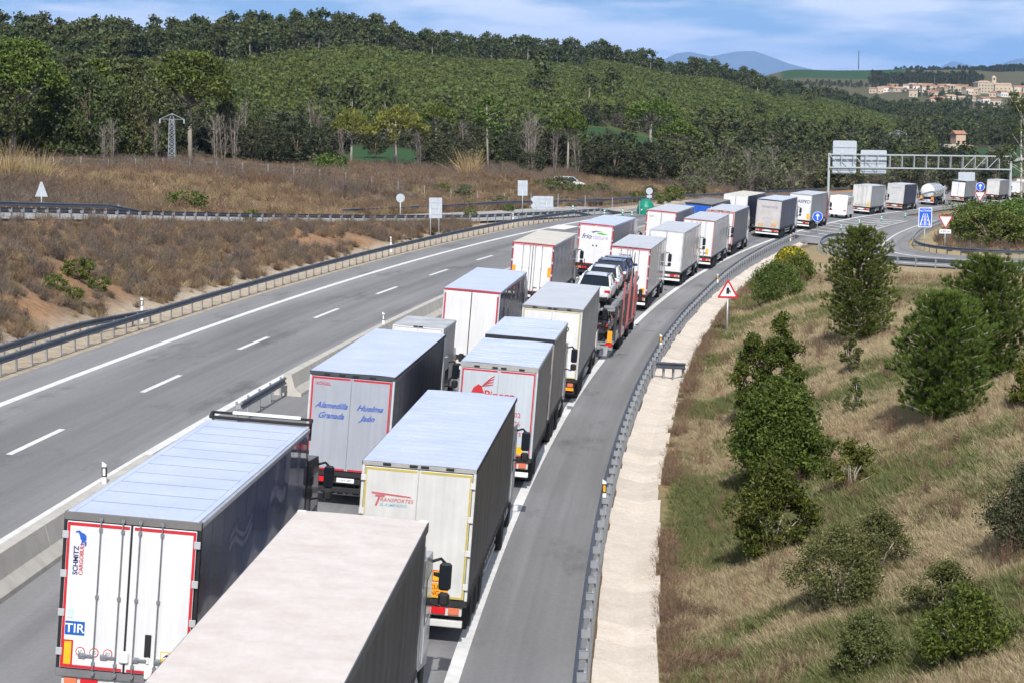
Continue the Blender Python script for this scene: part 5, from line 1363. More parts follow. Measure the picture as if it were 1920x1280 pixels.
MB().box(-.7, .7, 2.5, 3.3, 2.84, 2.95, .03).build('roof_light', WHITE, mh); MB().box(1.13, 1.22, 1.0, 4.6, 2.6, 2.72, .02).build('awning', ALU, mh)
MB().box(-.3, .3, -.02, .01, .82, .95).build('number_plate', SWHITE, mh)
tag(mh, 'white motorhome in the queue beside the hatched wedge', 'motorhome')

# ---- road tanker
tk = empty('tanker_truck', mw=road_matrix(69.6, 373.0, math.radians(19.2), 5))
TANK = pmat('polished_tank', (.62, .64, .66), .22, .7, var=.08)
MB().lathe([(0, -.12), (.5, -.1), (.95, .0), (1.16, .16), (1.2, .3)], 28, 'y', (0, 0, 2.35)).build('tank_end', W_DOOR, tk, True)
MB().lathe([(1.2, .3), (1.2, 11.2), (1.0, 11.5), (0, 11.6)], 28, 'y', (0, 0, 2.35)).build('tank', TANK, tk, True)
for yy in (.35, 3, 5.8, 8.6, 11.0): MB().lathe([(1.2, yy - .05), (1.225, yy - .05), (1.225, yy + .05), (1.2, yy + .05)], 28, 'y', (0, 0, 2.35)).build('tank_band', ALU, tk)
MB().box(-.35, .35, .6, 10.8, 3.5, 3.62, .03).build('walkway', ALU, tk)
MB().box(-1.2, 1.2, -.05, .2, .45, .62, .02).box(-1.2, 1.2, -.05, .12, .7, .98, .02).build('rear_bumper', W_DOOR, tk)
for sg in (-1, 1):
    MB().box(sg * .95 - .22, sg * .95 + .22, -.12, -.05, 1.02, 1.5).build('marker_plate', ORANGE, tk); MB().box(sg * .9 - .25, sg * .9 + .25, -.09, -.05, .73, .94).build('tail_lamp', RED_L, tk)
    for i in range(3): wheel(tk, sg * 1.0, 2.0 + i * 1.31, .5, .38, sg)
MB().box(-.6, .6, .0, .2, 1.0, 1.4, .03).build('valve_box', CHAS, tk); MB().box(-.5, .5, .3, 11, .95, 1.15).build('chassis_rail', CHAS, tk)
cab(tk, 11.4, 2.5, 3.6, P_WHITE, deflector=False)
tag(tk, 'road tanker with rounded silver tank and orange tail plates', 'truck', 'lorries queuing on the motorway')

# ---- small vehicles elsewhere
def flat_mw(x, y, z, h): return Matrix.Translation((x, y, z)) @ Matrix.Rotation(-math.radians(h), 4, 'Z')
car(flat_mw(5.4, 305, gz(6, 305) + .05, 75), paint('car_white2', (.64, .65, .66), .25, .5), 'white off-road car half hidden by shrubs beyond the slip road', 'parked_car', L=4.6, W=1.9, H=1.8, suv=True)
_fp, _fz = far_road
def small_van(i, L, W, H, pm, lab, cabm):
    p = _fp[i]; q = _fp[i + 1]; h = math.degrees(math.atan2(q[0] - p[0], q[1] - p[1]))
    r = empty('delivery_van', mw=flat_mw(p[0], p[1], float(_fz[i, 0]) + .02, h))
    MB().box(-W / 2, W / 2, 0, L * .7, .6, H, .06).build('load_box', pm, r)
    MB().prism([(L * .72, .5), (L, .5), (L, 1.1), (L * .93, 1.3), (L * .86, 2.0), (L * .72, 2.1)], -W / 2 + .05, W / 2 - .05, 'yz').build('cab_body', cabm, r)
    for sg in (-1, 1):
        wheel(r, sg * (W / 2 - .15), L * .2, .4, .26, sg); wheel(r, sg * (W / 2 - .15), L * .85, .4, .26, sg)
        MB().box(sg * (W / 2 - .05) - .02, sg * (W / 2 - .05) + .02, L * .76, L * .88, 1.3, 1.8).build('side_window', GLASS, r)
    tag(r, lab, 'van')
small_van(20, 6.5, 2.3, 3.2, paint('van_grey', (.25, .27, .32)), 'grey van on the distant country road, left of three', P_WHITE)
small_van(23, 6.5, 2.3, 3.2, paint('van_white', (.65, .65, .66)), 'white van on the distant country road, middle of three', P_WHITE)
small_van(27, 6.5, 2.3, 3.0, paint('van_orange', (.70, .20, .03)), 'orange van on the distant country road, right of three', P_BLACKC)

# ------------------------------------------------------------------ vegetation: mesh makers
def rnd_dirs(n, r):
    v = r.normal(size=(n, 3)); return v / np.linalg.norm(v, axis=1)[:, None]
def leaves(C, size, r, aspect=.55, up=0.0, jit=.35):
    """one rhombic leaf per centre"""
    n = len(C); a = rnd_dirs(n, r); a[:, 2] += up; a /= np.linalg.norm(a, axis=1)[:, None]
    b = np.cross(a, rnd_dirs(n, r)); b /= np.linalg.norm(b, axis=1)[:, None] + 1e-9
    s = (size * (1 + jit * r.uniform(-1, 1, n)))[:, None]
    V = np.stack([C - a * s, C + b * s * aspect, C + a * s, C - b * s * aspect], 1).reshape(-1, 3)
    return V, np.arange(4 * n).reshape(n, 4)
def needles(C, D, r, n=26, ln=.15, w=.012, spread=.75):
    """tufts of thin triangles at C pointing along D"""
    m = len(C); C = np.repeat(C, n, 0); D = np.repeat(D, n, 0)
    d = D + rnd_dirs(m * n, r) * spread; d /= np.linalg.norm(d, axis=1)[:, None]
    s = np.cross(d, rnd_dirs(m * n, r)); s /= np.linalg.norm(s, axis=1)[:, None] + 1e-9
    l = (ln * r.uniform(.7, 1.2, m * n))[:, None]
    V = np.stack([C - s * w, C + s * w, C + d * l], 1).reshape(-1, 3)
    return V, np.arange(3 * m * n).reshape(-1, 3)
def twigs(A, B, w, r):
    """thin tapering strips from A to B, two crossed triangles each"""
    n = len(A); d = B - A; s = np.cross(d, rnd_dirs(n, r)); s /= np.linalg.norm(s, axis=1)[:, None] + 1e-9
    t = np.cross(d, s); t /= np.linalg.norm(t, axis=1)[:, None] + 1e-9
    V = np.concatenate([np.stack([A - s * w, A + s * w, B], 1), np.stack([A - t * w, A + t * w, B], 1)]).reshape(-1, 3)
    return V, np.arange(6 * n).reshape(-1, 3)
def join(parts):
    V = []; F = []; k = 0
    for v, f in parts: V.append(v); F.append(f + k); k += len(v)
    return np.concatenate(V), np.concatenate(F)
def clumps(centres, radius, n, r, flat=.8):
    k = len(centres); c = np.repeat(centres, n, 0)
    d = rnd_dirs(k * n, r) * (r.uniform(0, 1, k * n) ** .45)[:, None] * np.repeat(radius, n)[:, None]
    d[:, 2] *= flat
    return c + d

# foliage colours
L_PINE = leafmat('pine_needles', (.026, .048, .008), (.145, .19, .034), trans=.12)
L_PINE_Y = leafmat('yellowish_pine_needles', (.08, .095, .018), (.27, .27, .055))
L_PLANT2 = leafmat('olive_pine_needles', (.092, .112, .031), (.175, .195, .058), obj_rand=.13, hue=.015)
L_PLANT3 = leafmat('darker_pine_needles', (.068, .095, .026), (.145, .178, .048), obj_rand=.13, hue=.015)  # darker green tone variant of the young pines
L_PLANT = leafmat('young_pine_needles', (.085, .115, .028), (.168, .205, .052), obj_rand=.12, hue=.012)
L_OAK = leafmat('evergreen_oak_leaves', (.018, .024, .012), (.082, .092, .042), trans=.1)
L_DARKP = leafmat('old_pine_needles', (.024, .034, .012), (.105, .122, .040), trans=.1)
L_OLIVE = leafmat('olive_scrub_leaves', (.07, .08, .038), (.19, .195, .10))
L_ARB = leafmat('glossy_shrub_leaves', (.020, .038, .006), (.155, .175, .032), rough=.55, spec=.2)
L_GREYB = leafmat('dull_shrub_leaves', (.036, .048, .014), (.165, .175, .055), trans=.12)
L_BANKP = leafmat('bank_pine_needles', (.026, .052, .008), (.155, .215, .040), trans=.14)
L_GORSE = leafmat('gorse_flowers', (.30, .28, .02), (.62, .55, .03))
L_DRYG = leafmat('dry_grass_blades', (.24, .19, .11), (.53, .44, .275), trans=.2, obj_rand=.25)
L_GRN = leafmat('green_grass_blades', (.075, .09, .028), (.20, .21, .08), trans=.2)
L_BROWN = leafmat('brown_brush_stems', (.10, .065, .042), (.29, .20, .13), trans=.05, obj_rand=.3)
L_TAN = leafmat('tan_brush_stems', (.18, .125, .07), (.42, .315, .19), trans=.15, obj_rand=.3)
L_BARE = leafmat('bare_twigs', (.10, .085, .07), (.27, .235, .20), trans=0, obj_rand=.2)
L_REED = leafmat('dry_reeds', (.30, .22, .09), (.62, .50, .26), trans=.2)
BARK = pmat('pine_bark', (.20, .14, .10), .9, var=.35, scale=6, bump=.5, bscale=14)
BARK_P = pmat('pale_bark', (.36, .32, .27), .9, var=.35, scale=5, bump=.4, bscale=14)

def limb_mesh(name, paths):
    m = MB()
    for pts, r0, r1 in paths:
        k = len(pts); m.tube(pts, [r0 + (r1 - r0) * i / (k - 1) for i in range(k)], 6)
    return m.mesh(name, True, fix=False)

def umbrella_pine(seed, H=15, R=5.5, ch=4.5, leaf=.27, n=60, k=90, lm=L_PINE):
    r = np.random.default_rng(seed)
    a = r.uniform(0, 2 * np.pi, k); q = np.sqrt(r.uniform(0.02, 1, k)); zt = H - ch + ch * np.sqrt(np.maximum(0, 1 - q * q)) * r.uniform(.55, 1.0, k)
    C = np.stack([q * R * np.cos(a) * r.uniform(.85, 1.1, k), q * R * np.sin(a), zt - .5], -1)
    rad = r.uniform(.75, 1.25, k) * R * .22
    V, F = leaves(clumps(C, rad, n, r, .6), leaf, r, .5, .3)
    th = H - ch - .3
    bend = r.uniform(-.4, .4, 2)
    paths = [([(0, 0, -.5), (bend[0] * .5, bend[1] * .5, th * .5), (bend[0], bend[1], th), (bend[0] * .6, bend[1] * .6, th + ch * .6)], R * .075, R * .03)]
    for i in range(0, k, 4):
        c = C[i]; z0 = th * r.uniform(.82, 1.05); mid = (c[0] * .45 + bend[0] * .55, c[1] * .45 + bend[1] * .55, z0 + (c[2] - z0) * .35)
        paths.append(([(bend[0], bend[1], z0), mid, tuple(c)], R * .025, R * .006))
    return limb_mesh('trunk', paths), npmesh('crown', V, F), BARK_P, lm
def tall_pine(seed, H=14, R=2.8, leaf=.30, k=60, n=30, base=.35, lm=L_DARKP):
    r = np.random.default_rng(seed)
    h = r.uniform(base, 1, k); w = np.sin(np.clip((1 - h) / (1 - base), 0, 1) * np.pi * .62 + .25) * R
    a = r.uniform(0, 6.28, k); q = r.uniform(.3, 1, k)
    C = np.stack([np.cos(a) * w * q, np.sin(a) * w * q, h * H - .4], -1)
    V, F = leaves(clumps(C, r.uniform(.55, 1.0, k) * R * .36, n, r, .65), leaf, r, .5, .3)
    b = r.uniform(-.5, .5, 2)
    paths = [([(0, 0, -.5), (b[0], b[1], H * .5), (b[0] * 1.4, b[1] * 1.4, H * .93)], H * .017, H * .004)]
    for i in range(0, k, 4): paths.append(([(b[0], b[1], C[i, 2] * .92), tuple(C[i])], .06, .02))
    return limb_mesh('trunk', paths), npmesh('crown', V, F), BARK_P, lm
def oak(seed, H=9, R=4, leaf=.26, k=80, n=34, lm=L_OAK, low=.12):
    r = np.random.default_rng(seed)
    d = rnd_dirs(k, r); q = r.uniform(.45, 1, k) ** .5
    C = d * q[:, None] * np.array([R, R, H * (1 - low) * .5]); C[:, 2] += H * (low + (1 - low) * .5)
    V, F = leaves(clumps(C, r.uniform(.7, 1.2, k) * R * .27, n, r, .75), leaf, r, .6, .1)
    paths = [([(0, 0, -.5), (.1, .1, H * .3), (.2, -.1, H * .6)], R * .06, R * .02)]
    for i in range(0, k, 6): paths.append(([(.1, .1, H * .28), tuple(C[i] * np.array([.5, .5, .8])), tuple(C[i])], R * .02, .02))
    return limb_mesh('trunk', paths), npmesh('crown', V, F), BARK, lm
def bare_tree(seed, H=8, R=2.4, stems=3):
    r = np.random.default_rng(seed); paths = []; A = []; B = []
    for s in range(stems):
        a = r.uniform(0, 6.28); t = np.array([math.cos(a) * R * r.uniform(.1, .5), math.sin(a) * R * r.uniform(.1, .5), H * r.uniform(.8, 1)])
        b0 = np.array([math.cos(a) * .15, math.sin(a) * .15, -.4]); m = b0 * .5 + t * .5 + r.normal(size=3) * .15
        paths.append(([tuple(b0), tuple(m), tuple(t)], .07, .012))
        for i in range(26):
            f = r.uniform(.25, .98); p = b0 + (m - b0) * 2 * f if f < .5 else m + (t - m) * (2 * f - 1)
            d = rnd_dirs(1, r)[0]; d[2] = abs(d[2]) + .55; d /= np.linalg.norm(d); e = p + d * R * r.uniform(.35, .8) * (1.15 - f * .6)
            A.append(p); B.append(e)
            for j in range(7):
                g = r.uniform(.3, 1); pp = p + (e - p) * g; dd = d + rnd_dirs(1, r)[0] * .7; A.append(pp); B.append(pp + dd * R * r.uniform(.12, .3))
    V, F = twigs(np.array(A), np.array(B), .022, r)
    return limb_mesh('trunk', paths), npmesh('twigs', V, F), BARK_P, L_BARE
def brushwood(seed, H=5, R=2.6, lm=L_OLIVE, k=40, n=26, leaf=.22):
    """half-bare scrub tree: thin leaf cover over many twigs"""
    r = np.random.default_rng(seed)
    d = rnd_dirs(k, r); C = d * (r.uniform(.3, 1, k) ** .5)[:, None] * np.array([R, R, H * .45]); C[:, 2] += H * .52
    V1, F1 = leaves(clumps(C, r.uniform(.5, .9, k) * R * .34, n, r, .9), leaf, r, .5, .3)
    A = np.zeros((160, 3)); A[:, :2] = r.normal(size=(160, 2)) * R * .18; A[:, 2] = r.uniform(0, H * .35, 160)
    B = C[r.integers(0, k, 160)] + r.normal(size=(160, 3)) * .4
    V2, F2 = twigs(A, B, .03, r)
    tm = npmesh('branches', V2, F2)
    return tm, npmesh('crown', V1, F1), L_BARE, lm

PROTO = {}
def proto(key, fn, **k):
    t, c, bm, lm = fn(**k); t.materials.append(bm); c.materials.append(lm); PROTO[key] = (t, c)
proto('umb1', umbrella_pine, seed=1); proto('umb2', umbrella_pine, seed=2, H=13, R=5.0, ch=4.0); proto('umbY', umbrella_pine, seed=3, H=11, R=5.2, ch=5.4, lm=L_PINE_Y, k=80, n=44); proto('umbBig', umbrella_pine, seed=4, H=18, R=6.2, ch=8.0, k=190, n=60)
proto('pine1', tall_pine, seed=5); proto('pine2', tall_pine, seed=6, H=13, R=3.2, base=.45); proto('pineThin', tall_pine, seed=7, H=12.5, R=3.0, base=.55, k=30, n=22, lm=L_PINE); proto('pineFull', tall_pine, seed=8, H=14, R=4.2, base=.15, k=110, n=34, lm=L_PINE)
proto('oak1', oak, seed=9); proto('oak2', oak, seed=10, H=11, R=4.4, k=100); proto('oak3', oak, seed=11, H=7, R=4.2, k=70); proto('oakBig', oak, seed=12, H=14, R=5.5, k=150, lm=L_DARKP, low=.05)
proto('bare1', bare_tree, seed=13); proto('bare2', bare_tree, seed=14, H=10, stems=4); proto('brush1', brushwood, seed=15); proto('brush2', brushwood, seed=16, H=6.5, R=3.2)
proto('bushBig', oak, seed=19, H=2.4, R=1.5, leaf=.06, k=110, n=60, lm=L_PINE, low=0.0); proto('shrub1', oak, seed=17, H=2.2, R=1.3, leaf=.10, k=50, n=34, lm=L_OLIVE, low=0.0); proto('shrub2', oak, seed=18, H=2.0, R=1.2, leaf=.09, k=50, n=34, lm=L_PINE, low=0.0)
TREE_N = 0
def tree(kind, x, y, s=1.0, label='', cat='tree', group=None, name=None, sx=1.0, z=None, names=('trunk', 'crown')):
    t, c = PROTO[kind]
    nm = name or {'umb': 'umbrella_pine', 'pin': 'pine_tree', 'oak': 'evergreen_oak', 'bar': 'bare_tree', 'bru': 'scrub_tree', 'shr': 'shrub', 'bus': 'bush'}[kind[:3]]
    r = empty(nm, (x, y, gz(x, y) if z is None else z), random.uniform(0, 6.28)); r.scale = (s * sx, s * sx, s)
    link('trunk' if kind[:3] not in ('bru',) else 'branches', t, r); link('crown' if kind[:3] != 'bar' else 'twigs', c, r)
    return tag(r, label, cat, group)
def bear_x(b, y): return (b - 960) / 4137.0 * y      # ground x of a survey bearing at distance y

# ------------------------------------------------------------------ trees one can tell apart (left and middle distance)
tree('umbBig', -67, 296, .98, 'tall dense pine at the left edge above the dry reeds', sx=1.05)
tree('umbBig', -50.2, 343, 1.0, 'big round-headed umbrella pine with a long bare trunk behind the pylon', sx=.98)
tree('umbY', bear_x(740, 352), 352, .98, 'yellowish umbrella pine with spreading limbs above the brown scrub', sx=.92)
tree('umbY', bear_x(655, 372), 372, .90, 'smaller yellow-green umbrella pine left of the yellowish one', sx=.72)
tree('pineThin', bear_x(912, 350), 350, .98, 'tall thin pine with a half-bare crown in mid picture', sx=1.1)
tree('umb2', bear_x(1060, 372), 372, .84, 'dark green pine behind the white off-road car', sx=.72)
tree('umb1', bear_x(1215, 455), 455, .86, 'bright umbrella pine in front of the green field', sx=1.1)
tree('umb2', bear_x(1265, 440), 440, .78, 'lower bright umbrella pine right of the one before the field', sx=1.0)
tree('umb1', bear_x(815, 392), 392, .72, 'olive-green umbrella pine between the yellowish and the thin pine', sx=.8)
tree('oakBig', bear_x(428, 352), 352, .78, 'dark rounded oak right of the big umbrella pine', sx=.55)
for i, (px, y, k, s, sx) in enumerate([(110, 305, 'pineFull', .95, 1.0), (165, 300, 'oakBig', .95, .9), (215, 310, 'pineFull', .90, 1.1), (260, 306, 'oakBig', .92, .85), (300, 325, 'oak2', .95, 1.0), (-40, 292, 'oakBig', 1.05, 1.0), (-110, 300, 'oakBig', 1.0, 1.0), (20, 312, 'oakBig', .85, .9), (140, 330, 'pine2', 1.15, 1.2), (245, 335, 'pine2', 1.2, 1.2), (285, 345, 'pineFull', 1.0, 1.1), (190, 345, 'pineFull', 1.1, 1.1), (60, 330, 'pineFull', 1.1, 1.1)]):
    tree(k, bear_x(px, y), y, s, 'tall dark evergreen in the close wood at left behind the fence', group='dark wood at left', sx=sx)
for i, (px, y, k, s, sx) in enumerate([(a, b, c, d_ * .72, e * 1.05) for a, b, c, d_, e in [(395, 360, 'oak1', .9, 1), (470, 352, 'oak1', .95, 1.1), (510, 340, 'oak2', .85, 1.1), (555, 345, 'oak2', .95, 1.15), (600, 350, 'oak2', .86, 1.0), (535, 375, 'oak2', 1.1, 1.2), (485, 385, 'oakBig', .85, .9), (620, 378, 'oak1', 1.1, 1.0), (825, 345, 'oak1', .9, 1.1), (860, 352, 'oak1', .85, 1), (800, 365, 'oak2', .85, 1), (870, 375, 'oak2', 1.0, .9), (965, 368, 'oak1', .95, 1), (995, 345, 'oak3', .8, .9), (1020, 378, 'oak1', 1.1, 1), (1110, 352, 'oak1', .86, 1.2), (1150, 348, 'oak2', .80, 1.15), (1190, 352, 'oak1', .95, 1.25), (1235, 358, 'oak2', .76, 1.2), (1275, 362, 'oak1', .86, 1.2), (1130, 380, 'oak2', .9, 1.1), (1215, 385, 'oak2', .8, 1.0), (1310, 372, 'oak3', .95, 1.1), (1345, 376, 'oak3', 1.0, 1.1), (1390, 400, 'oak3', 1.1, 1.2), (1290, 405, 'oak2', .8, 1.1), (935, 395, 'oak2', .9, 1.0), (700, 405, 'oak1', .8, 1.0), (350, 375, 'oak2', .9, .9)]]):
    tree(k, bear_x(px, y), y, s, 'dark evergreen oak in the tree line beyond the brown scrub', group='oaks beyond the scrub', sx=sx)
for i, (px, y, k, s) in enumerate([(402, 318, 'bare1', .95), (418, 322, 'bare1', 1.0), (438, 320, 'bare2', .80), (293, 300, 'bare1', .75), (455, 360, 'bare2', 1.0), (585, 365, 'bare2', 1.1), (870, 362, 'bare1', 1.0), (995, 362, 'bare2', 1.0), (985, 355, 'bare1', 1.1), (1035, 358, 'bare1', .9), (1080, 350, 'bare1', .9), (785, 350, 'bare1', .8), (640, 355, 'bare1', .8), (1400, 392, 'bare1', .9), (1445, 398, 'bare1', 1.0), (208, 290, 'bare1', .8), (195, 288, 'bare1', .7)]):
    tree(k, bear_x(px, y), y, s, 'bare pale-stemmed tree at the edge of the wood beyond the scrub', group='bare trees at the edge of the wood')
for i, (px, y, k, s) in enumerate([(880, 335, 'brush1', .9), (850, 395, 'brush2', 1.1), (1000, 400, 'brush2', 1.1), (560, 398, 'brush2', 1.2), (600, 402, 'brush2', 1.2), (510, 400, 'brush2', 1.3), (1300, 352, 'brush1', 1.0), (1335, 355, 'brush2', .9), (1370, 362, 'brush1', 1.2), (1410, 372, 'brush2', 1.1), (1440, 380, 'brush2', 1.0), (1475, 392, 'brush1', 1.2), (1500, 405, 'brush2', 1.2), (1350, 400, 'brush2', 1.3), (1420, 420, 'brush2', 1.4), (1585, 436, 'brush1', 1.1), (1612, 440, 'brush2', 1.1), (1640, 446, 'brush1', 1.2), (1668, 450, 'brush2', 1.2), (1700, 452, 'oak1', .8), (1730, 458, 'brush2', 1.2), (1760, 470, 'oak1', .8), (1790, 480, 'brush2', 1.2), (1860, 490, 'oak1', .9), (1830, 500, 'brush2', 1.4), (1600, 480, 'oak1', .9), (1660, 490, 'oak2', .8), (1720, 500, 'oak2', .85), (1550, 470, 'brush2', 1.4), (1500, 480, 'oak2', .8), (1570, 520, 'oak2', .9), (1640, 535, 'oak2', 1.0), (1770, 540, 'oak2', .9), (1440, 460, 'oak1', .9), (1380, 450, 'oak2', .8)]):
    tree(k, bear_x(px, y), y, s, 'greyish scrub tree on the rough ground behind the far lorries', group='scrub trees behind the queue')
# tall airy tree with pale trunks at the right edge
def airy_tree():
    r = np.random.default_rng(77)
    paths = []
    for (dx, h) in ((-.5, 13.5), (.6, 14.5)): paths.append(([(dx * .4, 0, -.5), (dx * .7, .1, h * .5), (dx * 1.2, .2, h)], .2, .06))
    k = 90; h = r.uniform(.45, 1, k); a = r.uniform(0, 6.28, k); q = r.uniform(.2, 1, k); w = 3.6 * np.sin((1 - h) * 2.6 + .5)
    C = np.stack([np.cos(a) * w * q, np.sin(a) * w * q, h * 17.2], -1)
    V, F = leaves(clumps(C, r.uniform(.5, 1, k) * 1.0, 26, r, .8), .2, r, .5)
    for i in range(0, k, 3): paths.append(([(0, 0, max(4, C[i, 2] * .8)), tuple(C[i])], .06, .015))
    root = empty('broadleaf_tree', (63.2, 274, gz(63.2, 274)))
    limb = limb_mesh('trunk', paths); link('trunk', limb, root, pmat('white_bark', (.50, .46, .40), .85, var=.3, scale=4)); link('crown', npmesh('crown', V, F), root, leafmat('broad_leaves', (.03, .05, .012), (.11, .13, .035)))
    tag(root, 'tall airy tree with pale twin trunks at the right edge', 'tree')
airy_tree()

# ------------------------------------------------------------------ scattered growth (nobody could count it)
SRC = bpy.data.collections.new('scatter_sources')
def src(name, V, F, mat):
    me = npmesh(name, V, F); me.materials.append(mat)
    o = bpy.data.objects.new(name, me); SRC_ = bpy.data.collections.new(name + '_set'); SRC_.objects.link(o); return o
def scatter(name, P, scale, sources, label, tilt=None, seed=0, ix=None):
    """one object whose geometry nodes set a clump on each point"""
    P = np.asarray(P, np.float32); n = len(P)
    me = bpy.data.meshes.new(name); me.vertices.add(n); me.vertices.foreach_set('co', P.ravel()); me.update()
    r = np.random.default_rng(seed)
    a = me.attributes.new('sc', 'FLOAT', 'POINT'); a.data.foreach_set('value', np.asarray(scale, np.float32))
    rot = np.zeros((n, 3), np.float32); rot[:, 2] = r.uniform(0, 6.283, n); rot[:, :2] = r.normal(size=(n, 2)) * (tilt or .06)
    a = me.attributes.new('ro', 'FLOAT_VECTOR', 'POINT'); a.data.foreach_set('vector', rot.ravel())
    a = me.attributes.new('ix', 'INT', 'POINT'); a.data.foreach_set('value', (r.integers(0, len(sources), n) if ix is None else ix).astype(np.int32))
    o = link(name, me)
    ng = bpy.data.node_groups.new(name, 'GeometryNodeTree')
    ng.interface.new_socket('Geometry', in_out='INPUT', socket_type='NodeSocketGeometry'); ng.interface.new_socket('Geometry', in_out='OUTPUT', socket_type='NodeSocketGeometry')
    N = ng.nodes.new; K = ng.links.new
    gi = N('NodeGroupInput'); go = N('NodeGroupOutput'); jn = N('GeometryNodeGeometryToInstance') 
    def attr(nm, dt):
        q = N('GeometryNodeInputNamedAttribute'); q.data_type = dt; q.inputs['Name'].default_value = nm; return q.outputs['Attribute']
    sc_, ro_, ix_ = attr('sc', 'FLOAT'), attr('ro', 'FLOAT_VECTOR'), attr('ix', 'INT')
    jo = N('GeometryNodeJoinGeometry')
    for k, s in enumerate(sources):
        oi = N('GeometryNodeObjectInfo'); oi.inputs['Object'].default_value = s; oi.inputs['As Instance'].default_value = True
        cmp_ = N('FunctionNodeCompare'); cmp_.data_type = 'INT'; cmp_.operation = 'EQUAL'
        ins = [i for i in cmp_.inputs if i.type == 'INT']; K(ix_, ins[0]); ins[1].default_value = k
        ip = N('GeometryNodeInstanceOnPoints'); K(gi.outputs[0], ip.inputs['Points']); K(cmp_.outputs[0], ip.inputs['Selection']); K(oi.outputs['Geometry'], ip.inputs['Instance']); K(ro_, ip.inputs['Rotation']); K(sc_, ip.inputs['Scale'])
        K(ip.outputs[0], jo.inputs[0])
    K(jo.outputs[0], go.inputs[0])
    md = o.modifiers.new('scatter', 'NODES'); md.node_group = ng
    tag(o, label, name.replace('_', ' '), kind='stuff')
    return o
def blades(seed, n, h, spread, w, lean=.35, curl=.3):
    r = np.random.default_rng(seed)
    a = r.uniform(0, 6.28, n); q = r.uniform(0, 1, n) ** .6 * spread
    A = np.stack([np.cos(a) * q, np.sin(a) * q, np.full(n, -.03)], -1)
    d = np.stack([np.cos(a) * lean, np.sin(a) * lean, np.ones(n)], -1) + r.normal(size=(n, 3)) * .25; d /= np.linalg.norm(d, axis=1)[:, None]
    l = (h * r.uniform(.5, 1.15, n))[:, None]; s = np.cross(d, rnd_dirs(n, r)); s /= np.linalg.norm(s, axis=1)[:, None]
    M = A + d * l * .55; T = M + (d + np.stack([np.cos(a), np.sin(a), -0 * a], -1) * curl + r.normal(size=(n, 3)) * .2) * l * .5
    V = np.stack([A - s * w, A + s * w, M + s * w * .7, M - s * w * .7, T], 1).reshape(-1, 3)
    k = np.arange(n)[:, None] * 5
    F = np.concatenate([k + [0, 1, 2], k + [0, 2, 3], k + [3, 2, 4]])
    return V, F
def brushclump(seed, H=.9, R=.6, n=90, w=.010):
    r = np.random.default_rng(seed)
    A = np.zeros((n, 3)); A[:, :2] = r.normal(size=(n, 2)) * R * .25; B = rnd_dirs(n, r); B[:, 2] = np.abs(B[:, 2]) * 1.2 + .25; B *= np.array([R, R, H]) * r.uniform(.5, 1.0, n)[:, None]; B += A
    p = [twigs(A, B, w, r)]
    f = r.uniform(.35, 1, n * 2)[:, None]; i = r.integers(0, n, n * 2); P0 = A[i] + (B[i] - A[i]) * f
    D = rnd_dirs(n * 2, r); D[:, 2] = np.abs(D[:, 2]) + .3
    p.append(twigs(P0, P0 + D * R * .30, w * .8, r))
    return join(p)
def small_tree(seed, H, R, k, n, leaf, base=.1):
    r = np.random.default_rng(seed)
    h = r.uniform(base, 1, k); w = np.sin(np.clip((1 - h), 0, 1) ** .7 * 2.2 + .15) * R
    a = r.uniform(0, 6.28, k); q = r.uniform(.4, 1, k)
    C = np.stack([np.cos(a) * w * q, np.sin(a) * w * q, h * H], -1)
    return leaves(clumps(C, np.full(k, R * .36), n, r, .8), leaf, r, .6, .3)
def stem_tree(seed, H, R, k, n, leaf, base):
    """tall pine for the ridge: crown with its trunk"""
    r = np.random.default_rng(seed)
    V, F = small_tree(seed, H, R, k, n, leaf, base); V = V.copy()
    m = [(0, 0, -1), (.2, 0, H * .5), (.1, .2, H * .9)]
    A = np.array([[0, 0, -1.0], [0, 0, -1.0]]); B = np.array([[.2, .1, H * .95], [.0, .2, H * .9]])
    return V, F, A, B
def mask_u(x, y, a, b): u = x / y; return (u > a) & (u < b)
def pts_uniform(n, x0, x1, y0, y1, r): return r.uniform(x0, x1, n), r.uniform(y0, y1, n)

R_ = np.random.default_rng(21)
# grass on the right-hand bank
def bank_points(n, y0, y1, tmax):
    y = R_.uniform(y0, y1, n); t = 4.75 + R_.uniform(0, 1, n) * (tmax - 4.75)
    x = XC(y) + t / np.cos(HD(y)); return x, y, t
gx = [bank_points(34000, 34, 62, 17), bank_points(32000, 62, 100, 21), bank_points(17000, 100, 186, 27)]
bx_ = np.concatenate([g[0] for g in gx]); by_ = np.concatenate([g[1] for g in gx]); bt_ = np.concatenate([g[2] for g in gx])
n1 = vnoise(bx_, by_, 5.5); n2 = vnoise(bx_ + 40, by_, 1.7); gm = n1 * .7 + n2 * .3 + np.clip((8 - bt_) / 30, 0, .12)
isg = (gm + R_.normal(size=len(gm)) * .07) > .655
zz = terrain(bx_, by_)
sd = [src('dry_tuft_a', *blades(1, 34, .34, .26, .008, .55, .5), L_DRYG), src('dry_tuft_b', *blades(2, 30, .22, .30, .009, .8, .6), L_DRYG), src('dry_tuft_c', *blades(3, 26, .48, .2, .007, .4, .4), L_DRYG)]
sg_ = [src('green_tuft_a', *blades(4, 34, .18, .25, .009, .7, .5), L_GRN), src('green_tuft_b', *blades(5, 30, .26, .22, .009, .5, .5), L_GRN)]
P = np.stack([bx_, by_, zz], -1)
scatter('dry_grass', P[~isg], R_.uniform(.3, .75, (~isg).sum()) * np.where(by_[~isg] > 100, 1.5, 1), sd, 'dry straw-coloured grass covering the right bank', seed=1)
scatter('green_grass', P[isg], R_.uniform(.6, 1.2, isg.sum()) * np.where(by_[isg] > 100, 1.5, 1), sg_, 'green grass patches on the right bank', seed=2)
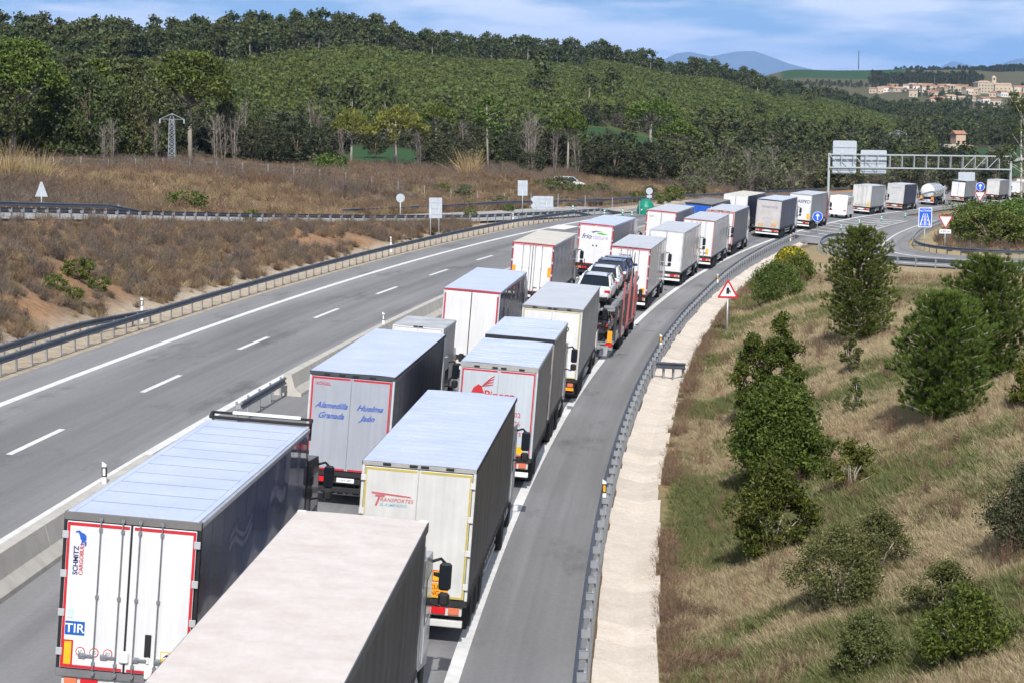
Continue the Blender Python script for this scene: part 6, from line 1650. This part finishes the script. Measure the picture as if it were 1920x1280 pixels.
# taller weeds and dry stalks
x, y, t = bank_points(1500, 36, 180, 22); wz = terrain(x, y); kk = vnoise(x + 7, y, 7) > .5
sw = [src('weed_a', *brushclump(6, .55, .35, 40, .006), L_TAN), src('weed_b', *brushclump(7, .8, .4, 50, .006), L_BROWN)]
scatter('dry_weeds', np.stack([x, y, wz], -1)[kk], R_.uniform(.5, 1.2, kk.sum()), sw, 'dry brown weeds and stalks on the right bank', seed=3)
# brown fringe along the concrete channel
y = R_.uniform(36, 205, 1500); t = 4.45 + np.abs(R_.normal(size=1500)) * .28; x = XC(y) + t / np.cos(HD(y)); kk = vnoise(x, y, 4.5) + vnoise(x, y, 1.3) * .5 > .62
scatter('channel_fringe', np.stack([x, y, terrain(x, y)], -1)[kk], R_.uniform(.3, .75, kk.sum()), [src('fringe_a', *brushclump(8, .6, .55, 70, .007), L_BROWN), src('fringe_b', *blades(9, 50, .5, .3, .008, .9, .5), leafmat('rusty_blades', (.12, .07, .04), (.30, .20, .12)))], 'rusty brown plants leaning over the edge of the concrete channel', seed=4)

# dry brush on the red bank and the rough land beyond the slip road
L_GREYBR = leafmat('grey_brush_stems', (.085, .065, .052), (.235, .19, .155), trans=.05, obj_rand=.3)
sb = [src('brush_d', *blades(13, 60, .7, .5, .016, .6, .4), L_TAN), src('brush_b', *brushclump(11, .7, .7, 70, .014), L_TAN), src('brush_a', *brushclump(10, 1.0, .8, 80, .014), L_BROWN), src('brush_c', *brushclump(12, 1.2, .9, 90, .015), L_GREYBR)]
y = R_.uniform(70, 235, 9000); xl = XC(y) - 24.6 / np.cos(HD(y)); xr = RX(y) + .6; f = R_.uniform(0, 1, 9000); x = xl + (xr - xl) * f
kp = (xl - xr > .8) & (vnoise(x, y, 5.5) * .6 + vnoise(x + 40, y, 1.7) * .4 + R_.normal(size=9000) * .10 < .36 + f * .40) & (f < .80)
scatter('bank_brush', np.stack([x, y, terrain(x, y)], -1)[kp], R_.uniform(.3, .75, kp.sum()), sb, 'dry brown brush growing over the red earth bank at left', seed=5)
y = 95 + 265 * R_.uniform(0, 1, 34000) ** .8; x = R_.uniform(-.30, .10, 34000) * y
dr = RX(y) - x; tt = TT(x, y)
kp = np.where(y < 255, dr > 10.8, tt < -27) & (tt < -27) & (vnoise(x, y, 13) + R_.normal(size=34000) * .2 > .28)
scatter('rough_brush', np.stack([x, y, terrain(x, y)], -1)[kp], R_.uniform(.6, 1.45, kp.sum()), sb, 'brown and tan scrub covering the rough land beyond the slip road', seed=6, ix=np.clip((vnoise(x[kp], y[kp], 21) * .7 + vnoise(x[kp], y[kp], 6) * .3 + R_.normal(size=kp.sum()) * .12) * 4.6 - .3, 0, 3))
# right of the loop road
y = R_.uniform(214, 420, 5000); tt = R_.uniform(8, 60, 5000); x = XC(y) + tt / np.cos(HD(y)); li = np.interp(y, loopB[30:, 1], loopB[30:, 0])
kp = (x > li + 3.0)
scatter('verge_brush', np.stack([x, y, terrain(x, y)], -1)[kp], R_.uniform(.5, 1.3, kp.sum()), sb, 'dry brush on the verge right of the loop road', seed=7)

# the forest on the hill
sp = [src('young_pine_%d' % i, *small_tree(30 + i, 4.0 + i * .6, 1.2, 18, 7, .30, .08), (L_PLANT, L_PLANT2, L_PLANT3)[i]) for i in range(3)]
def ridge_pine(i, H, R, base, lm):
    V, F = small_tree(40 + i, H, R, 34, 11, .48, base)
    A = np.array([[0, 0, -1.5]] * 2, float); B = np.array([[.3, 0, H * .95], [0, .3, H * .9]]); T = twigs(A, B, .22, np.random.default_rng(i))[0]
    q = len(V); Fq = np.concatenate([F, np.stack([np.arange(q, q + len(T), 3), np.arange(q + 1, q + len(T), 3), np.arange(q + 2, q + len(T), 3), np.arange(q + 2, q + len(T), 3)], -1)])
    me = bpy.data.meshes.new('ridge_pine_%d' % i); me.from_pydata(np.concatenate([V, T]).tolist(), [], [tuple(dict.fromkeys(f)) for f in Fq.tolist()])
    me.materials.append(lm); me.materials.append(BARK_P); mi = np.zeros(len(me.polygons), np.int32); mi[len(F):] = 1; me.polygons.foreach_set('material_index', mi); me.update()
    o = bpy.data.objects.new('ridge_pine_%d' % i, me); bpy.data.collections.new('ridge_set_%d' % i).objects.link(o); return o
sr = [ridge_pine(0, 12, 3.4, .5, L_DARKP), ridge_pine(1, 14, 3.8, .55, L_DARKP), ridge_pine(2, 11, 3.2, .35, L_DARKP), ridge_pine(3, 9.5, 3.4, .15, L_OAK)]
_cu = (np.array([-900, -400, 0, 300, 600, 900, 1100, 1300, 1500, 1700, 1920]) - 960) / 4137.0
_cy = np.array([900, 890, 870, 895, 905, 1130, 1290, 1400, 1600, 1700, 1750])
def polar(n, u0, u1, y0, y1):
    u = R_.uniform(u0, u1, n); y = np.sqrt(R_.uniform(y0 ** 2, y1 ** 2, n)); return u * y, y, u
x, y, u = polar(150000, -.30, .19, 440, 1650)
yc = np.interp(u, _cu, _cy); foot = np.interp(u, _cu, [430, 430, 430, 450, 455, 470, 610, 640, 700, 800, 900])
edge = vnoise(x, y, 60)
kp = (y > foot + edge * 25) & (y < yc - 70 - edge * 70 - np.where(u < -.18, 190, 0))
wd = vnoise(x + 100, y, 45) > .80
kp &= ~(wd & (R_.uniform(0, 1, len(x)) > .35))
scatter('pine_plantation', np.stack([x, y, terrain(x, y) - .2], -1)[kp], R_.uniform(.75, 1.25, kp.sum()), sp, 'even light green young pine forest covering the hillside', seed=8, tilt=.03, ix=np.clip((vnoise(x[kp], y[kp], 38) * .6 + vnoise(x[kp] + 70, y[kp], 12) * .4 + R_.normal(size=kp.sum()) * .22) * 3.4 - .2, 0, 2))
x, y, u = polar(15000, -.30, .20, 430, 1850); yc = np.interp(u, _cu, _cy); edge = vnoise(x, y, 60)
top = (y > yc - 80 - edge * 80 - np.where(u < -.18, 260, 0)) & (y < yc + 120)
mix = (y > 430) & (y < yc) & (vnoise(x + 100, y, 45) > .82) & (R_.uniform(0, 1, len(x)) < .08)
kp = top | mix
scatter('ridge_pines', np.stack([x, y, terrain(x, y) - .3], -1)[kp], R_.uniform(.8, 1.25, kp.sum()), sr, 'tall dark pines crowding the crest of the hill', seed=9, tilt=.04)
x, y, u = polar(4500, -.30, .12, 385, 640); foot = np.interp(u, _cu, [430, 430, 430, 450, 455, 470, 610, 640, 700, 800, 900])
kp = (y > 385) & (y < foot + 30) & ~((u > .028) & (u < .082) & (y > 450) & (y < 605)) & ~((u > -.08) & (u < -.035) & (y > 380) & (y < 436)) & (R_.uniform(0, 1, len(x)) < .5)
sm_ = [src('foot_oak_a', *small_tree(50, 7, 3.4, 44, 12, .42, .05), L_OAK), src('foot_brush', *small_tree(51, 5.5, 2.8, 30, 8, .36, .05), leafmat('grey_brush', (.07, .06, .045), (.17, .15, .115))), src('foot_oak_b', *small_tree(52, 8.5, 3.4, 44, 12, .44, .05), L_DARKP)]
scatter('foothill_wood', np.stack([x, y, terrain(x, y) - .3], -1)[kp], R_.uniform(.45, .8, kp.sum()), sm_, 'dark mixed wood along the foot of the hill', seed=10)
# valley at right: scattered woods up to the village and the skyline
x, y, u = polar(9000, .085, .30, 430, 2050); tt = TT(x, y)
kp = ((tt < -26) | (tt > 22)) & (vnoise(x, y, 70) + vnoise(x, y, 25) * .5 > .52) & ~((u > .185) & (u < .25) & (y > 615) & (y < 900)) & ~(y > np.interp(u, _cu, _cy) + 90) * 1 > 0
kp &= (u > .172) | (y < np.interp(u, _cu, [430, 430, 430, 450, 455, 470, 610, 640, 700, 800, 900]) + 20)
scatter('valley_wood', np.stack([x, y, terrain(x, y) - .3], -1)[kp], R_.uniform(.7, 1.25, kp.sum()), sm_, 'mixed dark and grey woodland in the valley at right', seed=11)
x, y, u = polar(12000, .10, .30, 1900, 4300)
kp = (((y > 3500) & (u > .17)) | ((y > 2560) & (y < 2760) & (u < .21) & (u > .16)) | (vnoise(x, y, 70) > .5) & (y < 2560)) & ~((u > .118) & (u < .176) & (y > 2760) & (y < 3300))
scatter('far_wood', np.stack([x, y, terrain(x, y) - .5], -1)[kp], np.where(y[kp] < 2600, .55, 1.0) * R_.uniform(.8, 1.3, kp.sum()), [sr[2], sr[3], sm_[0]], 'dark woods round the village and on the far skyline', seed=12)

# ------------------------------------------------------------------ shrubs and pines on the right bank
def bank_pine(seed, H, R, whorls=11, per=7):
    r = np.random.default_rng(seed); paths = [([(0, 0, -.4), (.03, .02, H * .5), (0, 0, H * .97)], .075, .018)]; C = []; D = []
    for w in range(whorls):
        f = (w + .6) / whorls; z = H * (.0 + .95 * f); rad = R * float(np.interp(f, [0, .25, .5, .75, .9, 1], [.72, 1.0, 1.0, .82, .55, .25])) * r.uniform(.85, 1.1)
        for p in range(per):
            a = 2 * math.pi * (p + r.uniform(-.3, .3)) / per + w * 1.7; l = rad * r.uniform(.7, 1.08)
            e = np.array([math.cos(a) * l, math.sin(a) * l, z + l * .30]); s = np.array([0, 0, z]); m = (s + e) / 2 - np.array([0, 0, l * .06])
            paths.append(([tuple(s), tuple(m), tuple(e)], .022, .006))
            nn = max(5, int(13 * l / R) + 6)
            for q in np.linspace(.22, 1.0, nn):
                b = s * (1 - q) ** 2 + 2 * m * q * (1 - q) + e * q * q
                for _ in range(3):
                    off = rnd_dirs(1, r)[0] * .20 * (1.1 - q * .4); d = np.array([math.cos(a) * .55, math.sin(a) * .55, .85]) + off * 2
                    C.append(b + off); D.append(d / np.linalg.norm(d))
    for q in range(14): C.append(np.array([0, 0, H * r.uniform(.86, 1.0)]) + rnd_dirs(1, r)[0] * .1); D.append(np.array([0, 0, 1.0]))
    V, F = needles(np.array(C), np.array(D), r, 34, .19, .0085, .5)
    return limb_mesh('trunk', paths), npmesh('needles', V, F)
def leafy_shrub(seed, H, R, k=70, n=60, leaf=.055, lm=None, low=0.0, peak=1.0, stems=12):
    r = np.random.default_rng(seed)
    d = rnd_dirs(k, r); q = r.uniform(.35, 1, k) ** .5
    C = d * q[:, None]; C[:, 2] = C[:, 2] * .5 + .5; wd_ = (1 - C[:, 2] ** 2 * peak * .75)
    az = np.arctan2(C[:, 1], C[:, 0]); lob = 1 + .16 * np.sin(2 * az + r.uniform(0, 6)) + .14 * np.sin(3 * az + r.uniform(0, 6)); far_ = np.where(r.uniform(0, 1, k) < .14, r.uniform(1.05, 1.3, k), 1.0)
    C = np.stack([C[:, 0] * R * wd_ * lob * far_, C[:, 1] * R * wd_ * lob * far_, (low + C[:, 2] * (1 - low)) * H * np.where(far_ > 1, r.uniform(.7, 1.12, k), 1)], -1)
    L1 = clumps(C, r.uniform(.6, 1.2, k) * R * .30, int(n * 2.6), r, .9)
    V, F = leaves(L1, leaf, r, .45, .25)
    paths = []
    for i in range(stems):
        c = C[r.integers(0, k)]; paths.append(([(r.normal() * .08, r.normal() * .08, -.2), (c[0] * .4, c[1] * .4, c[2] * .55), tuple(c)], .03, .008))
    return limb_mesh('stems', paths), npmesh('leaves', V, F)
def plant(name, x, y, meshes, mats, label, cat='shrub', names=('stems', 'leaves'), rz=0.0, s=1.0, dz=0.0):
    root = empty(name, (x, y, gz(x, y) + dz), rz); root.scale = (s, s, s)
    for me, m, nm in zip(meshes, mats, names):
        link(nm, me, root, m)
    return tag(root, label, cat)
PT = ('trunk', 'needles')
plant('pine_sapling', 15.84, 100.4, bank_pine(61, 5.3, 1.9, 12, 8), (BARK_P, L_BANKP), 'young pine on the bank in front of the loop road bend', 'pine', PT)
plant('pine_sapling', 13.75, 69.8, bank_pine(62, 4.1, 1.65, 12, 8), (BARK_P, L_BANKP), 'bushy young pine on the right bank, nearer of the pair', 'pine', PT)
plant('pine_sapling', 16.3, 75.6, bank_pine(63, 4.3, 1.75, 12, 8), (BARK_P, L_BANKP), 'bushy young pine on the right bank, farther of the pair', 'pine', PT)
plant('leafy_shrub', 7.05, 58.2, leafy_shrub(64, 2.6, 1.12, 75, 60, .058), (BARK_P, L_ARB), 'rounded glossy green shrub at the foot of the right bank, nearest of the clump', rz=.4)
plant('leafy_shrub', 8.55, 69.2, leafy_shrub(65, 3.4, 1.6, 170, 66, .062, peak=.95), (BARK_P, L_ARB), 'broad glossy green shrub in the middle of the tall clump on the bank', rz=.9)
plant('leafy_shrub', 9.4, 85.5, leafy_shrub(66, 3.5, .95, 70, 60, .062, peak=1.1), (BARK_P, L_ARB), 'narrow pointed yellow-green shrub at the back left of the tall clump', rz=1.4)
plant('leafy_shrub', 10.35, 84.0, leafy_shrub(67, 4.0, 1.05, 80, 60, .062, peak=1.15), (BARK_P, L_ARB), 'tallest pointed green shrub at the back of the tall clump')
plant('leafy_shrub', 9.9, 63.5, leafy_shrub(68, 1.5, .8, 26, 34, .06), (BARK_P, L_ARB), 'sparse leggy shrub right of the tall clump')
plant('dull_shrub', 7.5, 49.5, leafy_shrub(69, 1.9, 1.15, 85, 60, .035), (BARK_P, L_GREYB), 'dull green shrub low on the bank in front of the tall clump')
plant('dull_shrub', 8.75, 51.5, leafy_shrub(70, 1.5, 1.0, 70, 60, .032), (BARK_P, L_GREYB), 'greyish green shrub higher on the bank beside the dull one', rz=2)
plant('dull_shrub', 7.2, 43.6, leafy_shrub(71, 1.3, .8, 60, 60, .032), (BARK_P, L_GREYB), 'dull shrub at the bottom edge right of the green grass', rz=1)
plant('leafy_shrub', 8.9, 42.0, leafy_shrub(72, 1.4, 1.0, 60, 60, .042), (BARK_P, L_ARB), 'yellow-green leafy shrub at the bottom right corner')
plant('dull_shrub', 9.3, 46.2, leafy_shrub(78, 1.1, .8, 50, 50, .032), (BARK_P, L_GREYB), 'small dull shrub above the yellow-green corner shrub')
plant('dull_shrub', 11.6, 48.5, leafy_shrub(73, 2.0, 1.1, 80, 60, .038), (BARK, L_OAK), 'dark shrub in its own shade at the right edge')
plant('dull_shrub', 13.7, 88.9, leafy_shrub(74, 1.7, .55, 26, 40, .045), (BARK_P, L_GREYB), 'thin upright shrub between the young pines and the tall clump, upper one')
plant('dull_shrub', 12.2, 77.6, leafy_shrub(75, 1.4, .45, 20, 36, .045), (BARK_P, L_GREYB), 'thin upright shrub between the young pines and the tall clump, lower one')
plant('leafy_shrub', 15.9, 67.2, leafy_shrub(76, 1.6, .8, 50, 50, .05), (BARK_P, L_ARB), 'leafy shrub cut by the right edge above the dark one')
g_ = plant('gorse_bush', 17.2, 143, leafy_shrub(77, 2.6, 1.9, 110, 60, .06), (BARK_P, L_PINE), 'dark gorse bush beside the right guardrail below the yellow one')
fl = plant('gorse_bush', 24.9, 197, leafy_shrub(79, 1.35, 1.4, 90, 50, .08), (BARK_P, L_PINE), 'yellow-flowering gorse bush at the end of the concrete channel')
r9 = np.random.default_rng(80); d9 = rnd_dirs(2600, r9); d9[:, 2] = np.abs(d9[:, 2]); link('flowers', npmesh('flowers', *leaves(d9 * np.array([1.4, 1.4, 1.4]) * r9.uniform(.75, 1.06, 2600)[:, None], .12, r9, .7)), fl, L_GORSE)
plant('gorse_bush', 20.4, 158, leafy_shrub(81, 2.2, 1.6, 70, 50, .07), (BARK_P, L_PINE), 'low gorse bush between the dark one and the yellow one')
for i, (x, y, s, lab) in enumerate(((4.5, 61.9, .5, 'small rusty tussock on the channel edge beside the amber marker post'), (4.25, 53.8, .7, 'large rusty brown tussock spilling over the concrete channel'), (4.9, 53.2, .55, 'brown tussock just right of the large rusty one'), (4.1, 48.2, .8, 'broad brown tussock near the bottom edge of the channel'), (4.9, 48.4, .6, 'brown tussock at the bottom right of the channel'))):
    r = empty('dry_tussock', (x, y, gz(x, y)), i); link('stems', npmesh('stems', *brushclump(90 + i, .55, .7, 260, .007)), r, L_BROWN); r.scale = (s * 1.3, s * 1.3, s); tag(r, lab, 'tussock')
# dark bushes right of the loop road
for i, (x, y, s, sx) in enumerate(((48.5, 226, 1.9, 1.5), (51.5, 230, 2.1, 1.5), (55, 236, 2.3, 1.5), (51.5, 245, 2.0, 1.5), (57.5, 228, 2.2, 1.4), (60, 246, 2.3, 1.5))):
    tree('bushBig', x, y, s * .9, 'dense dark green bush right of the loop road', 'bush', 'dense bushes right of the loop road', sx=sx)
# green bushes on the red bank, conifer, low shrubs beyond
for x, y, s, lab in ((-22.9, 110.4, .45, 'small green bush on the red bank, left of four'), (-22.9, 115.9, .62, 'largest dark green bush on the red bank, top of four'), (-22.0, 110.1, .40, 'small green bush on the red bank, lowest of four'), (-21.8, 115.8, .45, 'small dark green bush on the red bank, right of four')):
    tree('shrub2', x, y, s, lab, 'bush', sx=1.1)
tree('shrub2', -20.8, 174.5, .62, 'small green conifer beside the slip road guardrail', 'bush', sx=.8)
tree('shrub2', -28.8, 195.5, 1.0, 'green bush in the scrub behind the slip road rail', 'bush', sx=1.5)
for i, (px, y, s) in enumerate([(868, 262, .9), (825, 268, .8), (878, 240, .6), (935, 252, .7), (950, 240, .5), (1030, 290, 1.1), (1048, 285, 1.2), (1075, 282, 1.1), (1095, 285, 1.0), (1122, 290, .9), (1150, 285, .7), (1190, 290, .8), (1215, 300, .9), (1240, 285, .8), (1262, 300, 1.1), (1280, 320, 1.3), (620, 300, 1.7), (605, 306, 1.5), (590, 310, 1.3), (880, 225, .5), (1010, 300, .8), (1300, 330, 1.2)]):
    tree('shrub2' if i % 3 else 'shrub1', bear_x(px, y), y, s, 'round green shrub dotted in the dry scrub beyond the slip road', 'bush', 'shrubs in the dry scrub', sx=1.1)
def reeds(x, y, s, lab):
    r = empty('reed_clump', (x, y, gz(x, y))); link('canes', npmesh('canes', *blades(int(x * -7), 260, 3.2, .9, .022, .22, .25)), r, L_REED); r.scale = (s, s, s); tag(r, lab, 'reeds')
reeds(-45.6, 199, 1.15, 'tall tan reeds at the left edge below the big pine'); reeds(-43.6, 202.7, 1.0, 'second clump of tan reeds right of the left-edge one'); reeds(bear_x(875, 330), 330, 1.35, 'pale fan of dry canes among the oaks in mid picture')

# ------------------------------------------------------------------ the village and single houses
WALLS = [pmat('plaster_cream', (.58, .51, .41), .9, var=.12), pmat('plaster_ochre', (.53, .43, .31), .9, var=.12), pmat('plaster_white', (.70, .67, .62), .9, var=.1), pmat('stone_wall', (.48, .40, .31), .9, var=.2), pmat('plaster_salmon', (.56, .40, .29), .9, var=.1)]
TILES = [pmat('roof_tiles_brown', (.34, .20, .13), .9, var=.25, scale=1), pmat('roof_tiles_red', (.38, .20, .13), .9, var=.25, scale=1), pmat('roof_tiles_pale', (.46, .34, .25), .9, var=.25, scale=1)]
WINM = pmat('dark_window', (.03, .03, .035), .3, var=.1)
def house(x, y, w, d, h, wall, tile, label, rz=0.0, rh=1.6, z=None, hip=False, tower=None, nwin=3, group='houses of the hill village', name='house', sink=3.0):
    r = empty(name, (x, y, (gz(x, y) if z is None else z)), rz)
    MB().box(-w / 2, w / 2, -d / 2, d / 2, -sink, h).build('wall', WALLS[wall], r)
    e = .5
    if hip: V = [(-w / 2 - e, -d / 2 - e, h), (w / 2 + e, -d / 2 - e, h), (w / 2 + e, d / 2 + e, h), (-w / 2 - e, d / 2 + e, h), (-w * .22, 0, h + rh), (w * .22, 0, h + rh)]
    else: V = [(-w / 2 - e, -d / 2 - e, h), (w / 2 + e, -d / 2 - e, h), (w / 2 + e, d / 2 + e, h), (-w / 2 - e, d / 2 + e, h), (-w / 2 - e, 0, h + rh), (w / 2 + e, 0, h + rh)]
    MB().add(V, [(0, 1, 5, 4), (2, 3, 4, 5), (0, 4, 3), (1, 2, 5), (0, 3, 2, 1)]).build('roof', TILES[tile], r)
    fl = max(1, int(h / 3.2))
    for k in range(fl):
        for i in range(nwin):
            cx = -w / 2 + w * (i + .5) / nwin; MB().box(cx - .55, cx + .55, -d / 2 - .06, -d / 2 - .005, 1.0 + k * 3.1, 2.4 + k * 3.1).build('window', WINM, r)
    if tower:
        tx, tw, th = tower; MB().box(tx - tw / 2, tx + tw / 2, -tw / 2, tw / 2, h * .5, th).build('tower', WALLS[wall], r)
        MB().box(tx - tw * .2, tx + tw * .2, -tw / 2 - .1, -tw / 2 - .01, th - 3.2, th - 1).build('belfry_opening', WINM, r)
        MB().add([(tx - tw / 2, -tw / 2, th), (tx + tw / 2, -tw / 2, th), (tx + tw / 2, tw / 2, th), (tx - tw / 2, tw / 2, th), (tx, 0, th + 2)], [(0, 1, 4), (1, 2, 4), (2, 3, 4), (3, 0, 4), (0, 3, 2, 1)]).build('tower_roof', TILES[tile], r)
    return tag(r, label, 'house' if name == 'house' else name.replace('_', ' '), group)
rv = np.random.default_rng(5)
rows = [(2330, [1628, 1640, 1652, 1666, 1678, 1690, 1702, 1716, 1728, 1740, 1756, 1770, 1782, 1792]), (2270, [1706, 1722, 1742, 1760, 1803, 1816, 1850, 1868, 1886, 1904]), (2180, [1700, 1736, 1770, 1790, 1812, 1834, 1858, 1890]), (2400, [1664, 1700, 1730, 1764, 1798, 1860, 1880, 1898, 1914])]
for y0, pxs in rows:
    for px in pxs:
        y = y0 + rv.uniform(-18, 18)
        house(bear_x(px, y), y, rv.uniform(6, 11), rv.uniform(8, 10), rv.uniform(3.6, 6.6), int(rv.integers(0, 4)), int(rv.integers(0, 3)), 'small pale house with tiled roof in the hill village on the skyline', rv.uniform(-.5, .5), nwin=int(rv.integers(2, 4)))
house(bear_x(1832, 2350), 2350, 17, 14, 11, 3, 2, 'large square stone mansion standing highest in the village', .15, 2.2, hip=True, nwin=5, group=None, name='mansion', sink=8)
house(bear_x(1866, 2362), 2362, 18, 11, 9, 1, 2, 'village church with a small square bell tower', .1, 2.0, tower=(-9, 4.2, 17), nwin=4, group=None, name='church', sink=8)
house(bear_x(1748, 2000), 2000, 17, 11, 4.8, 1, 1, 'broad ochre farmhouse with brown hipped roof below the village', .1, 2.2, hip=True, nwin=4, group=None, name='farmhouse')
house(bear_x(1840, 1850), 1850, 14, 8, 5.5, 3, 2, 'grey stone farm building below the village mansion', .2, 1.2, nwin=4, group=None, name='farm_building')
house(bear_x(1882, 1780), 1780, 11, 8, 7, 0, 2, 'cream farmhouse near the tall airy tree', -.3, 1.5, nwin=3, group=None, name='farmhouse')
house(bear_x(1905, 1900), 1900, 12, 9, 6, 2, 1, 'white house right of the cream farmhouse', .2, 1.5, nwin=3, group=None, name='farmhouse')
house(bear_x(1788, 930), 930, 4.3, 5.5, 5.2, 4, 1, 'salmon coloured house with orange roof above the country road', .25, 1.5, nwin=2, group=None, name='house')
house(bear_x(1731, 1150), 1150, 4.5, 6, 6.5, 2, 2, 'narrow white house at the end of the white garden wall', 0, .6, nwin=1, group=None)
s = empty('garden_wall', (bear_x(1752, 1145), 1145, gz(bear_x(1752, 1145), 1145)))
MB().box(-5.5, 6.5, -.2, .2, -2, 2.2).build('wall', WALLS[2], s)
for i in range(5): MB().box(-5.3 + i * 2.9, -4.9 + i * 2.9, -.3, .3, -2, 2.6).build('pier', WALLS[2], s)
tag(s, 'long white garden wall in the valley right of the hill', 'wall')
s = empty('stone_wall', (bear_x(1775, 905), 905, gz(bear_x(1775, 905), 905)), -.25)
MB().box(-9, 9, -.25, .25, -2, 1.6).build('wall', WALLS[3], s); MB().box(-9.1, 9.1, -.32, .32, 1.6, 1.8).build('coping', WALLS[2], s)
tag(s, 'low stone wall below the salmon house', 'wall')

# ------------------------------------------------------------------ far mountains
def mountains(name, prof, y0, label):
    px = np.array([p[0] for p in prof], float); py = np.array([p[1] for p in prof], float)
    n = 160; q = np.linspace(px[0], px[-1], n); top = np.interp(q, px, py); hor = 225 + (q - 960) * .0122
    H = (hor - top) / 4137.0 * y0
    r = np.random.default_rng(9)
    f = np.linspace(0, 1, 26)
    u = (q - 960) / 4137.0
    Y = y0 - 4200 + f[None, :] * 7000 + 0 * u[:, None]
    X = u[:, None] * y0 + (f[None, :] - .6) * 300
    shape = np.where(f < .615, (f / .615) ** 1.35, ((1 - f) / .385) ** 1.2)
    rid = vnoise(X, Y, 700) * .16 + vnoise(X, Y, 260) * .07
    Z = H[:, None] * (shape[None, :] * (1 + (rid - .12) * (1 - shape[None, :]) * 1.6)) + (rid - .1) * 40 * (1 - shape[None, :])
    me = gridmesh(name, np.stack([X, Y, Z + ZC], -1))
    tag(link(name, me, None, pmat('mountain_rock', (.17, .18, .15), .95, var=.3, scale=.002, col2=(.10, .12, .085))), kind='structure')
mountains('mountain_range', [(1150, 160), (1200, 128), (1245, 104), (1258, 97), (1285, 94), (1305, 99), (1325, 103), (1345, 99), (1372, 94), (1405, 93), (1432, 103), (1468, 117), (1500, 125), (1560, 140), (1650, 150)], 30000, '')
mountains('mountain_range', [(1690, 150), (1735, 132), (1755, 121), (1772, 113), (1785, 115), (1815, 122), (1850, 124), (1872, 115), (1890, 109), (1920, 106), (1990, 100), (2060, 118), (2140, 140)], 30000, '')

# ------------------------------------------------------------------ the air between
def mk_haze():
    m = bpy.data.materials.new('thin_haze'); m.use_nodes = True; nt = m.node_tree
    for n in list(nt.nodes): nt.nodes.remove(n)
    v = nt.nodes.new('ShaderNodeVolumePrincipled'); o = nt.nodes.new('ShaderNodeOutputMaterial')
    v.inputs['Color'].default_value = (.26, .50, 1.0, 1); v.inputs['Density'].default_value = 3.4e-5; v.inputs['Anisotropy'].default_value = 0.0
    nt.links.new(v.outputs[0], o.inputs['Volume'])
    h = MB().box(-15000, 15000, -400, 36000, -40, 1250).build('haze', m)
    tag(h, 'thin blue haze filling the air over the valley', 'haze', kind='stuff')
mk_haze()
